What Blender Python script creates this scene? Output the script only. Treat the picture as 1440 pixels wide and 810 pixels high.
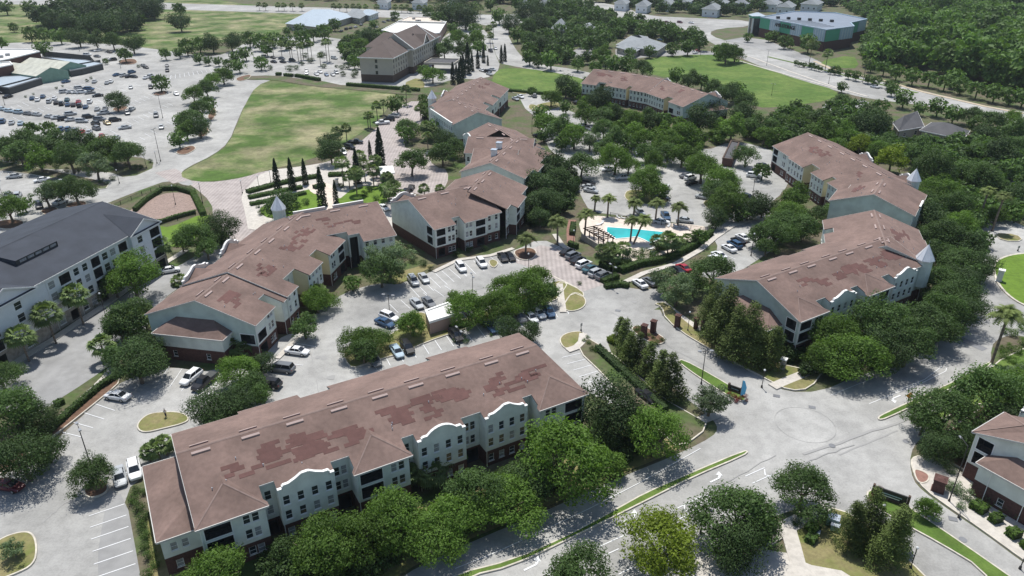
import bpy, math, random
import numpy as np
from mathutils import Vector, Matrix
from mathutils.geometry import tessellate_polygon
for o in list(bpy.data.objects): bpy.data.objects.remove(o)
SC=bpy.context.scene; COL=SC.collection
R=math.radians
random.seed(7); rng=np.random.default_rng(7)

# ------------------------------------------------------------------ camera
F_,YH,HC=1030.0,-110.0,78.0            # focal length and horizon row in photo pixels, flying height in metres
TH=math.atan((405-YH)/F_)
cam=bpy.data.cameras.new('camera'); camo=bpy.data.objects.new('camera',cam); COL.objects.link(camo)
camo.location=(0,0,HC); camo.rotation_euler=(math.pi/2-TH,0,0)
cam.sensor_width=36; cam.lens=36*F_/1440; cam.clip_end=5000; cam.clip_start=1
SC.camera=camo
# ------------------------------------------------------------------ world and sun
SUN_EL,SUN_AZ=R(68),R(-12)             # azimuth measured from +Y towards +X
W=bpy.data.worlds.new('World'); SC.world=W; W.use_nodes=True
nt=W.node_tree; bg=nt.nodes['Background']
sk=nt.nodes.new('ShaderNodeTexSky'); sk.sky_type='NISHITA'; sk.sun_disc=False
sk.sun_elevation=SUN_EL; sk.sun_rotation=SUN_AZ; sk.air_density=1.0; sk.dust_density=1.0
nt.links.new(sk.outputs[0],bg.inputs[0]); bg.inputs[1].default_value=0.10
sl=bpy.data.lights.new('sun','SUN'); sl.energy=4.1; sl.angle=R(0.55); sl.color=(1.0,0.965,0.91)
so=bpy.data.objects.new('sun',sl); COL.objects.link(so)
d=Vector((math.sin(SUN_AZ)*math.cos(SUN_EL),math.cos(SUN_AZ)*math.cos(SUN_EL),math.sin(SUN_EL)))
so.rotation_euler=d.to_track_quat('Z','Y').to_euler(); so.location=(0,0,300)
SC.view_settings.view_transform='Standard'; SC.view_settings.look='None'; SC.view_settings.gamma=1
SC.view_settings.exposure=0.30
SC.render.resolution_x=1024; SC.render.resolution_y=576
SC.cycles.max_bounces=6; SC.cycles.diffuse_bounces=3; SC.cycles.glossy_bounces=2
SC.cycles.transmission_bounces=3; SC.cycles.transparent_max_bounces=4

# ------------------------------------------------------------------ photo pixel -> world point
def G(x,y,z=0.0):
    u=(x-720)/F_; v=(y-405)/F_
    dx,dy,dz=u, math.cos(TH)-v*math.sin(TH), -math.sin(TH)-v*math.cos(TH)
    t=(z-HC)/dz
    return Vector((dx*t,dy*t,z))
def depth(p): return p.y*math.cos(TH)-(p.z-HC)*math.sin(TH)
ZO=[(0,0),(360,0),(720,0),(1080,0),(0,203),(360,203),(720,203),(1080,203),(0,406),(360,406),(720,406),(1080,406),(0,607),(360,607),(720,607),(1080,607)]
def Z(k,x,y): return (ZO[k-1][0]+x/3.989, ZO[k-1][1]+y/3.989)

# ------------------------------------------------------------------ materials
MATS={}
def mat(name,col,rough=.8,var=0.0,vscale=1.0,bump=0.0,bscale=10.0,col2=None,metal=0.0,spec=.3,randv=0.0,tint=False,detail=6,coord='Object',wave=None,transl=0,cracks=None):
    m=bpy.data.materials.new(name); m.use_nodes=True; n=m.node_tree.nodes; l=m.node_tree.links
    b=n['Principled BSDF']; b.inputs['Roughness'].default_value=rough; b.inputs['Metallic'].default_value=metal
    b.inputs['Specular IOR Level'].default_value=spec
    c=(*col,1)
    src=None
    tc=n.new('ShaderNodeTexCoord')
    if var>0 or col2:
        t=n.new('ShaderNodeTexNoise'); t.inputs['Scale'].default_value=vscale; t.inputs['Detail'].default_value=detail; t.inputs['Roughness'].default_value=.62
        l.new(tc.outputs[coord],t.inputs['Vector'])
        r=n.new('ShaderNodeValToRGB'); r.color_ramp.elements[0].position=.33 if not col2 else .42; r.color_ramp.elements[1].position=.67 if not col2 else .64
        if col2: c0,c1=c,(*col2,1)
        else: c0=tuple(x*(1-var) for x in col)+(1,); c1=tuple(min(1,x*(1+var)) for x in col)+(1,)
        r.color_ramp.elements[0].color=c0; r.color_ramp.elements[1].color=c1
        l.new(t.outputs['Fac'],r.inputs[0]); src=r.outputs[0]
    def mul(a,facsock,lo,hi):
        mr=n.new('ShaderNodeMapRange'); mr.inputs['To Min'].default_value=lo; mr.inputs['To Max'].default_value=hi; l.new(facsock,mr.inputs[0])
        v=n.new('ShaderNodeVectorMath'); v.operation='SCALE'; 
        if a is None: v.inputs[0].default_value=col
        else: l.new(a,v.inputs[0])
        l.new(mr.outputs[0],v.inputs['Scale']); return v.outputs[0]
    if wave:                                    # fine courses (shingles, boards)
        wv=n.new('ShaderNodeTexWave'); wv.bands_direction=wave[0]; wv.inputs['Scale'].default_value=wave[1]; wv.inputs['Distortion'].default_value=wave[3] if len(wave)>3 else 0
        l.new(tc.outputs[coord],wv.inputs['Vector']); src=mul(src,wv.outputs['Fac'],1-wave[2],1+wave[2])
    if cracks:
        for (s,lo) in cracks:
            t2=n.new('ShaderNodeTexNoise'); t2.inputs['Scale'].default_value=s; t2.inputs['Detail'].default_value=3
            l.new(tc.outputs[coord],t2.inputs['Vector'])
            mr=n.new('ShaderNodeMapRange'); mr.inputs['From Min'].default_value=.35; mr.inputs['From Max'].default_value=.6; l.new(t2.outputs['Fac'],mr.inputs[0])
            src=mul(src,mr.outputs[0],lo,1.05)
    if randv>0:
        oi=n.new('ShaderNodeObjectInfo'); src=mul(src,oi.outputs['Random'],1-randv,1+randv)
    if tint:
        a=n.new('ShaderNodeAttribute'); a.attribute_name='tint'; src=mul(src,a.outputs['Fac'],.68,1.36)
    if src is not None: l.new(src,b.inputs['Base Color'])
    else: b.inputs['Base Color'].default_value=c
    if bump>0:
        t=n.new('ShaderNodeTexNoise'); t.inputs['Scale'].default_value=bscale; t.inputs['Detail'].default_value=4
        l.new(tc.outputs[coord],t.inputs['Vector'])
        bp=n.new('ShaderNodeBump'); bp.inputs['Strength'].default_value=bump; bp.inputs['Distance'].default_value=.1
        l.new(t.outputs['Fac'],bp.inputs['Height']); l.new(bp.outputs[0],b.inputs['Normal'])
    if transl>0:
        tr=n.new('ShaderNodeBsdfTranslucent'); mx=n.new('ShaderNodeMixShader'); mx.inputs[0].default_value=transl
        if src is not None:
            v=n.new('ShaderNodeVectorMath'); v.operation='MULTIPLY'; v.inputs[1].default_value=(1.5,1.6,.7); l.new(src,v.inputs[0]); l.new(v.outputs[0],tr.inputs[0])
        else: tr.inputs[0].default_value=c
        out=n['Material Output']; l.new(b.outputs[0],mx.inputs[1]); l.new(tr.outputs[0],mx.inputs[2]); l.new(mx.outputs[0],out.inputs[0])
    MATS[name]=m; return m
M=MATS
mat('asphalt',(.355,.352,.335),.9,.14,.05,.15,8,cracks=[(.022,.84),(.11,.88),(.5,.90),(3,.93)])
mat('seam',(.305,.303,.293),.9)
mat('asphalt_old',(.29,.29,.285),.9,.12,.06,.15,8,cracks=[(.05,.85),(.5,.9)])
mat('asphalt_dark',(.19,.195,.205),.9,.12,.1,.1,8,cracks=[(.2,.85)])
mat('concrete',(.50,.47,.42),.9,.09,.4,.1,8,cracks=[(1.5,.9)])
mat('kerb_concrete',(.56,.52,.44),.9,.12,.5,cracks=[(1.2,.85)])
mat('deck',(.62,.54,.46),.9,.08,.3,cracks=[(1.0,.92)])
mat('paver',(.36,.32,.30),.9,.12,.5,wave=('X',.28,.10),cracks=[(.2,.9)])
mat('paver_red',(.25,.14,.11),.9,.2,1.2)
mat('grass',(.08,.145,.024),.95,.0,.05,.3,6,col2=(.14,.20,.045),cracks=[(.35,.8),(3,.85)])
mat('grass_field',(.075,.135,.024),.95,.0,.045,.3,6,col2=(.31,.29,.16),cracks=[(.06,.75),(.25,.8),(.8,.85),(3,.85)])
mat('grass_bright',(.115,.195,.022),.95,.12,.2,.3,6,cracks=[(1.0,.85)])
mat('grass_dry',(.24,.21,.10),.95,0,.25,.3,6,col2=(.15,.17,.05),cracks=[(2,.8)])
mat('soil',(.13,.11,.075),.95,.3,.12,.3,5,col2=(.07,.115,.03),cracks=[(1,.8)])
mat('mulch',(.15,.09,.06),.95,.3,1.0,.4,6)
mat('mulch_pale',(.30,.225,.19),.95,.15,.8,.4,6,cracks=[(2,.75)])
mat('sand',(.45,.38,.28),.95,.15,.5)
mat('paint_white',(.78,.78,.76),.7,.08,2.0,cracks=[(3,.8)])
mat('water',(.03,.38,.38),.05,.22,.12,spec=.5,bump=.25,bscale=1.5)
mat('pool_tile',(.12,.55,.56),.3,.05,2)
mat('roof_shingle',(.188,.130,.110),.9,.16,.22,.25,14,randv=.04,wave=('Z',5.5,.10,.5),cracks=[(.12,.86),(1.5,.9)])
mat('roof_ridge_cap',(.235,.172,.150),.9,.12,1.2)
mat('roof_patch',(.125,.066,.058),.9,.12,1.0,randv=.12)
mat('vent_pink',(.36,.275,.25),.7,.06,2)
mat('stucco',(.70,.73,.66),.9,.05,.5,.1,10,cracks=[(.6,.93)])
mat('stucco_cream',(.64,.58,.38),.9,.05,.5)
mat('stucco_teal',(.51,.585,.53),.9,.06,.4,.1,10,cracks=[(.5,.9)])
mat('trim_white',(.80,.80,.77),.7,.04,1)
mat('trim_eave',(.55,.54,.51),.8,.06,1)
mat('brick_red',(.10,.052,.044),.9,.25,3.0,.2,20,wave=('Z',6,.12))
mat('glass',(.03,.04,.045),.12,spec=.6,var=.3,vscale=.4)
mat('glass_blind',(.30,.31,.31),.25,spec=.5,var=.3,vscale=2)
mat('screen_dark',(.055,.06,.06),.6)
mat('metal_dark',(.035,.035,.035),.5)
mat('metal_grey',(.30,.31,.32),.4,metal=.4)
mat('metal_pale',(.45,.50,.56),.35,metal=.3,var=.06,vscale=1.0)
mat('turret_zinc',(.70,.72,.74),.4,metal=.25,var=.08,vscale=1.2)
mat('roof_slate',(.043,.05,.064),.85,.12,.3,.2,14,wave=('Z',5,.06,.5),cracks=[(.2,.9)])
mat('roof_grey',(.24,.26,.27),.85,.12,.3,wave=('Z',4,.06,.5))
mat('roof_dark',(.085,.085,.09),.85,.15,.3)
mat('roof_brown',(.12,.095,.085),.9,.12,.25,.2,12,wave=('Z',5,.08,.5))
mat('storage_roof',(.20,.235,.285),.6,.08,.2)
mat('roof_white',(.74,.73,.70),.7,.08,.15,cracks=[(.25,.85)])
mat('roof_metal',(.36,.42,.47),.5,.07,.3,wave=('X',1.2,.06),metal=.2)
mat('greenhouse',(.50,.50,.42),.5,.18,.25)
mat('greenhouse_side',(.20,.32,.25),.6,.1,.5)
mat('siding_white',(.72,.74,.75),.8,.03,1,wave=('Z',3,.03))
mat('stone_tan',(.34,.31,.27),.9,.25,1.5)
mat('wall_beige',(.42,.39,.33),.9,.06,.3)
mat('wall_pink',(.36,.26,.22),.9,.08,.5)
mat('green_panel',(.09,.36,.22),.6,.05,.5)
mat('blue_panel',(.42,.53,.62),.35,.06,.5,metal=.2)
mat('wood_dark',(.09,.06,.045),.8,.2,3)
mat('bark',(.16,.13,.10),.95,.25,2,.4,8)
mat('bark_palm',(.20,.16,.125),.95,.25,2,.4,8,wave=('Z',3,.2))
mat('tyre',(.02,.02,.02),.8)
mat('rim',(.45,.46,.47),.4,metal=.6)
mat('car_glass',(.02,.025,.03),.08,spec=.7)
mat('lamp_red',(.35,.02,.02),.3); mat('lamp_clear',(.7,.72,.72),.2)
mat('orange_sign',(.75,.30,.03),.6); mat('blue_banner',(.12,.45,.70),.6)
mat('red_plant',(.14,.018,.025),.9,tint=True,transl=.2)
mat('cabinet_green',(.26,.38,.33),.6); mat('yellow_paint',(.6,.5,.2),.7)
mat('person_skin',(.45,.28,.20),.7); mat('cloth_dark',(.05,.05,.07),.9); mat('cloth_white',(.7,.7,.7),.9); mat('statue_stone',(.55,.53,.50),.8)
for nm,c,t in (('leaf_elm',(.088,.158,.026),.36),('leaf_oak',(.068,.122,.032),.3),('leaf_dark',(.042,.078,.021),.22),('leaf_lime',(.19,.26,.022),.35),
             ('leaf_grey',(.105,.155,.075),.28),('leaf_magnolia',(.085,.12,.028),.15),('leaf_hedge',(.058,.11,.02),.22),('leaf_cypress',(.018,.033,.013),.15),
             ('leaf_palm',(.135,.175,.05),.25),('leaf_sabal',(.135,.19,.065),.25),('leaf_wood',(.070,.128,.027),.28)):
    mat(nm,c,.65,0,1,randv=.26,tint=True,spec=.25,transl=t)
CARCOL={'white':(.72,.73,.73),'silver':(.42,.44,.45),'grey':(.16,.17,.18),'black':(.012,.012,.014),'blue':(.04,.09,.17),'teal':(.05,.12,.14),'red':(.33,.02,.03),'light blue':(.35,.45,.52),'dark red':(.10,.012,.02),'gold':(.35,.27,.12)}
for k,c in CARCOL.items(): mat('paint_'+k,c,.28,spec=.5,metal=.15 if k in('silver','grey','blue','gold') else 0)

# ------------------------------------------------------------------ mesh builder
class MB:
    def __init__(s): s.v=[]; s.f=[]; s.m=[]
    def face(s,pts,m=0):
        i=len(s.v); s.v+= [tuple(p) for p in pts]; s.f.append(tuple(range(i,i+len(pts)))); s.m.append(m)
    def box(s,c,size,rz=0,m=0,taper=1.0):
        cx,cy,cz=c; sx,sy,sz=[a/2 for a in size]; ca,sa=math.cos(rz),math.sin(rz); P=[]
        for z,t in((-sz,1),(sz,taper)):
            for x,y in((-sx,-sy),(sx,-sy),(sx,sy),(-sx,sy)):
                x*=t;y*=t; P.append((cx+x*ca-y*sa,cy+x*sa+y*ca,cz+z))
        s.hexa(P,m)
    def hexa(s,P,m=0):
        i=len(s.v); s.v+=[tuple(p) for p in P]
        for q in((3,2,1,0),(4,5,6,7),(0,1,5,4),(1,2,6,5),(2,3,7,6),(3,0,4,7)): s.f.append(tuple(i+a for a in q)); s.m.append(m)
    def tube(s,p0,p1,r0,r1,n=8,m=0,caps=True):
        p0,p1=Vector(p0),Vector(p1); ax=(p1-p0).normalized(); a=ax.orthogonal().normalized(); b=ax.cross(a); i=len(s.v)
        for p,r in((p0,r0),(p1,r1)):
            for k in range(n):
                t=2*math.pi*k/n; s.v.append(tuple(p+a*(r*math.cos(t))+b*(r*math.sin(t))))
        for k in range(n):
            j=(k+1)%n; s.f.append((i+k,i+j,i+n+j,i+n+k)); s.m.append(m)
        if caps: s.f.append(tuple(i+n+k for k in range(n))); s.m.append(m); s.f.append(tuple(i+n-1-k for k in range(n))); s.m.append(m)
    def bar(s,p0,p1,w,h,m=0):                  # horizontal-ish bar, p at the bottom centre line
        p0,p1=Vector(p0),Vector(p1); t=(p1-p0); t.z=0; t.normalize(); n=Vector((-t.y,t.x,0))*(w/2); u=Vector((0,0,h))
        s.hexa([p0-n,p1-n,p1+n,p0+n,p0-n+u,p1-n+u,p1+n+u,p0+n+u],m)
    def mesh(s,name,mats):
        me=bpy.data.meshes.new(name); me.from_pydata(s.v,[],s.f)
        for m in mats: me.materials.append(M[m] if isinstance(m,str) else m)
        if len(mats)>1: me.polygons.foreach_set('material_index',s.m)
        me.update(); return me
    def build(s,name,mats,parent=None,loc=None):
        if isinstance(mats,str): mats=[mats]
        if not s.v: return None
        return put(name,s.mesh(name,mats),parent,loc)
def put(name,me,parent=None,loc=None,rz=0,scale=None):
    o=bpy.data.objects.new(name,me); COL.objects.link(o)
    if parent is not None: o.parent=parent
    if loc is not None: o.location=loc
    if rz: o.rotation_euler=(0,0,rz)
    if scale is not None: o.scale=scale
    return o
def tag(o,label,cat,group=None):
    o['label']=label; o['category']=cat
    if group: o['group']=group
    return o
def thing(name,loc,label,cat,group=None,rz=0,scale=None):
    return tag(put(name,None,None,loc,rz,scale),label,cat,group)
def copy_tree(o,parent=None):
    c=o.copy(); COL.objects.link(c); c.parent=parent
    for ch in o.children: copy_tree(ch,c)
    return c
ORD='first second third fourth fifth sixth seventh eighth ninth tenth eleventh twelfth thirteenth fourteenth fifteenth sixteenth seventeenth eighteenth nineteenth twentieth'.split()
def ordn(i,n,side='left'):
    if n==1: return ''
    if i==0: return 'leftmost' if side=='left' else 'nearest'
    if i==n-1: return 'rightmost' if side=='left' else 'farthest'
    if side=='left' and i>=n/2: return ORD[n-1-i]+' from the right'
    return ORD[i]+' from the '+side

# ------------------------------------------------------------------ ground
ZL=[0.0]
NZ=[0,0]
def nextz(): NZ[0]+=1; return .004*NZ[0]
def nextm(): NZ[1]+=1; return .044+.004*(NZ[1]%9)
def fill(pts): 
    t=tessellate_polygon([[Vector((p[0],p[1],0)) for p in pts]]); return t
def smooth(pts,k=2):
    for _ in range(k):
        q=[]
        for i in range(len(pts)):
            a,b=pts[i],pts[(i+1)%len(pts)]
            q+= [tuple(a[j]*.75+b[j]*.25 for j in range(2)), tuple(a[j]*.25+b[j]*.75 for j in range(2))]
        pts=q
    return pts
def sheet(name,px,m,z=None,k=1,world=False):
    w=[tuple(G(*p))[:2] for p in px] if not world else px
    if k: w=smooth(w,k)
    z=nextz() if z is None else z
    mb=MB(); mb.v=[(x,y,z) for x,y in w]; mb.f=[tuple(t) for t in fill(w)]; mb.m=[0]*len(mb.f)
    o=mb.build(name,m); o['kind']='structure'
    me=o.data
    # normals upwards
    if me.polygons and sum(p.normal.z*p.area for p in me.polygons)<0: me.flip_normals()
    return o
def ccw(w):
    a=sum(w[i][0]*w[(i+1)%len(w)][1]-w[(i+1)%len(w)][0]*w[i][1] for i in range(len(w)))
    return w if a>0 else w[::-1]
def inset(w,dist):
    out=[]; n=len(w)
    for i in range(n):
        a,b,c=Vector(w[i-1]),Vector(w[i]),Vector(w[(i+1)%n])
        d1=(b-a); d2=(c-b)
        if d1.length<1e-6 or d2.length<1e-6: out.append(tuple(b)); continue
        d1.normalize(); d2.normalize(); n1=Vector((-d1.y,d1.x)); n2=Vector((-d2.y,d2.x)); m=(n1+n2)
        if m.length<1e-4: m=n1
        m.normalize(); s=dist/max(.5,m.dot(n1)); out.append((b.x+m.x*s,b.y+m.y*s))
    return out
ISL=[0.0]
def island(name,px,m,h=.23,kerb=.22,k=2,z0=0.0,kname='kerb',world=False):
    """raised bed or pavement: top sheet plus kerb ring"""
    w=[tuple(G(*p))[:2] for p in px] if not world else px
    ISL[0]+=.003; h=h+ISL[0]%.06
    w=ccw(smooth(w,k) if k else w); inn=inset(w,kerb)
    mb=MB(); mb.v=[(x,y,h-.02) for x,y in inn]; mb.f=[tuple(t) for t in fill(inn)]; mb.m=[0]*len(mb.f)
    o=mb.build(name,m); o['kind']='structure'
    if sum(p.normal.z*p.area for p in o.data.polygons)<0: o.data.flip_normals()
    if kerb:
        r=MB(); n=len(w)
        for i in range(n):
            j=(i+1)%n; a,b,c,e=w[i],w[j],inn[j],inn[i]
            r.face([(a[0],a[1],h),(b[0],b[1],h),(c[0],c[1],h),(e[0],e[1],h)])
            r.face([(a[0],a[1],z0),(b[0],b[1],z0),(b[0],b[1],h),(a[0],a[1],h)])
            r.face([(e[0],e[1],h),(c[0],c[1],h),(c[0],c[1],h-.02),(e[0],e[1],h-.02)])
        r.build(kname,'kerb_concrete',o)
    return o
def strip(name,px,width,m,h=None,k=0,kind='structure'):
    """ribbon of constant width along a pixel path"""
    p=[G(*q) for q in px]; z=nextm() if h is None else h; mb=MB(); L=[];Rr=[]
    for i,q in enumerate(p):
        t=(p[min(i+1,len(p)-1)]-p[max(i-1,0)]).normalized(); n=Vector((-t.y,t.x,0))*width/2; L.append(q+n); Rr.append(q-n)
    for i in range(len(p)-1):
        a,b,c,e=[Vector((v.x,v.y,z)) for v in (Rr[i],Rr[i+1],L[i+1],L[i])]
        if h is None: mb.face([a,b,c,e])
        else: mb.hexa([(v.x,v.y,0) for v in(a,b,c,e)]+[tuple(v) for v in(a,b,c,e)])
    o=mb.build(name,m); o['kind']=kind; return o
# ------------------------------------------------------------------ the land
g=MB(); g.box((0,1200,-.5),(5200,3600,1.0)); g=g.build('ground','soil'); g['kind']='structure'
ZL[0]=.0
sheet('field_grass',[(-60,-40),(230,-12),(340,5),(435,14),(405,32),(392,50),(300,62),(210,80),(190,62),(100,58),(-60,62)],'grass_field',k=0)
# pale asphalt
sheet('boulevard',[(480,880),(560,812),(640,772),(720,738),(800,704),(880,668),(960,636),(1002,614),(1010,603),(1003,590),(960,556),(930,530),(888,490),(866,470),(880,452),(925,430),(938,454),(980,482),(1085,538),(1105,551),(1153,551),(1200,531),(1260,510),(1310,487),(1332,470),(1368,440),(1381,405),(1376,370),(1384,350),(1372,330),(1362,305),(1376,290),(1400,300),(1440,318),(1500,345),(1500,420),(1470,480),(1425,470),(1398,478),(1392,502),(1400,530),(1380,560),(1330,590),(1300,612),(1284,628),(1279,650),(1284,675),(1297,690),(1333,716),(1381,748),(1440,792),(1540,860),(1540,980),(1340,860),(1283,791),(1240,752),(1205,725),(1158,712),(1110,716),(1060,745),(1028,782),(990,802),(900,880),(700,1000)],'asphalt',k=1)
sheet('parking_lot',[(-90,900),(-60,700),(0,668),(50,652),(75,622),(148,556),(175,534),(213,524),(235,515),(300,525),(345,500),(380,490),(400,470),(425,470),(442,440),(482,412),(530,398),(562,400),(602,384),(645,366),(690,362),(725,352),(760,335),(795,350),(850,393),(892,408),(930,405),(940,425),(880,456),(866,474),(850,482),(905,578),(850,565),(780,525),(700,510),(500,570),(330,625),(245,640),(215,660),(172,694),(186,750),(200,830),(210,900)],'asphalt',k=1)
sheet('street',[(-90,650),(-60,560),(20,512),(75,478),(140,438),(190,405),(225,388),(262,368),(300,345),(345,322),(380,300),(400,305),(385,325),(345,345),(290,385),(240,410),(215,440),(200,475),(160,510),(123,536),(73,568),(0,625)],'asphalt_old',k=1)
sheet('plaza_road',[(250,250),(290,257),(330,252),(372,240),(420,235),(470,226),(500,205),(530,180),(560,150),(585,140),(600,150),(590,180),(560,205),(600,215),(625,235),(632,250),(622,270),(600,276),(575,270),(560,285),(548,330),(530,330),(525,300),(540,260),(500,235),(475,243),(430,246),(350,262),(338,275),(350,300),(372,335),(345,348),(318,330),(300,308),(298,285),(272,262)],'paver',k=1)
sheet('lot_road',[(-60,350),(0,328),(60,318),(138,291),(190,270),(240,252),(262,262),(275,258),(252,246),(262,236),(300,218),(322,200),(333,172),(345,145),(365,122),(385,110),(440,111),(500,124),(540,122),(600,125),(640,110),(680,112),(706,98),(694,70),(690,48),(660,30),(640,40),(600,70),(520,60),(440,50),(380,52),(345,60),(320,75),(290,80),(240,72),(165,62),(50,58),(-60,66),(-90,140),(-60,205),(40,215),(190,218),(225,232),(180,252),(150,240),(-60,234),(-60,290)],'asphalt',k=1)
sheet('far_road',[(-100,-12),(225,4),(360,8),(500,12),(620,18),(720,22),(800,10),(812,-2),(880,10),(905,22),(990,26),(1056,29),(1056,37),(1012,40),(996,46),(1010,55),(1060,66),(1110,80),(1170,98),(1230,113),(1290,126),(1350,140),(1400,152),(1500,165),(1500,186),(1440,176),(1360,158),(1298,148),(1215,138),(1178,128),(1120,112),(1060,90),(1010,66),(975,44),(925,34),(870,24),(825,20),(790,30),(730,32),(712,45),(724,68),(738,84),(765,92),(800,96),(838,104),(832,113),(790,106),(750,98),(716,92),(700,88),(690,48),(690,34),(600,27),(480,22),(360,17),(225,13),(-100,2)],'asphalt',k=1)
sheet('resident_parking',[(730,122),(760,128),(782,148),(830,168),(880,192),(940,203),(990,213),(1030,198),(1062,204),(1092,214),(1112,250),(1102,270),(1078,290),(1092,312),(1096,345),(1062,368),(1030,388),(985,392),(990,378),(1012,352),(1000,328),(960,314),(880,304),(830,298),(818,278),(806,250),(786,222),(768,205),(757,168),(733,148)],'asphalt',k=1)
sheet('side_lot',[(1350,218),(1385,222),(1440,245),(1500,260),(1500,300),(1440,286),(1400,262),(1370,240)],'asphalt_dark')
sheet('cafe_lot',[(805,68),(840,66),(836,82),(808,84)],'asphalt_old')
sheet('bank_lot',[(865,66),(900,72),(1000,70),(1010,80),(930,78),(880,84),(866,82)],'asphalt_old')
sheet('shop_lot',[(1000,60),(1060,50),(1130,76),(1160,90),(1175,98),(1080,72),(1020,56)],'asphalt_old')
sheet('clinic_lot',[(1150,150),(1185,138),(1225,142),(1215,152),(1175,160)],'asphalt_old')
# lawns
sheet('vacant_lawn',[(360,121),(345,146),(333,176),(322,202),(300,220),(270,234),(250,247),(275,256),(310,255),(345,249),(372,240),(410,232),(440,223),(470,210),(500,192),(528,172),(548,150),(560,130),(520,124),(470,121),(420,112),(385,111)],'grass_field',k=1)
sheet('green_lawn',[(706,95),(760,98),(832,113),(828,130),(770,134),(720,130),(690,126),(694,104)],'grass',k=1)
sheet('far_field',[(905,84),(930,80),(990,76),(1030,80),(1080,98),(1130,114),(1180,128),(1172,140),(1110,150),(1060,152),(1010,128),(960,112),(915,105),(895,98)],'grass',k=1)
sheet('roadside_lawn',[(1145,88),(1200,76),(1210,96),(1180,96)],'grass')
sheet('corner_lawn',[(222,318),(240,320),(285,300),(300,305),(280,330),(262,348),(235,347),(222,335)],'grass_bright')
sheet('garden_lawn',[(365,290),(410,278),(430,266),(452,268),(472,285),(500,262),(545,262),(545,290),(480,305),(400,310),(368,305)],'grass_bright',z=.13)
sheet('planting_bed',[(177,299),(205,284),(227,273),(250,270),(272,276),(278,300),(255,305),(220,309),(190,307)],'mulch_pale')
sheet('lawn_patch',[(540,395),(560,383),(600,372),(615,372),(575,392),(560,402)],'grass_dry')
sheet('lawn_patch',[(600,215),(610,235),(640,240),(650,215),(630,205)],'soil')
sheet('garden_path',[(432,262),(452,255),(470,262),(476,290),(468,306),(455,300),(452,275),(438,272)],'deck',z=.138)
sheet('park_paving',[(372,240),(420,235),(476,226),(500,235),(540,262),(545,300),(560,290),(560,330),(350,330),(345,300),(338,275),(350,262)],'concrete')
sheet('lawn_patch',[(1120,575),(1130,560)][:0]+[(1125,552),(1150,536),(1190,520),(1240,505),(1330,462),(1372,425),(1374,380),(1350,330),(1300,330),(1290,380),(1280,440),(1180,480),(1120,520)],'soil')
sheet('lawn_patch',[(205,700),(240,760),(330,812),(300,880),(215,860)],'grass_dry')
sheet('lawn_patch',[(380,770),(430,760),(520,740),(620,700),(820,600),(900,600),(990,600),(955,634),(880,664),(800,700),(700,742),(640,768),(560,808),(480,870),(360,870)],'grass_dry')
# raised islands and pavements with kerbs
island('median_strip',[(560,846),(640,808),(720,788),(795,755),(860,720),(910,692),(970,666),(1046,634),(1053,636),(1046,642),(975,672),(920,700),(870,725),(800,760),(720,798),(660,812),(600,850)],'grass',k=1)
island('median_strip',[(1233,588),(1243,582),(1300,556),(1360,528),(1392,508),(1396,512),(1365,535),(1300,565),(1246,590),(1236,592)],'grass',k=1)
island('median_strip',[(1217,694),(1225,689),(1240,688),(1260,702),(1320,742),(1390,790),(1460,840),(1400,840),(1380,801),(1320,765),(1270,738),(1237,719),(1222,708)],'grass',k=1)
island('median_strip',[(953,508),(960,506),(1000,527),(1046,555),(1050,564),(1040,566),(1015,553),(980,530),(958,514)],'grass',k=1)
island('median_island',[(887,463),(893,458),(908,460),(925,470),(936,477),(934,484),(920,486),(905,478),(893,470)],'mulch',k=2)
island('lawn_island',[(785,478),(795,469),(815,466),(823,470),(820,482),(805,489),(793,492)],'grass_dry',k=2)
island('lawn_island',[(790,432),(803,412),(816,413),(826,424),(820,435),(800,440)],'grass_dry',k=2)
island('lawn_island',[(190,600),(205,584),(225,580),(255,580),(268,588),(262,596),(230,604),(200,611)],'grass_dry',k=2)
island('lawn_island',[(-40,790),(0,758),(30,748),(48,750),(54,770),(50,795),(20,810),(-40,830)],'grass_dry',k=2)
island('lawn_island',[(-60,660),(-20,590),(40,570),(75,590),(60,630),(20,655),(-40,690)],'soil',k=2)
island('lawn_island',[(484,507),(482,492),(505,480),(560,470),(572,440),(600,440),(612,452),(640,455),(700,430),(780,395),(800,398),(790,414),(780,425),(730,436),(650,465),(600,482),(570,496),(517,512),(495,520)],'grass_dry',k=1)
island('lawn_island',[(780,402),(790,396),(820,410),(822,420),(805,412),(792,432),(787,434)],'grass_dry',k=1)
island('lawn_island',[(116,690),(128,672),(150,676),(155,690),(140,700),(122,702)],'mulch',k=2)
island('lawn_island',[(686,368),(694,365),(702,370),(696,378),(690,376)],'grass_dry',k=2)
island('lawn_island',[(720,353),(745,348),(757,355),(748,367),(728,366)],'mulch',k=2)
island('roundabout',[(1394,372),(1410,361),(1440,356),(1500,358),(1530,400),(1490,445),(1440,432),(1415,416),(1399,396)],'grass_bright',k=2,kerb=.5)
island('entry_bed',[(918,428),(930,432),(935,450),(975,480),(1080,536),(1110,551),(1140,548),(1160,520),(1120,520),(1060,498),(1000,475),(965,455),(938,425)],'grass_dry',k=1)
island('hedge_bed',[(822,478),(832,478),(880,512),(930,560),(975,585),(1000,600),(955,634),(930,610),(880,565),(850,530),(810,492)],'soil',k=1)
island('hedge_bed',[(-20,655),(40,620),(100,575),(150,534),(162,530),(172,536),(150,556),(75,616),(20,655),(-30,690)],'mulch',k=1)
island('corner_garden',[(1095,752),(1118,735),(1160,712),(1200,724),(1235,750),(1280,790),(1320,830),(1250,850),(1160,815),(1125,800),(1115,770)],'grass_dry',k=1)
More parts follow.
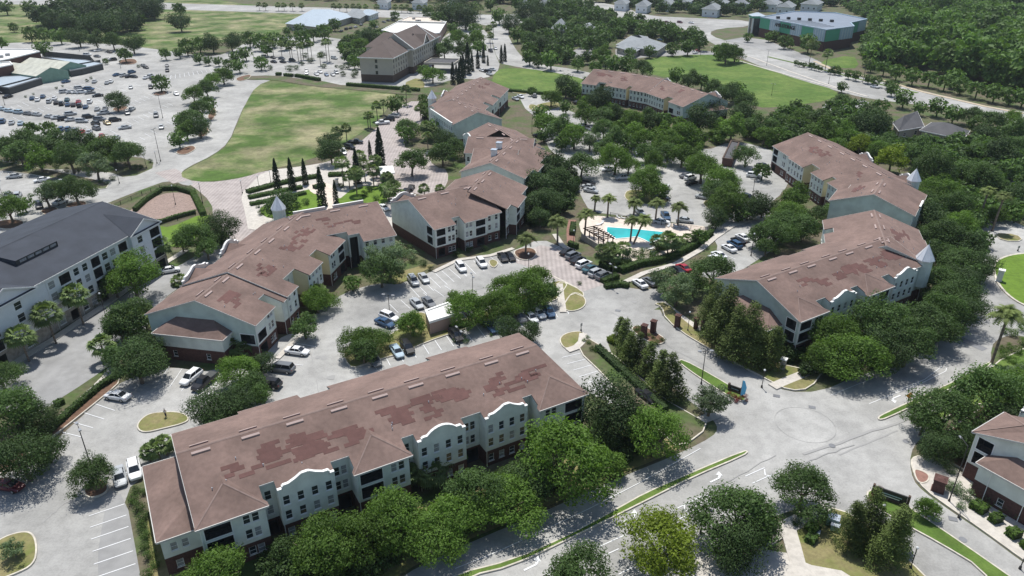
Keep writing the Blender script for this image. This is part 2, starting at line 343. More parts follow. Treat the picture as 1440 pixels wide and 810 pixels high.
island('corner_garden',[(1279,650),(1285,642),(1310,640),(1345,660),(1400,700),(1500,760),(1500,830),(1440,790),(1380,746),(1333,714),(1300,690),(1286,672)],'concrete',k=1)
island('corner_garden',[(1320,648),(1345,655),(1440,715),(1480,740),(1500,640),(1400,560),(1340,600),(1315,625)],'mulch',k=1,h=.27)
island('tree_bed',[(1283,660),(1296,663),(1308,670),(1305,680),(1293,682),(1286,674)],'paver_red',k=2,h=.29)
island('lawn_island',[(1400,510),(1420,500),(1440,490),(1500,470),(1500,600),(1400,560),(1300,600),(1290,590),(1340,568)],'grass',k=1)
island('lawn_island',[(1325,320),(1345,325),(1380,345),(1378,352),(1360,350)],'grass',k=1)
island('lawn_island',[(1395,328),(1430,330),(1440,340),(1410,340)],'grass_dry',k=1)
island('lawn_island',[(1428,235),(1445,232),(1470,245),(1440,250)],'grass_dry',k=1)
for q in([(746,158),(752,148),(775,143),(790,146),(788,152),(765,156)],[(745,146),(760,150),(752,157),(742,153)],[(876,276),(884,266),(930,272),(945,282),(930,290),(885,286)],[(985,286),(1000,278),(1050,290),(1045,300),(1000,298)],[(715,130),(735,126),(745,128),(740,134)]): island('lawn_island',q,'grass_dry',k=2)
for q in([(213,132),(232,127),(238,132),(220,136)],[(155,154),(175,148),(182,153),(165,158)],[(55,296),(78,290),(85,298),(62,304)],[(-20,315),(20,308),(40,314),(10,326)],[(90,288),(120,282),(124,290),(96,294)],[(243,214),(270,204),(278,210),(258,220)],[(276,190),(290,178),(296,184),(284,196)],[(290,165),(300,150),(306,158),(298,172)],[(165,85),(190,82),(195,90),(170,92)],[(330,110),(355,104),(350,112),(335,115)]): island('tree_bed',q,'mulch',k=2)
island('tree_bed',[(-60,222),(0,226),(60,238),(120,250),(155,258),(148,268),(120,262),(60,248),(0,240),(-60,236)],'soil',k=1)
island('hotel_bed',[(340,108),(385,106),(430,112),(440,118),(520,122),(590,128),(598,134),(560,133),(500,127),(440,122),(380,112),(345,113)],'soil',k=1,kerb=0)
sheet('hotel_lawn',[(565,118),(590,108),(600,122),(585,126)],'grass_dry')
# pavements
strip('sidewalk',[(0,524),(35,502),(75,478),(118,449),(150,428),(180,406),(205,386),(240,366),(262,352)],1.7,'concrete',h=0.230)
strip('sidewalk',[(88,586),(110,568),(135,545),(150,530),(158,518)],1.5,'concrete',h=0.250)
strip('sidewalk',[(820,470),(818,482),(810,490),(798,494)],1.6,'concrete',h=0.270)
strip('sidewalk',[(787,400),(789,418),(792,440)],1.5,'concrete',h=0.270)
strip('sidewalk',[(930,425),(955,445),(1000,475),(1040,500),(1075,520),(1100,540)],1.6,'concrete',h=0.260)
strip('sidewalk',[(1086,545),(1110,535),(1135,525),(1155,518)],2.0,'concrete',h=0.270)
strip('sidewalk',[(965,598),(990,590),(1008,583)],1.8,'concrete',h=0.260)
strip('sidewalk',[(1160,712),(1130,730),(1095,748),(1050,775),(1000,800),(960,830)],2.4,'concrete',h=0.240)
strip('sidewalk',[(1108,745),(1115,770),(1122,795),(1140,805),(1180,812),(1240,850)],2.2,'concrete',h=0.280)
strip('sidewalk',[(940,850),(1000,800),(1080,792),(1130,800)],4.5,'concrete',h=0.220)
strip('sidewalk',[(1050,810),(1120,806),(1160,815),(1200,840)],3.5,'concrete',h=0.290)
strip('sidewalk',[(870,402),(905,385),(950,372),(985,352),(1005,335),(1030,318)],1.6,'concrete',h=0.250)
strip('sidewalk',[(1030,318),(1060,308),(1090,312)],1.8,'concrete',h=0.260)
strip('sidewalk',[(780,330),(790,345),(810,358),(835,378),(856,392)],1.5,'concrete',h=0.250)
strip('sidewalk',[(610,383),(645,366),(690,360),(722,350)],1.3,'concrete',h=0.240)
strip('sidewalk',[(390,505),(410,485),(428,470)],1.2,'concrete',h=0.240)
strip('brick_path',[(805,310),(802,325),(803,343)],2.2,'paver_red',h=0.240)
strip('sidewalk',[(1000,66),(1060,82),(1120,104),(1178,124),(1220,136)],1.6,'concrete',h=0.170)
strip('sidewalk',[(1145,86),(1175,100),(1230,110),(1300,130),(1386,150),(1440,160)],2.5,'sand',h=0.170)
strip('grass_verge',[(1080,80),(1140,94),(1230,117),(1290,131)],2.0,'grass',h=0.190)
strip('sidewalk',[(1040,86),(1080,98),(1130,112),(1176,125)],1.5,'concrete',h=0.220)
# paver square in front of the pool
sheet('paver_square',[(712,365),(760,345),(785,350),(842,392),(850,400),(815,412),(790,398),(750,378)],'paver',k=0,z=.042)
strip('crosswalk_band',[(1350,476),(1385,492)],2.0,'asphalt_dark')
strip('crosswalk_band',[(232,240),(258,255)],7.0,'paver')
for a,b in(((745,372),(812,405)),((785,350),(850,396))): strip('paver_edge',[a,b],.35,'kerb_concrete')
# pool
island('pool_deck',[(813,312),(830,304),(870,307),(930,314),(985,318),(1003,324),(985,338),(955,352),(930,362),(905,370),(880,368),(858,356),(838,342),(818,332)],'deck',k=1,h=.3,kerb=.3)
def swim():
    px=[(854,321),(893,324),(932,328),(934,334),(915,343),(905,338),(895,334),(880,336),(866,337),(853,327)]
    w=ccw([tuple(G(*p))[:2] for p in px]); i2=inset(w,-.35); mb=MB(); n=len(w)
    for i in range(n):
        j=(i+1)%n
        mb.face([(i2[i][0],i2[i][1],.41),(i2[j][0],i2[j][1],.41),(w[j][0],w[j][1],.41),(w[i][0],w[i][1],.41)][::1])
    t=thing('swimming_pool',(0,0,0),'turquoise swimming pool with angled outline ringed by palms','swimming pool')
    mb.build('coping','trim_white',t)
    mb=MB(); mb.v=[(x,y,.385) for x,y in w]; mb.f=[tuple(q) for q in fill(w)]; mb.m=[0]*len(mb.f); o=mb.build('water','water',t)
    if sum(p.normal.z*p.area for p in o.data.polygons)<0: o.data.flip_normals()
swim()
# painted marks
def stripes(name,p0,p1,n,q0,q1,width=.14,mat='paint_white'):
    """n+1 stall lines from the row p0-p1 towards the row q0-q1"""
    z=nextm(); mb=MB(); a0,a1,b0,b1=G(*p0),G(*p1),G(*q0),G(*q1)
    for i in range(n+1):
        t=i/n; a=a0.lerp(a1,t); b=b0.lerp(b1,t); dv=(b-a).normalized(); s=Vector((-dv.y,dv.x,0))*width/2
        mb.face([(a+s).to_tuple()[:2]+(z,),(a-s).to_tuple()[:2]+(z,),(b-s).to_tuple()[:2]+(z,),(b+s).to_tuple()[:2]+(z,)])
    o=mb.build(name,mat); o['kind']='structure'
def darkstalls(px): sheet('stall_wear',px,'asphalt_dark',k=0)
sheet('stall_wear',[(150,700),(176,693),(196,800),(200,830),(150,850),(134,800)],'asphalt_old',k=1,z=.040)
stripes('parking_lines',(175,709),(194,812),6,(125,726),(136,832))
stripes('parking_lines',(90,606),(146,558),5,(130,628),(182,580)) if False else stripes('parking_lines',(88,608),(148,556),4,(115,615),(176,566))
stripes('parking_lines',(238,516),(312,527),4,(222,540),(290,560))
stripes('parking_lines',(392,510),(412,482),2,(426,514),(444,488))
stripes('parking_lines',(573,400),(640,374),7,(590,418),(657,388))
stripes('parking_lines',(642,373),(722,352),7,(656,389),(742,364))
stripes('parking_lines',(825,495),(885,555),7,(790,503),(850,570))
stripes('parking_lines',(520,500),(640,462),7,(530,520),(655,482))
stripes('parking_lines',(650,462),(790,420),8,(665,480),(800,442))
stripes('parking_lines',(788,346),(856,390),8,(776,352),(838,396),.14)
stripes('parking_lines',(1005,362),(1050,322),6,(1026,372),(1072,332))
stripes('parking_lines',(560,440),(640,412),5,(548,428),(625,402))
stripes('parking_lines',(60,230),(5,225),6,(50,250),(-8,244)) 
for k,(a,b,n) in enumerate((((15,150),(130,110),16),((0,172),(140,120),18),((10,190),(190,118),22),((60,200),(215,130),20),((110,205),(235,145),16),((160,212),(255,160),12))):
    stripes('parking_lines',a,b,n,(a[0]+9,a[1]+5),(b[0]+8,b[1]+3.5),.16)
stripes('parking_lines',(228,108),(300,96),12,(226,114),(304,100),.18)
stripes('parking_lines',(70,76),(140,84),9,(66,81),(134,90),.18)
stripes('parking_lines',(600,690),(600,690),1,(0,0),(0,0)) if False else None
# road markings
def line(name,px,w=.12,m='paint_white'): return strip(name,px,w,m)
line('lane_line',[(640,800),(700,776),(760,748),(830,715),(900,679),(985,631)],.12)
line('lane_line',[(780,795),(840,770),(880,752)],.14); line('lane_line',[(942,720),(985,699),(1000,696)],.14); line('lane_line',[(1048,670),(1075,658)],.14)
line('lane_line',[(820,795),(870,772)],.14); line('lane_line',[(955,730),(985,716)],.14); line('lane_line',[(1058,680),(1085,668)],.14); line('lane_line',[(870,808),(890,798)],.14)
for p in((836,775),(963,714),(1076,664)):
    line('lane_chevron',[(p[0]-1,p[1]-4),(p[0],p[1]+4),(p[0]+8,p[1]+6)],.18)
line('lane_line',[(1222,568),(1262,552),(1300,537),(1330,522),(1331,518)],.14); line('lane_line',[(1168,556),(1230,531)],.12); line('lane_line',[(1255,552),(1300,534),(1325,515)],.12)
line('lane_line',[(1085,300),(1110,290)],.1) if False else None
def arrow(px,ang,s=1.0,turn=1):
    z=nextm(); c=G(*px); ca,sa=math.cos(ang),math.sin(ang); T=lambda x,y:(c.x+(x*ca-y*sa)*s,c.y+(x*sa+y*ca)*s,z); mb=MB()
    mb.face([T(-1.5,-.12),T(.2,-.12),T(.2,.12),T(-1.5,.12)]); mb.face([T(.2,-.12),T(.7,.25*turn-.05),T(.55,.45*turn+.05),T(.1,.13)]); mb.face([T(.25,.7*turn),T(.9,.05*turn),T(1.1,1.0*turn)])
    o=mb.build('turn_arrow','paint_white'); o['kind']='structure'
for p in((752,795),(890,728),(1010,673)): arrow(p,R(31),1.15,1)
arrow((1257,560),R(208),1.2,1)
# ironwork in the road
def disc(name,px,r,m):
    c=G(*px); mb=MB(); z=nextm(); mb.face([(c.x+r*math.cos(a*math.pi/8),c.y+r*math.sin(a*math.pi/8),z) for a in range(16)]); o=mb.build(name,m); o['kind']='structure'
for p in((1170,627),(1274,621),(1354,759)): disc('manhole_cover',p,.55,'asphalt_dark')
for p in((1092,557),(1142,573),(869,437),(1340,730)):
    c=G(*p); mb=MB(); z=nextm(); mb.box((c.x,c.y,z-.006),(1.2,.9,.02),rz=R(-20)); mb.build('drain_grate','asphalt_dark')['kind']='structure'
# paving ring in the junction
c=G(1132,597); z=nextm(); mb=MB(); 
for k in range(40):
    a,b=[2*math.pi*q/40 for q in(k,k+1)]; mb.face([(c.x+r*math.cos(t),c.y+r*math.sin(t),z) for r,t in((5.0,a),(5.0,b),(5.05,b),(5.05,a))][::-1])
mb.build('joint_ring','seam')['kind']='structure'
for a,b,w in(((1100,655),(1230,600),1.2),((1060,700),(1160,640),.5),((1200,640),(1260,600),.6),((95,700),(60,730),.5)): pass

# worn streaks and seams in the paving
rs=random.Random(4)
for a,b,w in(((1130,640),(1275,590),.5),((1120,655),(1200,625),.25),((1180,640),(1262,606),.3),((60,735),(100,700),.25),((700,400),(560,430),.12),((860,440),(1000,520),.12),((910,520),(1010,585),.12),((1090,640),(1000,690),.15),((430,470),(450,560),.12),((120,700),(150,640),.12)):
    pts=[]; n=9
    for i in range(n+1):
        t=i/n; pts.append((a[0]+(b[0]-a[0])*t+rs.uniform(-1.5,1.5),a[1]+(b[1]-a[1])*t+rs.uniform(-1.2,1.2)))
    strip('tar_streak',pts,w,'seam')
for k in range(22):
    x,y=rs.choice([(700,380),(430,520),(100,640),(900,440),(650,475),(980,540),(860,240),(1000,250),(230,110),(120,150),(1250,560),(800,740)]); x+=rs.uniform(-60,60); y+=rs.uniform(-18,18)
    c=G(x,y); q=[]; r0=rs.uniform(.3,.9)
    for j in range(9): q.append((c.x+r0*math.cos(j*.7)*rs.uniform(.6,1.3),c.y+r0*math.sin(j*.7)*rs.uniform(.6,1.3)))
    sheet('oil_stain',q,'seam',k=2,world=True,z=nextm())
# ------------------------------------------------------------------ buildings
WIN={}
def window_mesh(w,h):
    k=(round(w,2),round(h,2))
    if k not in WIN:
        f=MB(); t=.07
        for c,s in (((-w/2+t/2,0,h/2),(t,.09,h)),((w/2-t/2,0,h/2),(t,.09,h)),((0,0,t/2),(w-2*t,.09,t)),((0,0,h-t/2),(w-2*t,.09,t)),((0,0,h/2),(w-2*t,.07,.05))): f.box(c,s)
        f.box((0,-.07,-.06),(w+.16,.16,.10))
        g=MB(); g.box((0,.03,h*.25+.0),(w-2*t,.02,h*.5-t)); g.box((0,.0,h*.75),(w-2*t,.02,h*.5-t))
        WIN[k]=(f.mesh('window',['trim_white']),f.mesh('window',['metal_dark']),g.mesh('pane',['glass']),g.mesh('pane',['glass_blind']))
    return WIN[k]
def split_parts(mb):
    """separate pieces that do not touch"""
    if not mb.v: return []
    par={}
    def find(a):
        while par[a]!=a: par[a]=par[par[a]]; a=par[a]
        return a
    key=[tuple(round(c,2) for c in v) for v in mb.v]
    for k in key: par.setdefault(k,k)
    for f in mb.f:
        a=find(key[f[0]])
        for i in f[1:]:
            b=find(key[i]); par[b]=a
    out={}
    for f in mb.f:
        r=find(key[f[0]]); m=out.setdefault(r,MB()); m.face([mb.v[i] for i in f])
    return list(out.values())
class Bld:
    """one building: an empty that parents its parts; everything is written in wing coordinates (u along ridge, n to the left, z up)"""
    def __init__(s,name,label,cat,org,rot=0):
        s.o=thing(name,(org[0],org[1],0),label,cat); s.org=Vector((org[0],org[1],0)); s.mb={}; s.setf(org,rot)
    def setf(s,org,rot):
        s.p=Vector((org[0],org[1],0))-s.org; s.r=R(rot); s.ca,s.sa=math.cos(s.r),math.sin(s.r); return s
    def T(s,u,n,z): return (s.p.x+u*s.ca-n*s.sa, s.p.y+u*s.sa+n*s.ca, z)
    def b(s,name): return s.mb.setdefault(name,MB())
    def face(s,name,pts): s.b(name).face([s.T(*p) for p in pts])
    def box(s,name,u0,u1,n0,n1,z0,z1):
        s.b(name).hexa([s.T(u,n,z) for z in(z0,z1) for u,n in((u0,n0),(u1,n0),(u1,n1),(u0,n1))])
    def flush(s,mats,objnames=None):
        for k,mb in s.mb.items():
            for part in split_parts(mb): part.build((objnames or {}).get(k,k),mats[k],s.o)
        s.mb={}
    def facade(s,a,b,zt,ops,wall='wall',base='brick_base',zb=3.0,frames=0,blind=.3):
        """vertical wall from a to b (outward = right of a->b) with real openings (t0,t1,z0,z1,kind)"""
        A=Vector((a[0],a[1])); B=Vector((b[0],b[1])); L=(B-A).length; t=(B-A)/L; nin=Vector((-t.y,t.x))
        P=lambda x,z,dn=0: s.T(A.x+t.x*x+nin.x*dn,A.y+t.y*x+nin.y*dn,z)
        ops=[o for o in ops if o[0]>=.05 and o[1]<=L-.05 and o[3]<zt]
        xs=sorted({0,L}|{o[0] for o in ops}|{o[1] for o in ops}); zs=sorted({0,zt}|({zb} if 0<zb<zt else set())|{o[2] for o in ops}|{o[3] for o in ops})
        for i in range(len(xs)-1):
            for j in range(len(zs)-1):
                x0,x1,z0,z1=xs[i],xs[i+1],zs[j],zs[j+1]; cx,cz=(x0+x1)/2,(z0+z1)/2
                if any(o[0]<cx<o[1] and o[2]<cz<o[3] for o in ops): continue
                s.b(base if cz<zb else wall).face([P(x0,z0),P(x1,z0),P(x1,z1),P(x0,z1)])
        rz=s.r+math.atan2(t.y,t.x)
        for o in ops:
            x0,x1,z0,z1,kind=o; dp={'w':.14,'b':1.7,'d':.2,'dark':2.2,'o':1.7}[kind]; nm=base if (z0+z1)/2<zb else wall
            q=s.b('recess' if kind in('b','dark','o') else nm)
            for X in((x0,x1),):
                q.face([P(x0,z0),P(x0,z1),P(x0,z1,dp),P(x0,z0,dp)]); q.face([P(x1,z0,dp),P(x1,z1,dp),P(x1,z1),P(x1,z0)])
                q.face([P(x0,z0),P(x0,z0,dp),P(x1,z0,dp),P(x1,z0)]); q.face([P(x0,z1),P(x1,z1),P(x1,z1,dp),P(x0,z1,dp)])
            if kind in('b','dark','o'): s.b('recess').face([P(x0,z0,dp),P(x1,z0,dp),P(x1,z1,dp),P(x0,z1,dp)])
            if kind=='w':
                wm=window_mesh(x1-x0,z1-z0); f=put('window',wm[frames],s.o,P((x0+x1)/2,z0,.10),rz); put('pane',wm[3 if random.random()<blind else 2],f)
            if kind in('b','o'):
                rl=MB(); h=1.0
                rl.hexa([P(x,z,dn) for z in(z0+h-.06,z0+h) for x,dn in((x0,.08),(x1,.08),(x1,.16),(x0,.16))])
                rl.hexa([P(x,z,dn) for z in(z0+.06,z0+.1) for x,dn in((x0,.08),(x1,.08),(x1,.16),(x0,.16))])
                k=int((x1-x0)/.22)
                for i in range(1,k):
                    x=x0+(x1-x0)*i/k; rl.face([P(x-.02,z0+.1,.12),P(x+.02,z0+.1,.12),P(x+.02,z0+h-.06,.12),P(x-.02,z0+h-.06,.12)])
                rl.build('railing','metal_dark',s.o)
                dr=MB(); w=(x1-x0)*.55; dr.hexa([P(x,z,dn) for z in(z0+.05,min(z1-.15,z0+2.1)) for x,dn in((x0+.3,dp-.06),(x0+.3+w,dp-.06),(x0+.3+w,dp-.02),(x0+.3,dp-.02))]); dr.build('balcony_door','glass',s.o)
                tb=s.b('trim'); 
                for (X0,X1,Z0,Z1) in((x0-.14,x0,z0-.14,z1+.14),(x1,x1+.14,z0-.14,z1+.14),(x0,x1,z0-.14,z0),(x0,x1,z1,z1+.14)):
                    tb.hexa([P(x,z,dn) for z in(Z0,Z1) for x,dn in((X0,-.05),(X1,-.05),(X1,.02),(X0,.02))])
EAVE_N=11.0; SL=4/11.0
def zr(n,ridge=12.8): return ridge-SL*abs(n)
FL=((.9,2.3),(3.75,5.35),(6.35,7.95))
WIDE=False
def ops_for(kind,w,fl=FL,flip=False,ground=True):
    o=[]; zs=fl if ground else fl[1:]
    if kind in('hip','gabb'):
        bw=min(3.3,w*.42)
        for i,(z0,z1) in enumerate(zs):
            if z0>3: o.append((.55,.55+bw,z0-.35,z1+.15,'b'))
            else: o.append((.9,.2+bw,.3,2.5,'dark'))
            x=.55+bw+.75
            if WIDE and w-x>2.0: c=(x+w)/2-.1; o.append((c-.85,c+.85,z0,z1,'w'))
            elif w-x>2.2:
                c=(x+w)/2-.1; o.append((c-1.05,c-.1,z0,z1,'w')); o.append((c+.12,c+1.07,z0,z1,'w'))
            elif w-x>1.2: o.append((x,x+.95,z0,z1,'w'))
    elif kind in('par','gab'):
        k=max(1,int(round(w/2.0)))
        for z0,z1 in zs:
            for i in range(k):
                x=w*(i+.5)/k; hw_=.75 if WIDE else .48; o.append((x-hw_,x+hw_,z0,z1,'w'))
    elif kind=='rec':
        if w>1.6:
            for z0,z1 in fl[1:]: 
                c=w/2; o.append((c-.5,c+.45,z0,z1,'w')) if w<2.4 else o.extend([(c-1.0,c-.08,z0,z1,'w'),(c+.1,c+1.0,z0,z1,'w')])
            o.append((.35,w-.3,.1,2.6,'dark'))
    elif kind=='arch':
        o.append((.4,w-.4,.1,8.2,'dark'))
    if flip: o=[(w-b,w-a,c,d,k) for a,b,c,d,k in o]
    return o
DEP={'hip':11.2,'par':10.2,'rec':8.0,'gab':11.2,'gabb':11.2,'arch':8.6}
def wing(B,org,rot,length,front,back,ridge=12.8,ends=('gable','gable'),zb=3.0,fl=FL,patches=0,wall='wall',vents=True,overh=.45,endops=(None,None),lean=None,eave_trim='trim',side_wall=None,seed=1):
    B.setf(org,rot); rn=random.Random(seed)
    # -- extend lists to (kind,u0,u1,depth,flip,wall)
    def norm(segs):
        out=[]
        for s_ in segs:
            s_=list(s_); k=s_[0]; opt=s_[3] if len(s_)>3 else {}
            out.append((k,s_[1],s_[2],opt.get('d',DEP[k]),opt))
        return out
    fr,bk=norm(front),norm(back)
    umin=min(s_[1] for s_ in fr); umax=max(s_[2] for s_ in fr)
    for sd,segs in((-1,fr),(1,bk)):
        for i,(k,u0,u1,dp,opt) in enumerate(segs):
            w=u1-u0; zt=zr(dp,ridge)-.12; wl=opt.get('wall',wall); N=sd*dp
            a,b=((u0,N),(u1,N)) if sd<0 else ((u1,N),(u0,N))
            if k=='par': zt=max(zt,9.2)
            B.facade(a,b,zt,ops_for(k,w,fl,opt.get('flip',False),opt.get('g',True)) if not opt.get('blank') else [],wl,'brick_base',zb)
            if k!='rec': mb=MB(); uu_=u0+.12; mb.tube(B.T(uu_,N+sd*.08,0),B.T(uu_,N+sd*.08,min(zt,zr(dp,ridge)-.2)),.05,.05,5); mb.build('downspout','trim_white',B.o)
            # cheek walls against the neighbours
            for q,uu in((i-1,u0),(i+1,u1)):
                if 0<=q<len(segs):
                    d2=segs[q][3]
                    if d2<dp-.01:
                        wc=opt.get('cheek',wl)
                        for nm,z0 in(('brick_base',0),(wc,zb)):
                            if nm=='brick_base': pts=[(uu,sd*d2,0),(uu,N,0),(uu,N,zb),(uu,sd*d2,zb)]
                            else: pts=[(uu,sd*d2,zb),(uu,N,zb),(uu,N,zr(dp,ridge)-.12),(uu,sd*d2,zr(d2,ridge)-.12)]
                            B.face(nm,pts)
                        if uu==u0 and not opt.get('noeave'): pass
            # roof strip
            ov=overh if k!='par' else -.02
            de=dp+ov; ze=zr(de,ridge); e0=overh*.8 if (i==0) else 0; e1=overh*.8 if (i==len(segs)-1) else 0
            ua,ub=u0-e0,u1+e1
            hipL= ends[0]=='hip' and i==0; hipR= ends[1]=='hip' and i==len(segs)-1
            r0=u0+(opt.get('hipin',2.5) if hipL else -e0); r1=u1-(opt.get('hipin',2.5) if hipR else -e1)
            th=.22
            top=[(ua,sd*de,ze),(ub,sd*de,ze),(r1,0,ridge),(r0,0,ridge)]
            B.face('roof',top if sd<0 else top[::-1]); B.face('roof',[(p[0],p[1],p[2]-th) for p in (top[::-1] if sd<0 else top)])
            for (p,q) in((top[0],top[1]),(top[1],top[2]),(top[3],top[0])):
                B.face('roof',[p,(p[0],p[1],p[2]-th),(q[0],q[1],q[2]-th),q])
            # white fascia and gutter, standing just proud of the roof edge
            if k!='par':
                B.box('fascia',ua,ub,sd*(de+.015),sd*(de+.09),ze-.26,ze-.05)
            if hipL or hipR: 
                uu,rr=(ua,r0) if hipL else (ub,r1)
                B.face('roof',[(uu,sd*de,ze),(rr,0,ridge),(uu,0,ze)]); 
            # hip dormer roof over the bay
            if k=='hip':
                um=(u0+u1)/2; zl=ze+.06; nf=sd*(de+.06); za=ze+2.35; na=sd*(dp-4.1); nb=sd*((ridge-za)/SL-.3)
                Lp=(u0-overh,nf,zl); Rp=(u1+overh,nf,zl); P1=(um,na,za); P2=(um,nb,za); Lb=(u0-overh,sd*(de-.6),zr(de-.6,ridge)-.05); Rb=(u1+overh,sd*(de-.6),zr(de-.6,ridge)-.05)
                f=[[Lp,Rp,P1],[Lp,P1,P2,Lb],[Rp,Rb,P2,P1]]
                for q in f: B.face('roof',q if sd<0 else q[::-1])
                for p,q in((Lp,P1),(Rp,P1)):
                    dv=Vector(q)-Vector(p); sdv=Vector((.13,0,0))
                    B.face('ridge_cap',[tuple(Vector(p)-sdv+Vector((0,0,.05))),tuple(Vector(p)+sdv+Vector((0,0,.05))),tuple(Vector(q)+sdv+Vector((0,0,.06))),tuple(Vector(q)-sdv+Vector((0,0,.06)))])
                B.box('fascia',u0-overh,u1+overh,nf+.01*sd,nf+.12*sd,zl-.26,zl+.03)
            if k=='par':
                # shaped parapet with white cap
                n0,n1=N,N-sd*.3; w=u1-u0; pk=opt.get('pk','peak'); H=opt.get('h',1.0)
                if pk=='flat': prof=[(0,9.5),(1,9.5)]
                elif pk=='round':
                    prof=[(0,9.2),(.1,9.2),(.1,9.75),(.22,9.75)]+[(.22+.56*t/8,9.85+1.0*math.sin(math.pi*t/8)**.8) for t in range(0,9)]+[(.78,9.75),(.9,9.75),(.9,9.2),(1,9.2)]
                else:
                    prof=[(0,9.2),(.1,9.2),(.1,9.75),(.2,9.75),(.34,10.25),(.44,10.75),(.56,10.75),(.66,10.25),(.8,9.75),(.9,9.75),(.9,9.2),(1,9.2)]
                pr=[(u0+w*x,z-.0) for x,z in prof]
                zt0=max(zr(dp,ridge)-.12,9.2)-.001
                for (xa,za_),(xb,zb_) in zip(pr,pr[1:]):
                    if xb-xa>.01:
                        B.face(wl,[(xa,n0,zt0),(xb,n0,zt0),(xb,n0,zb_),(xa,n0,za_)]); B.face(wl,[(xb,n1,zt0-.6),(xa,n1,zt0-.6),(xa,n1,za_),(xb,n1,zb_)])
                    # cap
                    dz=.16; a0=Vector((xa,0,za_)); b0=Vector((xb,0,zb_)); t=(b0-a0); 
                    if t.length<1e-3: continue
                    t.normalize(); up=Vector((-t.z,0,t.x))*dz; c=[]
                    for e in(Vector(),up):
                        for p,nn in((a0,n0+sd*.1),(b0,n0+sd*.1),(b0,n1-sd*.08),(a0,n1-sd*.08)):
                            c.append((p.x+e.x,nn,p.z+e.z+.002))
                    B.b('parapet_cap').hexa([B.T(*p) for p in c])
                for uu in(u0,u1): 
                    B.face(wl,[(uu,n0,zt0-.6),(uu,n1,zt0-.6),(uu,n1,9.2),(uu,n0,9.2)])
                if pk!='flat':
                    um=(u0+u1)/2; zg=10.35; f0=N-sd*.32; bn=sd*((ridge-zg)/SL-.3); hw=w*.33; zq=zr(abs(f0),ridge)-.03
                    for q in([(um-hw,f0,zq),(um,f0,zg),(um,bn,zg)],[(um,bn,zg),(um,f0,zg),(um+hw,f0,zq)]): B.face('roof',q if sd<0 else q[::-1])
                    B.box(wl,u0,u1,n1,n1-sd*.02,zq-1,zq) if False else None
                else:
                    pass
    # -- gable walls
    for e,uu,segs in((0,umin,0),(1,umax,-1)):
        if ends[e] in('none',): continue
        d1=fr[segs][3]; d2=bk[segs][3]; z1=zr(d1,ridge)-.12; z2=zr(d2,ridge)-.12
        a,b=((uu,d2),(uu,-d1)) if e==0 else ((uu,-d1),(uu,d2))
        gw=side_wall or wall; zl=min(z1,z2)
        B.facade(a,b,zl,endops[e] or [],gw,'brick_base',zb)
        hp=ends[e]=='hip'
        if not hp:
            pts=[(uu,-d1,zl),(uu,-d1,z1),(uu,0,ridge-.12),(uu,d2,z2),(uu,d2,zl)]
            B.face(gw,pts if e==0 else pts[::-1])
            for sd,dd in((-1,d1+overh),(1,d2+overh)):     # white rake boards
                q=uu-overh*.8-.07 if e==0 else uu+overh*.8+.01
                c=[]
                for dz in(-.22,.03):
                    for (u_,n_) in((q,0),(q+.06,0),(q+.06,sd*dd),(q,sd*dd)): c.append((u_,n_,zr(n_,ridge)+dz-.05))
                B.b('fascia').hexa([B.T(*p) for p in c])
    # -- ridge cap and vents
    r0=umin+(2.5 if ends[0]=='hip' else -.3); r1=umax-(2.5 if ends[1]=='hip' else -.3)
    c=[(r0,-.22,zr(.22,ridge)+.03),(r1,-.22,zr(.22,ridge)+.03),(r1,0,ridge+.06),(r0,0,ridge+.06),(r1,.22,zr(.22,ridge)+.03),(r0,.22,zr(.22,ridge)+.03)]
    B.face('ridge_cap',[c[0],c[1],c[2],c[3]]); B.face('ridge_cap',[c[3],c[2],c[4],c[5]])
    if vents:
        k=max(1,int((r1-r0)/6.2))
        for i in range(k):
            u=r0+(r1-r0)*(i+.5)/k+rn.uniform(-.4,.4)
            for sd in(-1,1):
                mb=MB(); c=[]
                for dz in(0,.22):
                    for (u_,n_) in((u-1.25,.75),(u+1.25,.75),(u+1.25,1.1),(u-1.25,1.1)): c.append(B.T(u_,sd*n_,zr(n_,ridge)+dz))
                mb.hexa(c); mb.build('ridge_vent','vent_pink',B.o)
        for i in range(int((umax-umin)/4)):            # pipe boots
            u=rn.uniform(umin+1,umax-1); n=-rn.uniform(3,7.5); mb=MB(); z=zr(n,ridge)
            mb.tube(B.T(u,n,z-.05),B.T(u,n,z+.35),.07,.07,6); mb.build('vent_pipe','metal_pale',B.o)
    # -- replaced shingles
    for pc in range(patches):
        u=rn.uniform(umin+2,umax-7); n=rn.uniform(2.4,5.2); rows=rn.randint(2,5); W_=rn.uniform(1.6,4.5)
        mb=MB()
        for r_ in range(rows):
            n0=n+r_*.62; 
            if n0>6.6: break
            a=u+rn.uniform(-1.2,1.2)+r_*.25; b=a+W_*rn.uniform(.5,1.2)
            a=max(a,umin+.3); b=min(b,umax-3.2); 
            if b-a<.6: continue
            t=.03+.002*(pc%7); mb.hexa([B.T(u_,-n_,zr(n_,ridge)+dz) for dz in(-.02,t) for u_,n_ in((a,n0),(b,n0),(b,n0+.62),(a,n0+.62))])
        mb.build('shingle_patch','roof_patch',B.o)
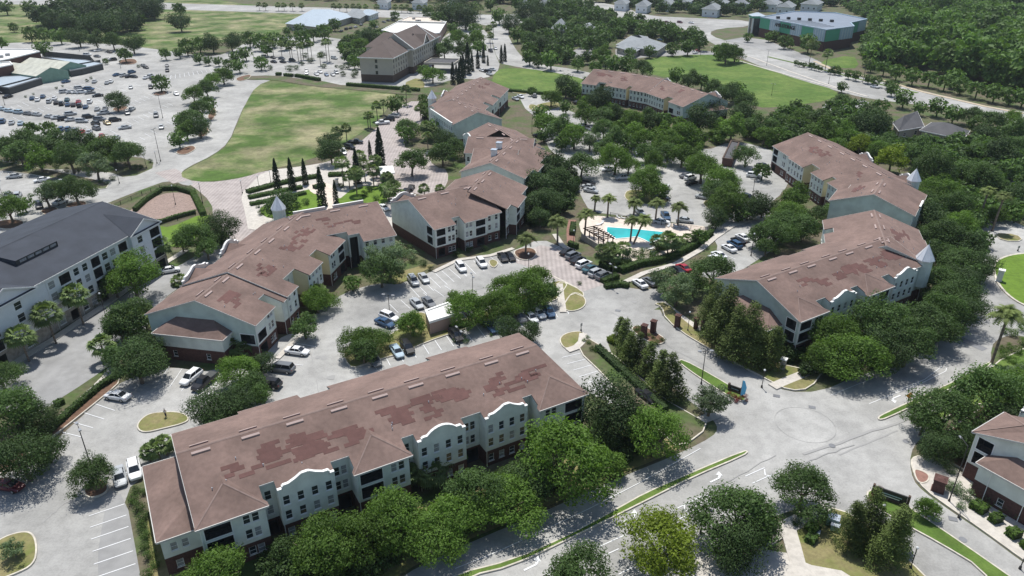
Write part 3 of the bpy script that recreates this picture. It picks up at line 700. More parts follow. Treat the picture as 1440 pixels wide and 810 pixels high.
    # -- lower hipped annex against the left end
    if lean:
        e,n0,n1,dep,ze,zt=lean; s_=-1 if e==0 else 1; uu=umin if e==0 else umax; uo=uu+s_*dep; zb2=3.0
        a,b=((uo,n1),(uo,n0)) if e==0 else ((uo,n0),(uo,n1))
        L=n1-n0
        ow=[(x-.45,x+.45,.9,2.2,'w') for x in (L*.25,L*.75)]
        B.facade(a,b,ze,ow,wall,'brick_base',zb2)
        for nn,dirn in((n0,1),(n1,-1)):
            p,q=((uo,nn),(uu,nn)) if (dirn==1)==(e==0) else ((uu,nn),(uo,nn))
            B.facade(p,q,ze,[(1.0,1.9,3.9,5.3,'w'),(2.4,3.3,3.9,5.3,'w'),(1.2,2.1,.9,2.2,'w')] if dep>4 else [],wall,'brick_base',zb2)
        o_=.4; A_=(uo+s_*o_,n0-o_,ze); B_=(uo+s_*o_,n1+o_,ze); C_=(uu-s_*.02,n1-3.2,zt); D_=(uu-s_*.02,n0+3.2,zt); E_=(uu-s_*.02,n0-o_,ze); F2=(uu-s_*.02,n1+o_,ze)
        for q in([A_,B_,C_,D_],[D_,E_,A_],[C_,B_,F2]): 
            B.face('roof',q if e==1 else q[::-1]); B.face('roof',[(p[0],p[1],p[2]-.2) for p in (q[::-1] if e==1 else q)])
        B.box('fascia',*(sorted((uo+s_*(o_+.015),uo+s_*(o_+.12)))),n0-o_,n1+o_,ze-.24,ze+.02)
        for nn,sg in((n0-o_,-1),(n1+o_,1)): B.box('fascia',*(sorted((uo+s_*o_,uu-s_*.02))),*(sorted((nn+sg*.015,nn+sg*.12))),ze-.24,ze+.02)
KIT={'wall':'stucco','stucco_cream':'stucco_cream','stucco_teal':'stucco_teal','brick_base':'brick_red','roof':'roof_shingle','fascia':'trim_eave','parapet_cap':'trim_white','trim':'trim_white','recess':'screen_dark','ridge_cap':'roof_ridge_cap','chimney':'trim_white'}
KN={'stucco_cream':'wall','stucco_teal':'wall'}
def turret(B,world,z0=4.0,r=1.75,ze=10.4,zt=13.9):
    x,y=world[0]-B.org.x,world[1]-B.org.y; m=MB(); m.tube((x,y,z0),(x,y,ze),r,r,8); m.build('turret_wall','stucco',B.o)
    m=MB(); m.tube((x,y,ze-.12),(x,y,ze+.12),r+.25,r+.25,8); m.build('turret_cornice','trim_white',B.o)
    m=MB(); m.tube((x,y,ze+.1),(x,y,zt),r+.3,.03,8)
    for k in range(8):
        a=math.pi*2*k/8+.0; m.tube((x+(r+.32)*math.cos(a),y+(r+.32)*math.sin(a),ze+.1),(x,y,zt+.03),.05,.03,4)
    m.build('turret_roof','turret_zinc',B.o); m=MB(); m.tube((x,y,zt),(x,y,zt+.9),.04,.02,5); m.build('finial','metal_pale',B.o)

# --- front building
A=Bld('apartment_building','long three storey building with patched maroon roof in the foreground beside the boulevard','apartment building',(-45.8,79.9),29.8)
wing(A,(-45.8,79.9),29.8,60,[('hip',0,8.4),('rec',8.4,10.4),('par',10.4,18.3),('rec',18.3,21.0),('hip',21.0,29.0),('rec',29.0,30.9),('par',30.9,38.8,{'pk':'round'}),('rec',38.8,42.2),('par',42.2,49.8),('rec',49.8,51.5),('hip',51.5,60.2,{'flip':True})],
 [('gab',0,9.5,{'d':10.2}),('gabb',9.5,19,{'d':11.8}),('gab',19,24,{'d':9.4}),('gabb',24,38,{'d':11.8}),('gab',38,42,{'d':9.4}),('gabb',42,50,{'d':11.8}),('gab',50,60.2,{'d':10.6})],
 ends=('gable','hip'),patches=28,lean=(0,-8.5,7.7,4.7,6.5,8.5),seed=3)
A.flush(KIT,KN)
# --- left L-shaped building
B=Bld('apartment_building','L-shaped maroon roofed apartment building with yellow gable wall and pointed turret','apartment building',(-61.3,127.5),79.3)
cornerb=[(19.6,22.6,z0-.35,z1+.15,'b') for z0,z1 in FL[1:]]
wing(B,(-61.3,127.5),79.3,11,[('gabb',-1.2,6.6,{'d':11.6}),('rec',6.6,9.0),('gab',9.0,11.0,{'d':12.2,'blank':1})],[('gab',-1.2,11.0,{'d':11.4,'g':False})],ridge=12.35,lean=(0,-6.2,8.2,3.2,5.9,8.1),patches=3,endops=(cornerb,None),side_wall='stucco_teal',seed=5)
wing(B,(-61.3,127.5),79.3,44,[('gab',11.0,15.9,{'d':12.3,'cheek':'stucco_cream'}),('rec',15.9,21.4,{'d':8.8}),('gab',21.4,28.6,{'d':12.3,'cheek':'stucco_cream'}),('rec',28.6,32.4,{'d':9.0,'wall':'stucco_cream','blank':1}),('gabb',32.4,41.8,{'d':12.4,'flip':True,'cheek':'stucco_cream'}),('gab',41.8,46,{'d':6.0,'blank':1})],
 [('par',11.0,20.9,{'d':11.5}),('gab',20.9,26,{'d':9.6}),('par',26,34,{'d':11.5,'pk':'round'}),('gab',34,46,{'d':10.8})],patches=9,seed=8)
wing(B,(-53.1,171.0),28.7,20.3,[('gab',-2,9.2,{'d':8.2,'blank':1}),('arch',9.2,12.0,{'d':9.5}),('gab',12.0,20.2,{'d':12.6,'wall':'wall'})],[('par',1.0,9.6,{'d':11.6,'pk':'flat'}),('gab',9.6,11.6,{'d':10.6}),('par',11.6,20.2,{'d':11.6,'pk':'flat'})],ridge=12.82,patches=3,ends=('gable','gable'),seed=9)
turret(B,tuple(G(393,303,8.5))[:2])
B.flush(KIT,KN)
# --- centre building
C=Bld('apartment_building','maroon roofed apartment building in the centre, green gable end facing the pool road','apartment building',(-26.1,183.1),37)
wing(C,(-26.1,183.1),37.0,20.2,[('gabb',-1.0,5.3,{'d':12.0}),('rec',5.3,7.7,{'d':9.5}),('gabb',7.7,15.0,{'d':12.4,'flip':True}),('gab',15.0,19.5,{'d':12.0})],[('par',-1.0,7,{'d':11.0,'pk':'round'}),('gab',7,21,{'d':10.4})],endops=([(19.2,21.9,z0-.35,z1+.15,'b') for z0,z1 in FL[1:]],None),seed=11)
wing(C,(-10.0,195.2),74.6,12,[('gab',-6.5,-3.0,{'d':10.4}),('gabb',-3.0,6.4,{'d':12.4}),('gab',6.4,13,{'d':11})],[('gab',-2,13,{'d':10.4})],ridge=12.82,ends=('none','gable'),seed=12)
C.flush(KIT,KN)
# --- clubhouse behind it
CH=Bld('clubhouse','clubhouse with crossing maroon gable roofs and two white cupolas in the middle of the village','clubhouse',tuple(G(691,231,12.8))[:2],0)
pa,pb=G(690,229,12.8),G(727,195,12.8); rot=math.degrees(math.atan2(pb.y-pa.y,pb.x-pa.x)); LL=(pb-pa).length
wing(CH,(pa.x,pa.y),rot,LL,[('gab',0,9,{'d':10.4}),('gabb',9,17,{'d':12}),('gab',17,26,{'d':10.6}),('gab',26,LL,{'d':11.4})],[('gab',0,12,{'d':9.6}),('gab',12,LL,{'d':8.8})],ridge=12.9,seed=13)
m1=G(728,214,11.5); m0=G(668,212,11.5); r2=math.degrees(math.atan2(m1.y-m0.y,m1.x-m0.x))
wing(CH,(m0.x,m0.y),r2,0,[('gab',0,(m1-m0).length,{'d':7.5})],[('gab',0,(m1-m0).length,{'d':7.5})],ridge=12.3,vents=False,seed=14)
m2=G(660,196,11.5); 
wing(CH,(m2.x,m2.y),r2,0,[('gab',0,22,{'d':8.5})],[('gab',0,22,{'d':8.5})],ridge=12.55,vents=True,seed=15)
for px in((694.8,217),(702,207)):
    q=G(*px,12.6)-CH.org; mb=MB(); mb.box((q.x,q.y,12.9),(1.6,1.6,2.2),rz=R(rot)); mb.build('cupola','trim_white',CH.o)
    mb=MB(); mb.box((q.x,q.y,14.15),(1.9,1.9,.25),rz=R(rot)); mb.build('cupola_cap','metal_pale',CH.o)
CH.flush(KIT,KN)
# --- upper centre building
D=Bld('apartment_building','maroon roofed building with pale blue gable end and turret below the bright green lawn','apartment building',(-13.2,281.3),114)
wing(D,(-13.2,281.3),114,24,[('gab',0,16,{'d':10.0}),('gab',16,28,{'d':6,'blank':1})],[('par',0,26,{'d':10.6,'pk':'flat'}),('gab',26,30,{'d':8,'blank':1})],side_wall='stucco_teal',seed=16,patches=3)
wing(D,(-22.5,312.4),78.6,42,[('gab',-8,2,{'d':12.2}),('rec',2,5,{'d':9.5}),('gabb',5,17,{'d':13}),('rec',17,20,{'d':9.5,'wall':'stucco_cream'}),('gabb',20,40,{'d':13})],[('gab',-6,12,{'d':11}),('par',12,22,{'d':11.5}),('gab',22,40,{'d':11})],ridge=12.85,seed=17,patches=2)
turret(D,tuple(G(608,146,8.0))[:2])
D.flush(KIT,KN)
wx=Bld('apartment_building','small maroon gable roofed block between the turret building and the clubhouse','apartment building',(3,240),0)
wing(wx,(1.8,241.0),112.5,25,[('gab',0,14,{'d':9.8}),('gab',14,27,{'d':10.6})],[('par',16,26,{'d':10.2,'pk':'round'}),('gab',26,27,{'d':9.5})],ridge=12.5,seed=18)
wx.flush(KIT,KN)
# --- upper right building
e_=[G(836,97,12.8),G(870,100.6,12.8),G(933,110.6,12.8),G(996,130.5,12.8)]
EB=Bld('apartment_building','long maroon roofed apartment building curving below the large vacant field','apartment building',tuple(e_[0])[:2],0)
rr=[math.degrees(math.atan2(e_[i+1].y-e_[i].y,e_[i+1].x-e_[i].x)) for i in range(3)]; ll=[(e_[i+1]-e_[i]).length for i in range(3)]
wing(EB,tuple(e_[0])[:2],rr[0],0,[('gab',0,ll[0]*.6,{'d':13,}),('arch',ll[0]*.6,ll[0]*.6+4,{'d':10}),('gabb',ll[0]*.6+4,ll[0]+5,{'d':13})],[('gab',0,ll[0],{'d':11})],seed=19,patches=3)
L=ll[1]; wing(EB,tuple(e_[1])[:2],rr[1],0,[('gab',0,L*.14,{'d':9,'wall':'stucco_cream','blank':1}),('gab',L*.14,L*.55,{'d':12.4,'cheek':'stucco_cream'}),('rec',L*.55,L*.62,{'d':9.5,'wall':'stucco_cream'}),('gab',L*.62,L,{'d':12.4,'cheek':'stucco_cream'})],[('gab',0,L*.7,{'d':11}),('par',L*.7,L*.9,{'d':11.4}),('gab',L*.9,L,{'d':11})],ridge=12.84,seed=20,ends=('none','gable'),patches=2)
L=ll[2]; wing(EB,tuple(e_[2])[:2],rr[2],0,[('gab',0,L*.55,{'d':11.5,'cheek':'stucco_cream'}),('rec',L*.55,L*.68,{'d':9,'wall':'stucco_cream','blank':1}),('gabb',L*.68,L,{'d':12,'cheek':'stucco_cream'})],[('gab',0,L*.6,{'d':11}),('par',L*.6,L*.85,{'d':11.4}),('gab',L*.85,L,{'d':11})],ridge=12.45,seed=21,side_wall='stucco_teal',lean=(1,-1,8.5,3.5,6,8),patches=2)
EB.flush(KIT,KN)
# --- right upper building
FB=Bld('apartment_building','maroon roofed apartment building on the right with yellow walls between its white bays','apartment building',(102.4,250.5),-83.9)
wing(FB,(102.4,250.5),-83.9,46,[('gabb',0,13.2,{'d':11.6}),('gab',13.2,24,{'d':12.2,'cheek':'stucco_cream'}),('rec',24,29.3,{'d':9.2,'wall':'stucco_cream'}),('gab',29.3,37.2,{'d':12.2,'cheek':'stucco_cream'}),('rec',37.2,39.4,{'d':9.2,'wall':'stucco_cream','blank':1}),('gab',39.4,49,{'d':12})],
 [('gab',0,15,{'d':11}),('par',15,23,{'d':11.4}),('gab',23,38,{'d':11}),('par',38,45,{'d':11.4,'pk':'round'}),('gab',45,49,{'d':8})],patches=4,seed=22)
wing(FB,(106.4,200.9),-123.6,18.2,[('gab',3,6.5,{'d':7.6,'blank':1}),('gab',6.5,17.2,{'d':10.4})],[('gab',-3,5,{'d':10.8}),('par',5,11,{'d':11.2,'pk':'flat'}),('gab',11,17.2,{'d':10.4})],ridge=12.9,side_wall='stucco_teal',patches=3,seed=23)
turret(FB,tuple(G(1283,262,8.5))[:2])
FB.flush(KIT,KN)
# --- right lower building
GB=Bld('apartment_building','maroon roofed apartment building with patched shingles right of the entry drive','apartment building',(50.8,134.5),31.5)
wing(GB,(50.8,134.5),31.5,41,[('hip',-.8,7.0),('rec',7.0,9.8),('par',9.8,17.9),('rec',17.9,20.2),('hip',20.2,28.4,{'flip':True}),('rec',28.4,31.0),('par',31.0,39.0),('gab',39.0,43,{'d':9,'blank':1})],
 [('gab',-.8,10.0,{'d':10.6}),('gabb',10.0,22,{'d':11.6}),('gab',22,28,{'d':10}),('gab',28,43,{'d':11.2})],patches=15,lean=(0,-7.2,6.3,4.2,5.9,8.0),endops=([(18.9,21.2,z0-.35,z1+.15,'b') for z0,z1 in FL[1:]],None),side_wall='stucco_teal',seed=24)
wing(GB,(85.6,155.8),72.2,19.2,[('gab',-4,5,{'d':9,'blank':1}),('gab',5,13,{'d':11}),('gab',13,19.4,{'d':10.6})],[('gab',1,10,{'d':11.2}),('rec',10,13,{'d':9}),('gab',13,19.4,{'d':11})],ridge=12.83,patches=3,seed=25)
turret(GB,tuple(G(1298,375,8.5))[:2])
GB.flush(KIT,KN)
# --- far right corner building
HB=Bld('apartment_building','corner of a maroon roofed apartment building with open balconies at the right edge','apartment building',(76.6,80.2),32)
wing(HB,(76.6,80.2),32,30,[('gab',0,30,{'d':10.6})],[('hip',0,8.4),('rec',8.4,10.5),('par',10.5,18.4),('rec',18.4,21),('hip',21,30)],patches=2,lean=(0,-8,8.4,3.0,6.0,8.0),endops=([(.5,2.7,z0-.35,z1+.15,'b') for z0,z1 in FL[1:]],None),seed=26)
HB.setf((76.6,80.2),32)
for n_ in(6.5,1.5): HB.b('downspout').tube(HB.T(-3.1,n_,0),HB.T(-3.1,n_,5.8),.06,.06,6)
KK=dict(KIT); KK['downspout']='trim_white'
HB.flush(KK,KN)
# ------------------------------------------------------------------ vegetation
def leaf_mesh(name,C,N,S,T,mats,elong=1.3):
    """C centres, N normals, S sizes, T tint: one rhombic leaf spray per entry"""
    n=len(C); N=N/np.linalg.norm(N,axis=1,keepdims=True)
    r=rng.normal(size=(n,3)); a=np.cross(N,r); a/=np.linalg.norm(a,axis=1,keepdims=True)+1e-9; b=np.cross(N,a)
    S=S[:,None]; V=np.stack([C-a*S*elong,C-b*S*.62+N*S*.12,C+a*S*elong,C+b*S*.62+N*S*.12],1).reshape(-1,3)
    me=bpy.data.meshes.new(name); me.vertices.add(4*n); me.vertices.foreach_set('co',V.astype(np.float32).ravel())
    me.loops.add(4*n); me.loops.foreach_set('vertex_index',np.arange(4*n,dtype=np.int32)); me.polygons.add(n)
    me.polygons.foreach_set('loop_start',np.arange(0,4*n,4,dtype=np.int32)); 
    me.materials.append(M[mats]); me.update(calc_edges=True)
    at=me.attributes.new('tint','FLOAT','FACE'); at.data.foreach_set('value',T.astype(np.float32)); return me
def rand_dir(n):
    v=rng.normal(size=(n,3)); return v/np.linalg.norm(v,axis=1,keepdims=True)
def crown(kind,mat_,nq,ls,seed):
    """unit crown, radius about 1, centred on the origin"""
    global rng; rng=np.random.default_rng(seed)
    if kind=='cone':
        nb=80; t=rng.random(nb)**.85; z=-1.1+3.0*t; rr=(1-t)**.8*.66+.03; a=rng.random(nb)*6.28; 
        c=np.stack([np.cos(a)*rr*.75,np.sin(a)*rr*.75,z],1); br=.15+.20*(1-t)
    elif kind=='round':
        nb=40; d=rand_dir(nb); c=d*np.array([.66,.66,.56]); br=rng.uniform(.24,.44,nb)
    elif kind=='open':
        nb=34; d=rand_dir(nb); rad=rng.uniform(.45,.95,nb)[:,None]; c=d*rad*np.array([.8,.8,.62]); br=rng.uniform(.13,.27,nb)
    else:  # broad: domed umbrella of many billows
        nb=74; d=rand_dir(nb); d[:,2]=np.abs(d[:,2])*1.4-.62; rad=rng.uniform(.55,.84,nb)[:,None]; c=d*rad*np.array([.98,.98,.86])
        c+=rng.normal(size=c.shape)*.05; br=rng.uniform(.15,.30,nb)
    if kind!='cone':
        dd=c/(np.linalg.norm(c,axis=1,keepdims=True)+1e-6); f=np.ones(nb)
        for _ in range(5): f+=.11*np.sin(dd@rand_dir(1)[0]*rng.uniform(2,4.5)+rng.uniform(0,6.28))
        c=c*f[:,None]
    w=br**2; k=rng.choice(nb,nq,p=w/w.sum()); d=rand_dir(nq); d[:,2]=d[:,2]*.85+.12
    rad=br[k]*(rng.random(nq)**.33*.75+.32+rng.exponential(.11,nq)); P=c[k]+d*rad[:,None]*np.array([1,1,.82])
    ct=rng.uniform(.15,.8,nb); T=np.clip(ct[k]+rng.normal(0,.16,nq),0,1)
    Nn=d+rand_dir(nq)*.75+np.array([0,0,.35]); S=ls*rng.uniform(.55,1.35,nq)
    return leaf_mesh('crown',P,Nn,S,T,mat_)
def trunk_mesh(kind,seed,mat_='bark'):
    rn=random.Random(seed); m=MB()
    if kind=='cone': m.tube((0,0,0),(0,0,1.1),.06,.04,7); return m.mesh('trunk',[mat_])
    # unit: crown radius 1 centred at z=H
    top=(rn.uniform(-.05,.05),rn.uniform(-.05,.05),.62); m.tube((0,0,0),top,.075,.055,7)
    for i in range(6):
        a=i*1.05+rn.uniform(-.3,.3); r=rn.uniform(.25,.6); e=(r*math.cos(a),r*math.sin(a),rn.uniform(1.05,1.5)); m.tube(top,e,.035,.014,5)
        e2=(e[0]*1.35+rn.uniform(-.1,.1),e[1]*1.35+rn.uniform(-.1,.1),e[2]+.2); m.tube(e,e2,.014,.007,4)
    return m.mesh('trunk',[mat_])
TK={ # kind: (shape, material, label look, trunk height in radii, category look)
 'elm':('broad','leaf_elm','bright green elm'),'oak':('broad','leaf_oak','mid green oak'),'dark':('round','leaf_dark','dark green oak'),
 'lime':('broad','leaf_lime','yellow-green tree'),'grey':('open','leaf_grey','thin grey-green tree'),'mag':('cone','leaf_magnolia','pointed magnolia'),'wood':('round','leaf_wood','bushy woodland tree')}
CROWN={}; TRUNK={}
def tree_meshes(kind,lod,v):
    k=(kind,lod,v)
    if k not in CROWN:
        sh,mt,_=TK[kind]; nq,ls={0:(11000,.028),1:(5000,.042),2:(1700,.075)}[lod]
        if sh=='open': nq=int(nq*.6)
        CROWN[k]=crown(sh,mt,nq,ls,100+hash((kind,))%1+v*13+lod*5+len(kind)*31); TRUNK[k]=trunk_mesh(sh,v)
    return CROWN[k],TRUNK[k]
def place_tree(cx,cy,r,kind,label,group,height=None):
    px0=r; r=r*(1.0 if 'middle car park' in label else 1.3 if 'resident' in label else 1.22 if r<24 and kind!='mag' else (1.12 if kind=='mag' else 1.06)); zc=3.0
    for _ in range(5):
        p=G(cx,cy,zc); rad=r*depth(p)/F_
        hk={'cone':1.2}.get(TK[kind][0],.86 if (kind=='elm' and px0<36) else .98); zc=min(rad*hk,10)
    rad=max(.8,rad); px=r; lod=0 if px>=26 else (1 if px>=13 else 2); v=random.randrange(3 if lod else 4)
    cm,tm=tree_meshes(kind,lod,v)
    if zc<1.0: zc=1.0
    t=thing('tree' if kind!='mag' else 'magnolia_tree',(p.x,p.y,0),label,'tree',group,rz=random.uniform(0,6.28))
    flat=random.uniform(.88,1.05)
    if TK[kind][0]=='cone': flat=.98
    c=put('crown',cm,t,(0,0,zc),scale=(rad,rad*random.uniform(.92,1.06),rad*flat)); c.scale=(rad*(1.22 if kind=='mag' else random.uniform(.92,1.1)),rad*(1.22 if kind=='mag' else random.uniform(.9,1.1)),rad*flat); c.rotation_euler=(random.uniform(-.08,.08),random.uniform(-.08,.08),0)
    put('trunk',tm,t,(0,0,0),scale=(rad,rad,zc/1.28 if TK[kind][0]!='cone' else zc))
    return t
ALLT=[]
def trees(area,rows,group=None):
    """rows: (x,y,r,kind) in photo pixels; labels count from the left inside the area"""
    rows=sorted(rows,key=lambda q:q[0]); n=len(rows)
    for i,(x,y,r,k) in enumerate(rows):
        o=ordn(i,n); lab=f"{TK[k][2]} {area}"+(f", {o}" if o else '')
        ALLT.append((x,y,r,k,lab,group or ('trees '+area)))
trees('along the boulevard',[(300,806,48,'elm'),(366,770,26,'elm') if 0 else (398,775,20,'dark'),(455,770,52,'elm'),(505,752,46,'elm'),(560,728,50,'elm'),(606,752,46,'elm'),(640,722,46,'elm'),(673,690,48,'oak'),(712,700,44,'elm'),(745,672,42,'oak'),(800,640,66,'elm'),(862,652,20,'elm')])
trees('beside the small striped lot',[(860,574,48,'dark'),(923,604,46,'elm'),(845,610,26,'dark')])
trees('at the entry drive corner',[(999,560,31,'grey')])
trees('on the near side of the boulevard',[(812,808,50,'oak'),(933,762,56,'lime'),(1038,720,56,'oak'),(1130,682,40,'oak'),(1040,765,40,'dark'),(1068,745,30,'dark')])
trees('in the corner garden',[(1198,745,24,'mag'),(1225,735,28,'mag'),(1256,765,30,'mag'),(1262,745,22,'mag')])
trees('on the median beside the dark sign',[(1305,715,17,'elm')])
trees('by the right corner building',[(1330,575,46,'oak'),(1392,550,50,'oak'),(1430,590,34,'dark'),(1300,590,26,'oak'),(1355,620,26,'dark'),(1425,545,36,'elm'),(1440,530,30,'grey'),(1322,628,22,'dark')])
trees('between the right building and the boulevard',[(1175,468,38,'elm'),(1205,494,42,'elm'),(1160,505,26,'elm'),(1240,456,44,'oak'),(1280,478,42,'oak'),(1222,430,28,'dark'),(1305,450,40,'oak'),(1330,435,34,'oak'),(1362,436,30,'dark'),(1355,412,30,'dark'),(1245,490,36,'dark'),(1320,460,26,'oak'),(1187,508,26,'dark')])
trees('right of the entry drive',[(1003,440,24,'mag'),(1018,458,30,'mag'),(1038,448,27,'dark'),(1056,478,28,'mag'),(1072,474,24,'dark'),(1085,494,20,'mag'),(1035,480,26,'mag'),(1015,445,22,'dark'),(1048,465,24,'dark'),(953,403,30,'grey'),(1003,380,34,'oak'),(935,395,20,'grey'),(975,400,18,'grey')])
trees('in the hedge left of the entry drive',[(880,478,17,'mag'),(886,496,16,'mag'),(899,500,17,'mag'),(912,510,17,'mag'),(928,528,19,'mag'),(946,536,22,'mag'),(872,468,12,'mag')])
trees('in the middle car park',[(500,480,27,'elm'),(523,474,26,'elm'),(510,492,24,'oak'),(580,455,25,'elm'),(642,425,20,'elm'),(660,435,32,'elm'),(690,430,30,'elm'),(715,420,30,'elm'),(708,402,22,'elm'),(745,405,34,'elm'),(768,410,22,'oak'),(755,390,24,'elm'),(718,464,20,'dark'),(745,466,19,'dark')])
trees('in front of the L-shaped building',[(546,362,38,'grey'),(535,378,28,'oak'),(495,398,11,'elm'),(445,420,22,'elm'),(428,458,18,'oak'),(336,518,30,'elm'),(302,572,34,'dark'),(326,564,28,'dark'),(350,542,20,'oak'),(366,512,14,'dark'),(364,552,16,'oak')])
trees('at the left end of the L-shaped building',[(178,446,36,'oak'),(192,508,36,'dark'),(168,462,24,'oak'),(205,490,26,'dark'),(160,500,18,'oak')])
trees('at the lower left edge',[(15,575,42,'oak'),(55,588,26,'dark'),(30,640,44,'dark'),(66,632,20,'dark'),(0,528,26,'oak'),(130,665,32,'oak'),(17,770,17,'grey')])
trees('along the white apartment street',[(185,386,36,'elm'),(160,398,20,'oak'),(273,332,27,'oak'),(308,318,26,'dark'),(290,348,16,'oak'),(255,340,14,'oak')])
trees('in the left car park islands',[(105,264,27,'oak'),(64,270,20,'grey'),(12,292,22,'elm'),(34,288,10,'elm'),(85,268,16,'oak')])
trees('in the row below the big car park',[(4,205,20,'oak'),(27,214,18,'oak'),(55,222,20,'elm'),(35,198,18,'oak'),(75,200,18,'oak'),(98,218,26,'oak'),(60,205,16,'dark'),(133,230,24,'grey'),(110,200,18,'dark'),(140,210,20,'oak'),(158,212,20,'elm'),(178,212,22,'oak'),(45,180,10,'dark'),(68,182,11,'dark'),(130,202,14,'oak')])
trees('inside the big car park',[(225,116,11,'dark'),(163,142,13,'dark')])
trees('in the row beside the curving road',[(251,196,11,'oak'),(262,184,14,'elm'),(268,166,15,'oak'),(280,178,14,'dark'),(283,152,14,'oak'),(271,132,13,'elm'),(290,122,13,'oak'),(298,111,12,'elm'),(313,105,13,'elm'),(256,170,10,'oak'),(292,145,10,'dark')])
trees('in the wooded clump by the far field',[(72,30,13,'dark'),(98,34,13,'dark'),(112,14,14,'dark'),(135,20,16,'dark'),(150,34,16,'dark'),(163,10,14,'dark'),(176,30,14,'dark'),(196,12,16,'dark'),(215,12,12,'dark'),(125,36,14,'dark'),(185,20,12,'dark')])
trees('beyond the upper left car park',[(8,10,9,'dark'),(42,10,9,'dark'),(42,47,10,'dark'),(60,48,9,'oak'),(84,50,10,'oak'),(110,52,12,'dark'),(135,55,12,'oak'),(158,56,12,'oak'),(186,60,13,'dark'),(60,68,10,'oak'),(175,76,10,'dark'),(148,86,4,'dark'),(0,60,10,'elm')])
trees('in the far field',[(252,12,9,'dark'),(253,30,12,'dark'),(18,38,6,'dark')])
trees('between the car park and the far field',[(262,65,11,'dark'),(280,62,10,'oak'),(298,60,12,'dark'),(325,58,12,'dark'),(350,54,10,'dark'),(280,82,7,'dark'),(293,85,6,'dark'),(307,86,6,'dark'),(320,90,7,'dark'),(336,92,9,'oak'),(232,75,8,'grey'),(252,74,7,'dark'),(345,75,9,'dark'),(332,80,8,'dark')])
trees('left of the hotel car park',[(366,58,11,'oak'),(384,55,10,'oak'),(402,58,10,'dark'),(425,52,11,'oak'),(440,48,9,'dark'),(455,44,10,'oak'),(366,88,9,'elm'),(470,34,8,'dark'),(375,70,8,'oak'),(405,44,6,'dark'),(422,40,7,'dark')])
trees('around the hotel',[(505,64,12,'elm'),(520,52,13,'dark'),(488,68,10,'elm'),(540,54,10,'dark'),(498,86,9,'elm'),(645,52,13,'elm'),(625,68,14,'oak'),(650,70,12,'oak'),(670,54,12,'elm'),(608,104,13,'elm'),(598,100,10,'elm'),(668,42,9,'oak'),(638,40,8,'dark'),(518,75,9,'elm'),(675,66,10,'elm')])
trees('by the white roofed shop',[(635,18,18,'dark'),(655,24,17,'dark'),(618,26,11,'dark'),(602,18,8,'dark'),(555,22,6,'dark'),(578,14,4,'dark'),(526,34,6,'oak'),(648,8,12,'dark')])
trees('beside the road to the shops',[(702,22,10,'oak'),(716,32,12,'dark'),(738,18,13,'dark'),(758,14,12,'dark'),(742,36,12,'oak'),(760,32,12,'dark'),(728,48,10,'dark'),(745,54,13,'oak'),(765,52,12,'dark'),(745,70,11,'dark'),(762,66,13,'dark'),(780,72,12,'dark'),(795,62,11,'dark'),(775,84,12,'lime'),(757,84,9,'dark'),(745,80,10,'dark'),(798,74,10,'dark')])
trees('behind the grey roofed houses',[(778,8,10,'dark'),(800,12,11,'dark'),(812,8,10,'dark'),(815,30,9,'dark'),(836,24,11,'dark'),(790,24,10,'dark'),(802,38,8,'oak'),(730,4,10,'dark'),(750,4,9,'dark'),(690,6,8,'dark'),(668,10,8,'dark')])
trees('around the small grey roofed offices',[(848,44,10,'dark'),(868,36,11,'oak'),(885,34,10,'grey'),(905,42,10,'oak'),(922,36,11,'oak'),(938,46,11,'dark'),(952,46,9,'oak'),(970,52,12,'dark'),(985,58,11,'dark'),(824,48,10,'dark'),(810,50,10,'dark'),(838,60,11,'dark'),(855,54,10,'dark'),(845,78,13,'elm'),(852,86,10,'oak'),(886,74,7,'grey'),(914,72,8,'dark'),(946,68,9,'dark'),(968,66,10,'dark'),(813,90,9,'grey'),(900,50,8,'dark'),(963,55,8,'dark')])
trees('behind the curved maroon building',[(866,90,12,'grey'),(882,90,12,'oak'),(904,94,13,'oak'),(838,94,9,'grey'),(952,106,11,'oak'),(970,112,13,'oak'),(987,114,11,'dark'),(1003,124,13,'oak'),(1022,130,14,'dark'),(1038,128,12,'oak'),(1050,142,14,'oak')])
trees('in the far field below the highway',[(1022,74,15,'elm'),(1034,74,13,'elm'),(1012,72,10,'elm'),(1185,122,7,'dark')])
trees('left of the curved building',[(796,120,15,'dark'),(806,128,10,'dark'),(828,114,8,'mag'),(775,137,13,'elm'),(796,150,9,'dark'),(840,138,16,'dark'),(748,128,6,'dark')])
trees('in front of the curved maroon building',[(823,160,17,'elm'),(846,162,16,'oak'),(868,160,14,'oak'),(890,168,15,'elm'),(915,166,15,'oak'),(934,168,12,'elm'),(962,184,18,'elm'),(985,166,20,'dark'),(1008,155,14,'dark'),(1030,180,19,'elm'),(1060,176,16,'oak'),(1075,190,14,'elm'),(945,196,14,'elm'),(1040,158,15,'dark')])
trees('in the upper rows of the resident car park',[(770,172,17,'elm'),(790,180,17,'oak'),(808,190,18,'elm'),(762,160,12,'oak'),(830,196,14,'grey'),(850,180,14,'oak'),(868,194,16,'oak'),(890,188,17,'elm'),(908,198,16,'elm'),(928,206,14,'elm'),(882,202,12,'oak'),(765,190,9,'dark'),(790,200,10,'dark')])
trees('in the lower rows of the resident car park',[(818,228,18,'oak'),(850,208,14,'oak'),(866,222,22,'elm'),(884,230,14,'elm'),(920,226,14,'elm'),(940,212,14,'oak'),(960,216,18,'elm'),(988,234,23,'elm'),(975,222,15,'elm'),(905,252,22,'elm'),(918,264,18,'elm'),(1018,256,22,'elm'),(1022,282,24,'elm'),(1008,268,16,'dark'),(1050,218,14,'oak'),(1073,240,12,'dark'),(910,214,13,'oak')])
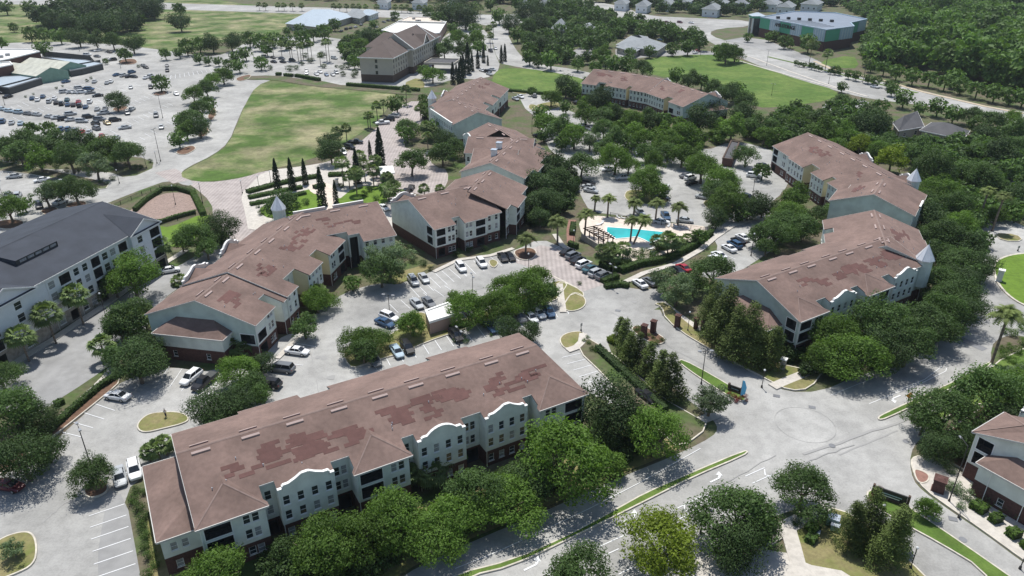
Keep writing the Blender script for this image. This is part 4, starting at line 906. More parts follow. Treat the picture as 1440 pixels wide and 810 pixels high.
trees('between the pool and the centre building',[(778,234,24,'dark'),(756,260,24,'dark'),(770,282,22,'dark'),(748,290,16,'dark'),(785,256,18,'dark'),(760,305,14,'dark'),(762,244,18,'dark')])
trees('at the right end of the pool',[(1008,306,14,'dark'),(1053,294,15,'dark'),(1073,288,17,'dark'),(985,332,12,'oak'),(1020,300,10,'elm'),(1075,328,18,'oak'),(1040,300,12,'dark')])
trees('left of the two right buildings',[(1110,298,27,'elm'),(1092,325,27,'oak'),(1130,316,24,'oak'),(1118,276,20,'elm'),(1174,294,14,'oak'),(1105,312,26,'oak'),(1150,300,14,'oak'),(1078,345,14,'oak')])
trees('behind the right buildings',[(1255,222,19,'lime'),(1238,210,15,'elm'),(1293,214,20,'oak'),(1318,236,32,'oak'),(1386,248,26,'oak'),(1362,240,24,'oak'),(1322,270,28,'elm'),(1345,286,25,'oak'),(1306,303,24,'dark'),(1330,328,30,'oak'),(1345,316,26,'elm'),(1363,345,24,'dark'),(1318,353,26,'oak'),(1350,366,30,'oak'),(1320,393,30,'oak')])
trees('right of the right buildings',[(1376,372,22,'dark'),(1310,330,20,'oak'),(1352,392,26,'dark'),(1334,418,28,'oak'),(1300,280,16,'oak'),(1402,300,16,'elm'),(1418,292,14,'oak'),(1432,278,16,'dark'),(1430,300,12,'elm')])
trees('in the belt above the right building',[(1085,178,14,'oak'),(1110,160,12,'oak'),(1122,172,16,'elm'),(1150,166,18,'oak'),(1152,186,20,'elm'),(1188,190,18,'elm'),(1172,205,14,'elm'),(1210,202,15,'lime'),(1228,170,21,'dark'),(1212,170,16,'oak'),(1185,142,14,'oak'),(1205,150,12,'grey'),(1238,150,11,'oak'),(1172,150,12,'oak'),(1096,190,12,'elm'),(1246,200,14,'oak'),(1138,200,12,'elm')])
trees('around the dark roofed clinic',[(1272,138,12,'oak'),(1295,152,9,'elm'),(1320,150,12,'oak'),(1342,160,12,'elm'),(1366,160,14,'oak'),(1394,168,15,'oak'),(1425,165,14,'elm'),(1388,190,17,'dark'),(1430,186,19,'oak'),(1345,212,12,'oak'),(1318,216,12,'elm'),(1282,212,13,'oak'),(1368,214,14,'oak'),(1408,215,20,'dark'),(1428,205,16,'oak'),(1372,175,10,'dark'),(1255,126,8,'dark')])
trees('in front of the storage building',[(1090,50,7,'dark'),(1104,58,9,'dark'),(1082,52,6,'oak'),(1138,60,12,'oak'),(1052,52,6,'oak'),(1112,62,5,'elm')])
trees('in the highway median row',[(1120,88,3.5,'dark'),(1125,90,3.5,'dark'),(1131,91,3.5,'dark'),(1142,92,5,'dark'),(1149,95,4,'dark'),(1154,97,3.5,'dark'),(1168,100,4,'dark'),(1175,98,6,'dark'),(1181,101,4.5,'dark'),(1194,104,6,'dark'),(1205,106,6.5,'dark'),(1222,111,6,'dark'),(1232,114,7,'dark'),(1250,118,6,'dark'),(1258,121,7,'dark')])
trees('in the garden square',[(397,288,20,'dark'),(578,226,19,'oak'),(465,212,17,'dark'),(622,214,18,'oak'),(640,205,15,'oak'),(546,268,12,'lime'),(572,178,15,'oak'),(558,146,12,'dark'),(600,155,10,'oak'),(572,188,12,'grey'),(460,200,14,'dark'),(608,180,12,'oak'),(625,195,14,'dark'),(596,140,8,'oak')])
trees('along the edge of the woods',[(1226,92,8,'wood'),(1244,95,10,'wood'),(1262,101,10,'wood'),(1285,107,11,'wood'),(1308,110,11,'wood'),(1330,115,11,'wood'),(1352,120,11,'wood'),(1375,125,12,'wood'),(1400,130,12,'wood'),(1422,134,12,'wood'),(1440,137,12,'wood'),(1238,72,10,'wood'),(1246,56,10,'wood'),(1345,110,12,'lime')])
# the 290 largest trees are things of their own, the small far ones one mass
ALLT.sort(key=lambda q:-q[2])
for q in ALLT[:290]: place_tree(*q)
def mass_arr(kinds):
    out=[]
    for sh,sd in kinds:
        b=crown(sh,'leaf_wood',420,.13,sd); a=np.empty(len(b.vertices)*3,dtype=np.float32); b.vertices.foreach_get('co',a); t=np.empty(len(b.polygons),dtype=np.float32); b.attributes['tint'].data.foreach_get('value',t); out.append((a.reshape(-1,3),t))
    return out
def mass_mesh(name,cos,T,mt):
    V=np.concatenate(cos); T=np.concatenate(T); m=len(T)
    me=bpy.data.meshes.new(name); me.vertices.add(4*m); me.vertices.foreach_set('co',V.astype(np.float32).ravel()); me.loops.add(4*m); me.loops.foreach_set('vertex_index',np.arange(4*m,dtype=np.int32)); me.polygons.add(m); me.polygons.foreach_set('loop_start',np.arange(0,4*m,4,dtype=np.int32)); me.materials.append(M[mt]); me.update(calc_edges=True)
    at=me.attributes.new('tint','FLOAT','FACE'); at.data.foreach_set('value',T.astype(np.float32)); o=put(name,me); o['kind']='stuff'; return o
arr=mass_arr((('round',911),('broad',912),('round',913))); cos=[];TT=[]
r3=np.random.default_rng(77)
for (x,y,r,k,lab,grp) in ALLT[290:]:
    zc=3.0
    for _ in range(5):
        p=G(x,y,zc); rad=1.2*r*depth(p)/F_; zc=min(rad*1.0,8)
    a,t=arr[r3.integers(3)]; cos.append(a*max(rad,1)+np.array([p.x,p.y,max(zc,1)])); TT.append(np.clip(t*.8+{'elm':.35,'lime':.5,'oak':.1,'grey':.2,'wood':.2}.get(k,-.25),0,1))
    n=8; V_=[]; 
    aa=np.linspace(0,6.28,n,endpoint=False); w_=rad*.07
    for i in range(n):
        c0,s0,c1,s1=np.cos(aa[i])*w_,np.sin(aa[i])*w_,np.cos(aa[i]+.785)*w_,np.sin(aa[i]+.785)*w_
        V_+= [(p.x+c0,p.y+s0,0),(p.x+c1,p.y+s1,0),(p.x+c1,p.y+s1,zc*.8),(p.x+c0,p.y+s0,zc*.8)]
    cos.append(np.array(V_,dtype=np.float32)); TT.append(np.zeros(n))
o=mass_mesh('far_small_trees',cos,TT,'leaf_wood'); tag(o,'scattered small trees among the far car parks, shops and roads','trees')
# the woods beyond the highway: one mass
def woods(name,poly,n,label_kind,zr_=(4.5,8.5),seed=5,mt='leaf_wood',lift=2.2):
    r2=np.random.default_rng(seed); w=[tuple(G(*p))[:2] for p in poly]; xs=[p[0] for p in w]; ys=[p[1] for p in w]
    def inside(x,y):
        c=False
        for i in range(len(w)):
            (x1,y1),(x2,y2)=w[i-1],w[i]
            if (y1>y)!=(y2>y) and x<(x2-x1)*(y-y1)/(y2-y1)+x1: c=not c
        return c
    base=[crown('round',mt,360,.15,901),crown('round',mt,360,.15,902),crown('broad',mt,360,.15,903)]
    cos=[];T=[]
    arr=[]
    for b in base:
        a=np.empty(len(b.vertices)*3,dtype=np.float32); b.vertices.foreach_get('co',a); t=np.empty(len(b.polygons),dtype=np.float32); b.attributes['tint'].data.foreach_get('value',t); arr.append((a.reshape(-1,3),t))
    k=0
    while k<n:
        x=r2.uniform(min(xs),max(xs)); y=min(ys)+(max(ys)-min(ys))*r2.random()**1.25
        if not inside(x,y): continue
        a,t=arr[r2.integers(3)]; s=r2.uniform(*zr_); th=r2.random()*6.28; c,sn=math.cos(th),math.sin(th)
        q=a*s; q=np.stack([q[:,0]*c-q[:,1]*sn+x,q[:,0]*sn+q[:,1]*c+y,q[:,2]*1.1+s*.9+r2.exponential(lift)],1); cos.append(q); T.append(np.clip(t*.6+r2.uniform(-.35,.75),0,1)); k+=1
    V=np.concatenate(cos); T=np.concatenate(T); m=len(T)
    me=bpy.data.meshes.new(name); me.vertices.add(4*m); me.vertices.foreach_set('co',V.astype(np.float32).ravel()); me.loops.add(4*m); me.loops.foreach_set('vertex_index',np.arange(4*m,dtype=np.int32)); me.polygons.add(m); me.polygons.foreach_set('loop_start',np.arange(0,4*m,4,dtype=np.int32)); me.materials.append(M[mt]); me.update(calc_edges=True)
    at=me.attributes.new('tint','FLOAT','FACE'); at.data.foreach_set('value',T.astype(np.float32))
    o=put(name,me); o['kind']='stuff'; return o
o=woods('woodland',[(1228,100),(1238,50),(1240,25),(1215,6),(1220,-14),(1480,-14),(1500,140),(1440,134),(1380,121),(1300,104),(1245,94)],1500,'w',(4.5,9)); tag(o,'dense green woodland filling the upper right corner beyond the highway','woods')
for nm,pl,n_,zz_,mt_,lb in (('undergrowth',[(1080,174),(1130,158),(1190,166),(1235,176),(1250,205),(1300,215),(1370,208),(1440,200),(1460,240),(1400,262),(1290,226),(1230,224),(1150,205),(1095,205)],230,(2.2,4.0),'leaf_oak','low mixed green undergrowth between the trees above the right buildings'),
  ('undergrowth',[(1300,225),(1440,262),(1440,312),(1375,310),(1385,350),(1372,400),(1330,440),(1300,440),(1312,400),(1300,300)],170,(1.8,3.2),'leaf_oak','low dark undergrowth behind the right hand buildings'),
  ('woodland_clump',[(55,42),(60,26),(100,8),(150,-6),(225,2),(228,14),(212,32),(185,46),(120,46)],130,(5,8.5),'leaf_dark','dark wooded clump beside the far field at upper left'),
  ('undergrowth',[(728,56),(745,40),(760,10),(815,4),(850,22),(940,44),(1000,62),(985,68),(925,56),(890,50),(866,60),(850,66),(860,88),(800,66),(800,84),(838,92),(806,94),(765,88),(740,76)],210,(3,5.5),'leaf_oak','green undergrowth between the offices and houses at the top'),
  ('distant_garden_trees',[(858,8),(900,2),(1060,0),(1200,-2),(1165,12),(1062,17),(1045,24),(940,22),(900,18)],170,(3.5,6.5),'leaf_dark','dark garden trees among the distant pale houses'),
  ('undergrowth',[(1180,8),(1225,16),(1240,40),(1236,98),(1222,92),(1216,78),(1224,50),(1222,30)],90,(3,6),'leaf_oak','scrubby trees between the storage building and the woods'),
  ('undergrowth',[(478,70),(500,56),(540,48),(552,60),(512,92),(490,90)],60,(3,4.5),'leaf_oak','green planting left of the hotel'),
  ('undergrowth',[(800,128),(832,122),(845,150),(880,165),(940,178),(1000,182),(1060,168),(1080,180),(1100,215),(1030,195),(985,212),(930,200),(880,188),(820,165)],90,(1.6,3.0),'leaf_elm','low planting in front of the curved maroon building'),
  ('undergrowth',[(740,225),(760,222),(800,240),(812,268),(800,300),(770,318),(745,330),(736,300)],70,(1.5,3),'leaf_dark','dark planting between the centre building and the pool'),
  ('undergrowth',[(1140,515),(1165,500),(1300,455),(1345,440),(1320,470),(1240,500),(1165,528),(1125,530)],110,(1.0,1.8),'leaf_dark','dark shrubbery under the trees beside the boulevard'),
  ('undergrowth',[(985,470),(1010,462),(1090,490),(1130,500),(1120,512),(1060,498),(1020,486)],50,(.8,1.6),'leaf_dark','dark shrubbery under the magnolias right of the drive'),
  ('undergrowth',[(370,785),(450,770),(700,705),(860,620),(930,620),(860,662),(700,732),(560,795),(470,840),(380,850)],200,(.8,1.6),'leaf_dark','dark shrubbery under the boulevard tree row')):
    o=woods(nm,pl,n_,nm,zz_,60+n_,mt_,1.5 if 'clump' in nm else .15); tag(o,lb,'plants')
o=woods('distant_trees',[(560,-14),(800,-16),(1230,-16),(1215,8),(1160,2),(1120,6),(1060,0),(960,6),(900,12),(860,6),(790,4),(740,8),(660,4),(620,4),(560,5),(400,-2),(240,-6),(240,-14)],680,'w',(5,10),8,'leaf_dark'); tag(o,'hazy belt of distant dark trees along the top of the view','woods')

# ---- palms
def frond(L,droop,mt_n=12,wid=.42,seed=0):
    """list of triangles for one arched feather frond along +x"""
    rn=random.Random(seed); f=[]; P=[]
    for i in range(mt_n+1):
        t=i/mt_n; P.append(Vector((L*(t*(1-.25*t*droop)),0,L*(.62*t-(.28+.5*droop)*t*t))))
    for i in range(mt_n):
        a,b=P[i],P[i+1]; t=(i+.5)/mt_n; w=wid*L*(math.sin(math.pi*min(1,.12+t*.85)))**.7*.55; mid=(a+b)/2
        for sgn in(-1,1):
            tip=mid+Vector(((b-a).x*1.1,sgn*w,-w*.45)); f.append((a,b,tip)); 
        f.append((a+Vector((0,.02*L,0)),a-Vector((0,.02*L,0)),b))
    return f
def palm_crown(mt,n,droops,L,seed,name='crown'):
    rn=random.Random(seed); V=[];F=[];T=[]
    for i in range(n):
        t=i/n; el=rn.uniform(-.15,1.35) if droops=='date' else rn.uniform(-.5,1.2); a=i*2.399+rn.uniform(-.2,.2); ca,sa=math.cos(a),math.sin(a); ce,se=math.cos(el),math.sin(el); s=rn.uniform(.85,1.1); tt=rn.uniform(.1,.7)+(.2 if el>.6 else 0)
        for tri in frond(L*s,rn.uniform(.7,1.2),seed=i):
            k=len(V)
            for p in tri:
                x,y,z=p; x,z=x*ce-z*se*.6, x*se*.75+z; V.append((x*ca-y*sa,x*sa+y*ca,z))
            F.append((k,k+1,k+2)); T.append(tt)
    me=bpy.data.meshes.new(name); me.from_pydata(V,[],F); me.materials.append(M[mt]); at=me.attributes.new('tint','FLOAT','FACE'); at.data.foreach_set('value',T); me.update(); return me
def fan_crown(mt,n,seed):
    rn=random.Random(seed); V=[];F=[];T=[]
    for i in range(n):
        el=rn.uniform(-.6,1.4); a=i*2.399+rn.uniform(-.2,.2); d=Vector((math.cos(a)*math.cos(el),math.sin(a)*math.cos(el),math.sin(el))); st=.62; c=d*st; s=d.cross(Vector((0,0,1))); 
        if s.length<.1: s=Vector((1,0,0))
        s.normalize(); up=s.cross(d); tt=rn.uniform(.1,.9)
        for j in range(9):
            b=-1.25+2.5*j/8; dd=(d*math.cos(b)+s*math.sin(b)); tip=c+dd*rn.uniform(.45,.62)-Vector((0,0,.16+.1*abs(b))); w=(s*math.cos(b)-d*math.sin(b))*.075; m=c+dd*.28
            k=len(V); V+= [tuple(c),tuple(m+w),tuple(tip),tuple(m-w)]; F.append((k,k+1,k+2,k+3)); T.append(tt)
        k=len(V); V+=[(0,0,0),tuple(c+s*.02),tuple(c-s*.02)]; F.append((k,k+1,k+2)); T.append(.2)
    me=bpy.data.meshes.new('crown'); me.from_pydata(V,[],F); me.materials.append(M[mt]); at=me.attributes.new('tint','FLOAT','FACE'); at.data.foreach_set('value',T); me.update(); return me
DATE=[palm_crown('leaf_palm',76,'date',1.0,s_) for s_ in(1,2)]; SABAL=[fan_crown('leaf_sabal',44,s_) for s_ in(3,4,5)]
def trunkm(r0,r1,bulge=0,seed=0):
    m=MB(); m.tube((0,0,0),(0,0,.06),r0*1.3,r0*1.02,9); m.tube((0,0,.06),(0,0,.86),r0,r1,9,caps=False)
    m.tube((0,0,.86),(0,0,.95),r1,r1*(1+bulge),9,caps=False); m.tube((0,0,.95),(0,0,1.0),r1*(1+bulge),r1*.8,9); return m.mesh('trunk',['bark_palm'])
TD=trunkm(.28,.24,.9); TS=trunkm(.19,.15,.35)
def palm(bx,by,tx,ty,r,kind,label,group,lean=None):
    """base pixel, crown centre pixel and crown radius in pixels"""
    B0=G(bx,by); D_=depth(B0); best=1
    for k in range(5,260):
        h=k*.1; z=h-HC; dd=B0.y*math.cos(TH)-z*math.sin(TH); up=B0.y*math.sin(TH)+z*math.cos(TH)
        if 405-F_*up/dd<=ty: best=h; break
    dd=depth(Vector((B0.x,B0.y,best))); rad=r*dd/F_*(1.2 if kind=='date' else 1.1)
    t=thing('date_palm' if kind=='date' else 'cabbage_palm',(B0.x,B0.y,0),label,'palm tree',group,rz=0)
    tp=G(tx,ty,best); 
    # keep a lean only where the photo shows one
    lx=lean[0] if lean else random.uniform(-.2,.2); ly=lean[1] if lean else random.uniform(-.2,.2)
    tr=put('trunk',TD if kind=='date' else TS,t,(0,0,0),scale=(1,1,best))
    dv=Vector((lx,ly,best)); tr.rotation_euler=dv.to_track_quat('Z','Y').to_euler(); tr.scale=(1,1,dv.length)
    put('crown',random.choice(DATE if kind=='date' else SABAL),t,(lx,ly,best),rz=random.uniform(0,6),scale=(rad,rad,rad))
    return t
def palms(area,rows,kind,group=None):
    rows=sorted(rows,key=lambda q:q[0]); n=len(rows); look='feathery date palm' if kind=='date' else 'round headed cabbage palm'
    for i,q in enumerate(rows):
        o=ordn(i,n); palm(*q[:5],kind,f"{look} {area}"+(f", {o}" if o else ''),group or ('palms '+area),q[5] if len(q)>5 else None)
palms('around the pool',[(739,357,739,337,16),(784,343,783,313,16),(822,333,822,303,15),(854,307,854,282,13),(836,296,838,280,9),(891,303,892,287,14),(921,314,924,288,14),(953,318,955,293,14),(886,341,891,312,13),(890,345,905,314,15,(2.6,1.6))],'date')
palms('standing by the roundabout',[(1375,314,1385,270,13),(1395,325,1404,278,13)],'date')
palms('at the right edge beside the boulevard bend',[(1394,511,1413,446,25)],'date')
palms('beside the pool hedge',[(846,375,848,355,12),(857,368,855,350,11),(875,366,874,350,11),(862,375,864,358,11),(924,356,926,340,11),(938,362,938,338,13),(945,362,947,342,11),(966,345,967,337,9),(953,348,955,340,9),(930,350,920,346,9)],'sabal')
palms('along the white apartment building',[(41,508,30,474,18),(79,483,71,442,18),(117.5,456,109,416,17),(232,374,224,346,14),(196,378,200,360,12)],'sabal')
palms('at the left end of the L-shaped building',[(150,510,143,486,16),(178,480,180,454,16),(200,478,196,448,16),(208,470,203,440,14),(190,470,186,460,14),(213,480,208,462,12)],'sabal')
palms('beside the front building left end',[(212,648,205,635,12),(225,645,220,630,14),(235,640,232,624,12),(246,632,240,626,10)],'sabal')
palms('between the front building and the trees',[(590,675,586,655,20),(606,688,600,668,20),(620,668,618,648,18),(575,690,572,668,17),(640,655,634,640,14),(602,660,600,645,16)],'sabal')
palms('at the corner of the L-shaped building',[(330,500,327,486,16),(345,505,342,492,12),(450,430,446,414,14),(285,325,285,325,2)][:3],'sabal')
palms('beside the parapets of the L-shaped building',[(252,400,248,396,11)],'sabal')
palms('in the garden square',[(483,262,482,230,11),(500,262,497,245,9),(492,266,491,248,8),(502,274,501,244,11),(508,244,505,220,9),(514,256,512,232,9),(526,262,524,240,10),(530,250,528,226,9),(545,268,534,250,9),(597,276,594,266,8),(555,296,548,268,14),(618,268,613,266,7)],'sabal')
palms('along the vacant lawn edge',[(518,180,518,163,6),(521,182,522,163,6),(531,170,530,149,7),(540,162,540,146,6),(572,148,571,126,7),(473,190,471,186,8),(488,200,485,180,7)],'sabal')
palms('in front of the turret building',[(592,170,590,153,8),(600,198,597,178,8),(610,200,607,184,8),(602,210,600,192,7)],'sabal')
palms('in the hotel car park',[(409,85,406,66,5),(412,86,413,62,5),(420,86,416,62,5),(424,88,425,66,5),(434,84,432,62,5),(439,84,440,62,5),(460,86,458,60,6),(464,88,464,60,5),(490,88,488,72,5),(385,80,381,62,5),(397,82,394,62,5),(374,78,371,60,5),(451,93,449,78,4),(427,84,428,64,5)],'sabal')
palms('lining the distant road',[(x,15+ (x-360)*.016,x,7+(x-360)*.016,4) for x in (365,374,392,400,412,425,470,478,488,497,505,515,530,556,565,573,590,598,605,612,680,690,696)][:19],'sabal')
palms('beside the highway',[(1137,93,1139,63,8),(1160,100,1164,76,7),(1213,116,1215,88,6),(856,34,857,20,4),(862,34,863,23,4)],'sabal')
palms('beside the road to the shops',[(688,60,690,40,5),(694,54,692,35,5),(690,68,688,50,5),(668,30,666,16,5),(676,26,674,12,5),(760,40,761,24,5),(766,42,765,28,5),(806,45,805,30,5),(800,42,799,32,4)],'sabal')
# ---- cypresses
def cyp_mesh(seed):
    r2=np.random.default_rng(seed); n=900; t=r2.random(n); z=t*1.0; a=r2.random(n)*6.28; rr=(.11*np.sin(np.clip((1-t)*1.9,0,1.57))**.8+.004)*r2.uniform(.6,1.1,n)
    P=np.stack([np.cos(a)*rr,np.sin(a)*rr,z],1); N=np.stack([np.cos(a),np.sin(a),.6+0*a],1)+r2.normal(size=(n,3))*.35
    global rng; rng=r2; return leaf_mesh('crown',P,N,np.full(n,.022)*r2.uniform(.7,1.4,n),r2.random(n),'leaf_cypress',1.6)
CYP=[cyp_mesh(s_) for s_ in(31,32)]; ct=MB(); ct.tube((0,0,0),(0,0,.9),.02,.005,6); CT=ct.mesh('trunk',['bark'])
def cypress(rows,area):
    rows=sorted(rows); n=len(rows)
    for i,(bx,by,ty) in enumerate(rows):
        B0=G(bx,by); h=1
        for k in range(5,300):
            z=k*.1-HC; dd=B0.y*math.cos(TH)-z*math.sin(TH); up=B0.y*math.sin(TH)+z*math.cos(TH)
            if 405-F_*up/dd<=ty: h=k*.1; break
        t=thing('cypress_tree',(B0.x,B0.y,0),f"slender dark cypress {area}, {ordn(i,n)}",'tree','cypresses '+area)
        put('crown',CYP[i%2],t,(0,0,.1),rz=i,scale=(h,h,h)); put('trunk',CT,t,(0,0,0),scale=(h,h,h))
cypress([(391,266,224),(412,268,223),(430,260,224),(454,290,236),(473,286,254),(503,258,210),(521,222,198),(535,242,195),(536,238,180)],'in the garden square')
cypress([(637,118,88),(646,122,92),(649,116,80),(658,104,60),(664,100,75),(672,96,70),(680,88,64),(686,92,78),(642,112,90),(705,88,64),(710,86,62),(652,108,78)],'beside the hotel drive')
# ---- hedges and shrubs
def leafbox(L,w,h,dens,ls,mt,seed,name='foliage'):
    global rng; rng=np.random.default_rng(seed); n=int(dens*(L*w+2*h*(L+w)))+60
    P=rng.random((n,3))*np.array([L,w,h])-np.array([L/2,w/2,0]); f=rng.random(n); tp=f<.5
    P[tp,2]=h*rng.uniform(.88,1.05,tp.sum()); sd=~tp; k=sd.sum(); pick=rng.random(k)<L/(L+w); idx=np.where(sd)[0]
    a=idx[pick]; P[a,1]=np.sign(rng.random(len(a))-.5)*w/2*rng.uniform(.9,1.06,len(a)); b=idx[~pick]; P[b,0]=np.sign(rng.random(len(b))-.5)*L/2*rng.uniform(.96,1.02,len(b))
    N=P*np.array([.2/L,1.5/w,0])+np.array([0,0,.6]); N=N+rand_dir(n)*.7
    return leaf_mesh(name,P,N,ls*rng.uniform(.7,1.3,n),rng.random(n),mt)
HS=[0]
def hedge(px,w,h,label,mt='leaf_hedge',group=None):
    p=[G(*q) for q in px]; HS[0]+=1; c=p[0]; t=thing('hedge',(c.x,c.y,0),label,'hedge',group); core=MB(); Ps=[];Ns=[];Ss=[];Ts=[]
    global rng; rng=np.random.default_rng(HS[0]+50)
    for a,b in zip(p,p[1:]):
        core.bar(a-c+Vector((0,0,.0)),b-c,w*.86,h*.9); L=(b-a).length; n=int((L*(w+2*h))*26)+30; n=min(n,7000)
        tt=(b-a).normalized(); nn=Vector((-tt.y,tt.x,0)); x=rng.random(n)*L; s_=rng.random(n); top=s_<w/(w+2*h)
        y=np.where(top,(rng.random(n)-.5)*w,np.sign(rng.random(n)-.5)*w/2*rng.uniform(.86,1.08,n)); z=np.where(top,h*rng.uniform(.9,1.07,n),rng.random(n)*h)
        P=np.stack([a.x-c.x+tt.x*x+nn.x*y,a.y-c.y+tt.y*x+nn.y*y,z],1); N=np.stack([nn.x*y,nn.y*y,np.where(top,1.2,.4)],1)+rand_dir(n)*.6; Ps.append(P);Ns.append(N);Ss.append(.16*rng.uniform(.6,1.4,n));Ts.append(np.clip(rng.normal(.45,.22,n),0,1))
    core.build('hedge_core','leaf_dark',t); put('foliage',leaf_mesh('foliage',np.concatenate(Ps),np.concatenate(Ns),np.concatenate(Ss),np.concatenate(Ts),mt),t)
    return t
hedge([(70,610),(100,582),(140,548),(168,530)],1.1,1.3,'long clipped hedge between the lower left stalls and the street','leaf_hedge')
hedge([(78,572),(90,566)],1.2,1.0,'small clipped hedge block at the tip of the white apartment street')
hedge([(690-500,298),(205,284),(226,270)],1.2,1.4,'clipped hedge along the upper edge of the brown planting bed')
hedge([(227,268),(250,267),(272,274)],1.2,1.4,'clipped hedge at the top corner of the brown planting bed')
hedge([(272,274),(280,290),(287,304)],1.6,1.5,'bright clipped hedge on the right side of the brown planting bed','leaf_elm')
hedge([(222,316),(245,308),(275,300)],.9,1.2,'low hedge between the planting bed and the corner lawn')
hedge([(348,272),(385,262),(420,254),(446,250)],2.2,1.2,'upper of the three curved terrace hedges in the garden square')
hedge([(350,280),(388,272),(425,265)],1.8,1.1,'middle of the three curved terrace hedges in the garden square')
hedge([(352,289),(390,282),(430,273)],1.8,1.0,'lowest of the three curved terrace hedges in the garden square')
hedge([(462,248),(485,247)],2.4,1.2,'small dark hedge block right of the terraces in the garden square')
hedge([(386+56,266),(456,262)],2.0,1.2,'short rounded hedge beside the garden monument')
hedge([(388,106),(396,106)],2.0,1.6,'first short hedge block above the vacant lawn')
hedge([(400,107),(412,108)],2.0,1.6,'second short hedge block above the vacant lawn')
hedge([(416,108),(450,114)],2.0,1.7,'long hedge block above the left part of the vacant lawn')
hedge([(488,121),(540,125),(590,129)],2.0,1.8,'long low hedge in front of the hotel')
hedge([(708,128),(760,133),(800,134),(830,132)],2.0,1.4,'dark hedge along the bottom of the bright green lawn')
hedge([(846,398),(862,392),(868,390)],1.8,1.1,'front clipped hedge block at the corner of the pool car row')
hedge([(850,405),(872,402),(884,404)],1.8,1.1,'rear clipped hedge block at the corner of the pool car row')
hedge([(872,384),(900,374),(925,370),(948,362),(975,348),(1000,330)],1.6,1.6,'long dark hedge curving round the lower side of the pool')
hedge([(845,374),(860,382),(880,380)],1.6,1.6,'hedge below the pergola end of the pool')
hedge([(800,345),(812,350)],1.2,1.4,'short dark hedge beside the pool pergola')
hedge([(806,318),(804,332)],1.4,1.5,'hedge beside the red brick path')
hedge([(840,492),(870,520),(900,548),(935,580)],1.4,1.3,'low hedge under the magnolias left of the entry drive','leaf_dark')
hedge([(858,478),(868,484)],2.0,1.2,'golden green hedge patch at the top of the magnolia bed','leaf_lime')
hedge([(1366,712),(1385,724)],1.8,1.4,'first clipped box hedge beside the right corner building','leaf_elm')
hedge([(1394,730),(1404,738)],1.8,1.4,'second clipped box hedge beside the right corner building','leaf_elm')
hedge([(1418,750),(1430,760)],1.8,1.4,'third clipped box hedge beside the right corner building','leaf_elm')
hedge([(1438,766),(1450,776)],1.8,1.4,'fourth clipped box hedge beside the right corner building','leaf_elm')
hedge([(1135,742),(1150,752)],1.6,1.2,'clipped hedge left of the green utility cabinets')
hedge([(1134,758),(1147,765)],1.6,1.2,'clipped hedge in front of the green utility cabinets')
hedge([(1345,476+20),(1390,470)],1.0,.8,'purple leaved low hedge by the boulevard bend','red_plant') if 0 else None
hedge([(632,464),(660,458)],1.2,1.2,'clipped hedge in front of the flat roofed bin store')
hedge([(766,172),(740,192)],1.2,1.0,'red brown hedge at the end of the resident car park') if 0 else None
def shrub_mesh(mt,seed): 
    return crown('round',mt,700,.07,seed)
SH={k:[shrub_mesh(k,s_) for s_ in(70,71)] for k in('leaf_hedge','leaf_elm','leaf_dark','leaf_grey','red_plant')}
sc=MB(); sc.tube((0,0,0),(0,0,.6),.05,.03,5); SCM=sc.mesh('stem',['bark'])
def shrubs(area,rows,mt='leaf_hedge',look='rounded green shrub'):
    rows=sorted(rows,key=lambda q:q[0]); n=len(rows)
    for i,(x,y,r) in enumerate(rows):
        p=G(x,y,.5); rad=r*depth(p)/F_; o=ordn(i,n)
        t=thing('shrub',(p.x,p.y,0),f"{look} {area}"+(f", {o}" if o else ''),'shrub','shrubs '+area); put('foliage',random.choice(SH[mt]),t,(0,0,rad*.75),rz=random.random()*6,scale=(rad,rad,rad*.9)); put('stem',SCM,t,(0,0,0),scale=(1,1,rad))
shrubs('against the left end of the front building',[(188,702,10),(194,715,11),(200,728,10),(198,740,9),(206,752,9),(205,768,9),(210,782,10),(218,795,9),(208,806,9),(190,690,8),(203,692,7)])
shrubs('in the median island by the gate pillars',[(897,462,6),(905,462,6),(914,483,5),(924,482,6),(932,478,5),(918,474,4),(912,470,4),(893,465,4)])
shrubs('in the striped lot bed',[(822,478,4),(828,482,4),(832,490,5),(838,492,5),(846,494,5),(826,474,4)])
shrubs('beside the corner building balconies',[(1345,690,12),(1358,698,12),(1335,684,10),(1372,690,10),(1352,712,8),(1395,705,12),(1415,715,12),(1430,725,12),(1330,655,10),(1336,662,9)],'leaf_grey','grey-green bushy shrub')
shrubs('in the corner garden',[(1124,722,9),(1135,720,9),(1165,735,9),(1175,725,8),(1180,735,8),(1120,735,8)],'leaf_dark','dark shrub')
shrubs('in the flower bed at the roundabout sign',[(1228,696,5),(1232,691,5),(1238,686,5),(1224,701,4),(1242,688,4)],'red_plant','red leaved shrub')
shrubs('around the entry drive sign',[(1032,557,5),(1040,560,5),(1046,556,5),(1026,553,4),(1036,563,4),(1050,561,3)],'red_plant','red leaved shrub')
shrubs('in the bend right of the boulevard',[(1412,500,9),(1425,508,8),(1430,495,9),(1437,482,8),(1418,488,7),(1408,490,6),(1440,515,8),(1425,470,8),(1437,462,9),(1412,466,8)],'leaf_elm')
shrubs('below the pool fence',[(892,360,9),(905,358,9),(918,360,9),(902,366,8),(882,368,8),(870,372,8),(985,335,9),(1000,322,7),(862,362,8),(925,352,7)])
shrubs('along the big car park row',[(150,258,4),(142,256,4),(126,246,5),(158,252,5),(180,232,5),(190,236,5),(198,236,5),(110,240,5),(95,240,5),(80,236,5),(60,234,5),(40,230,5),(211,227,4),(20,228,5)],'leaf_dark','dark shrub')
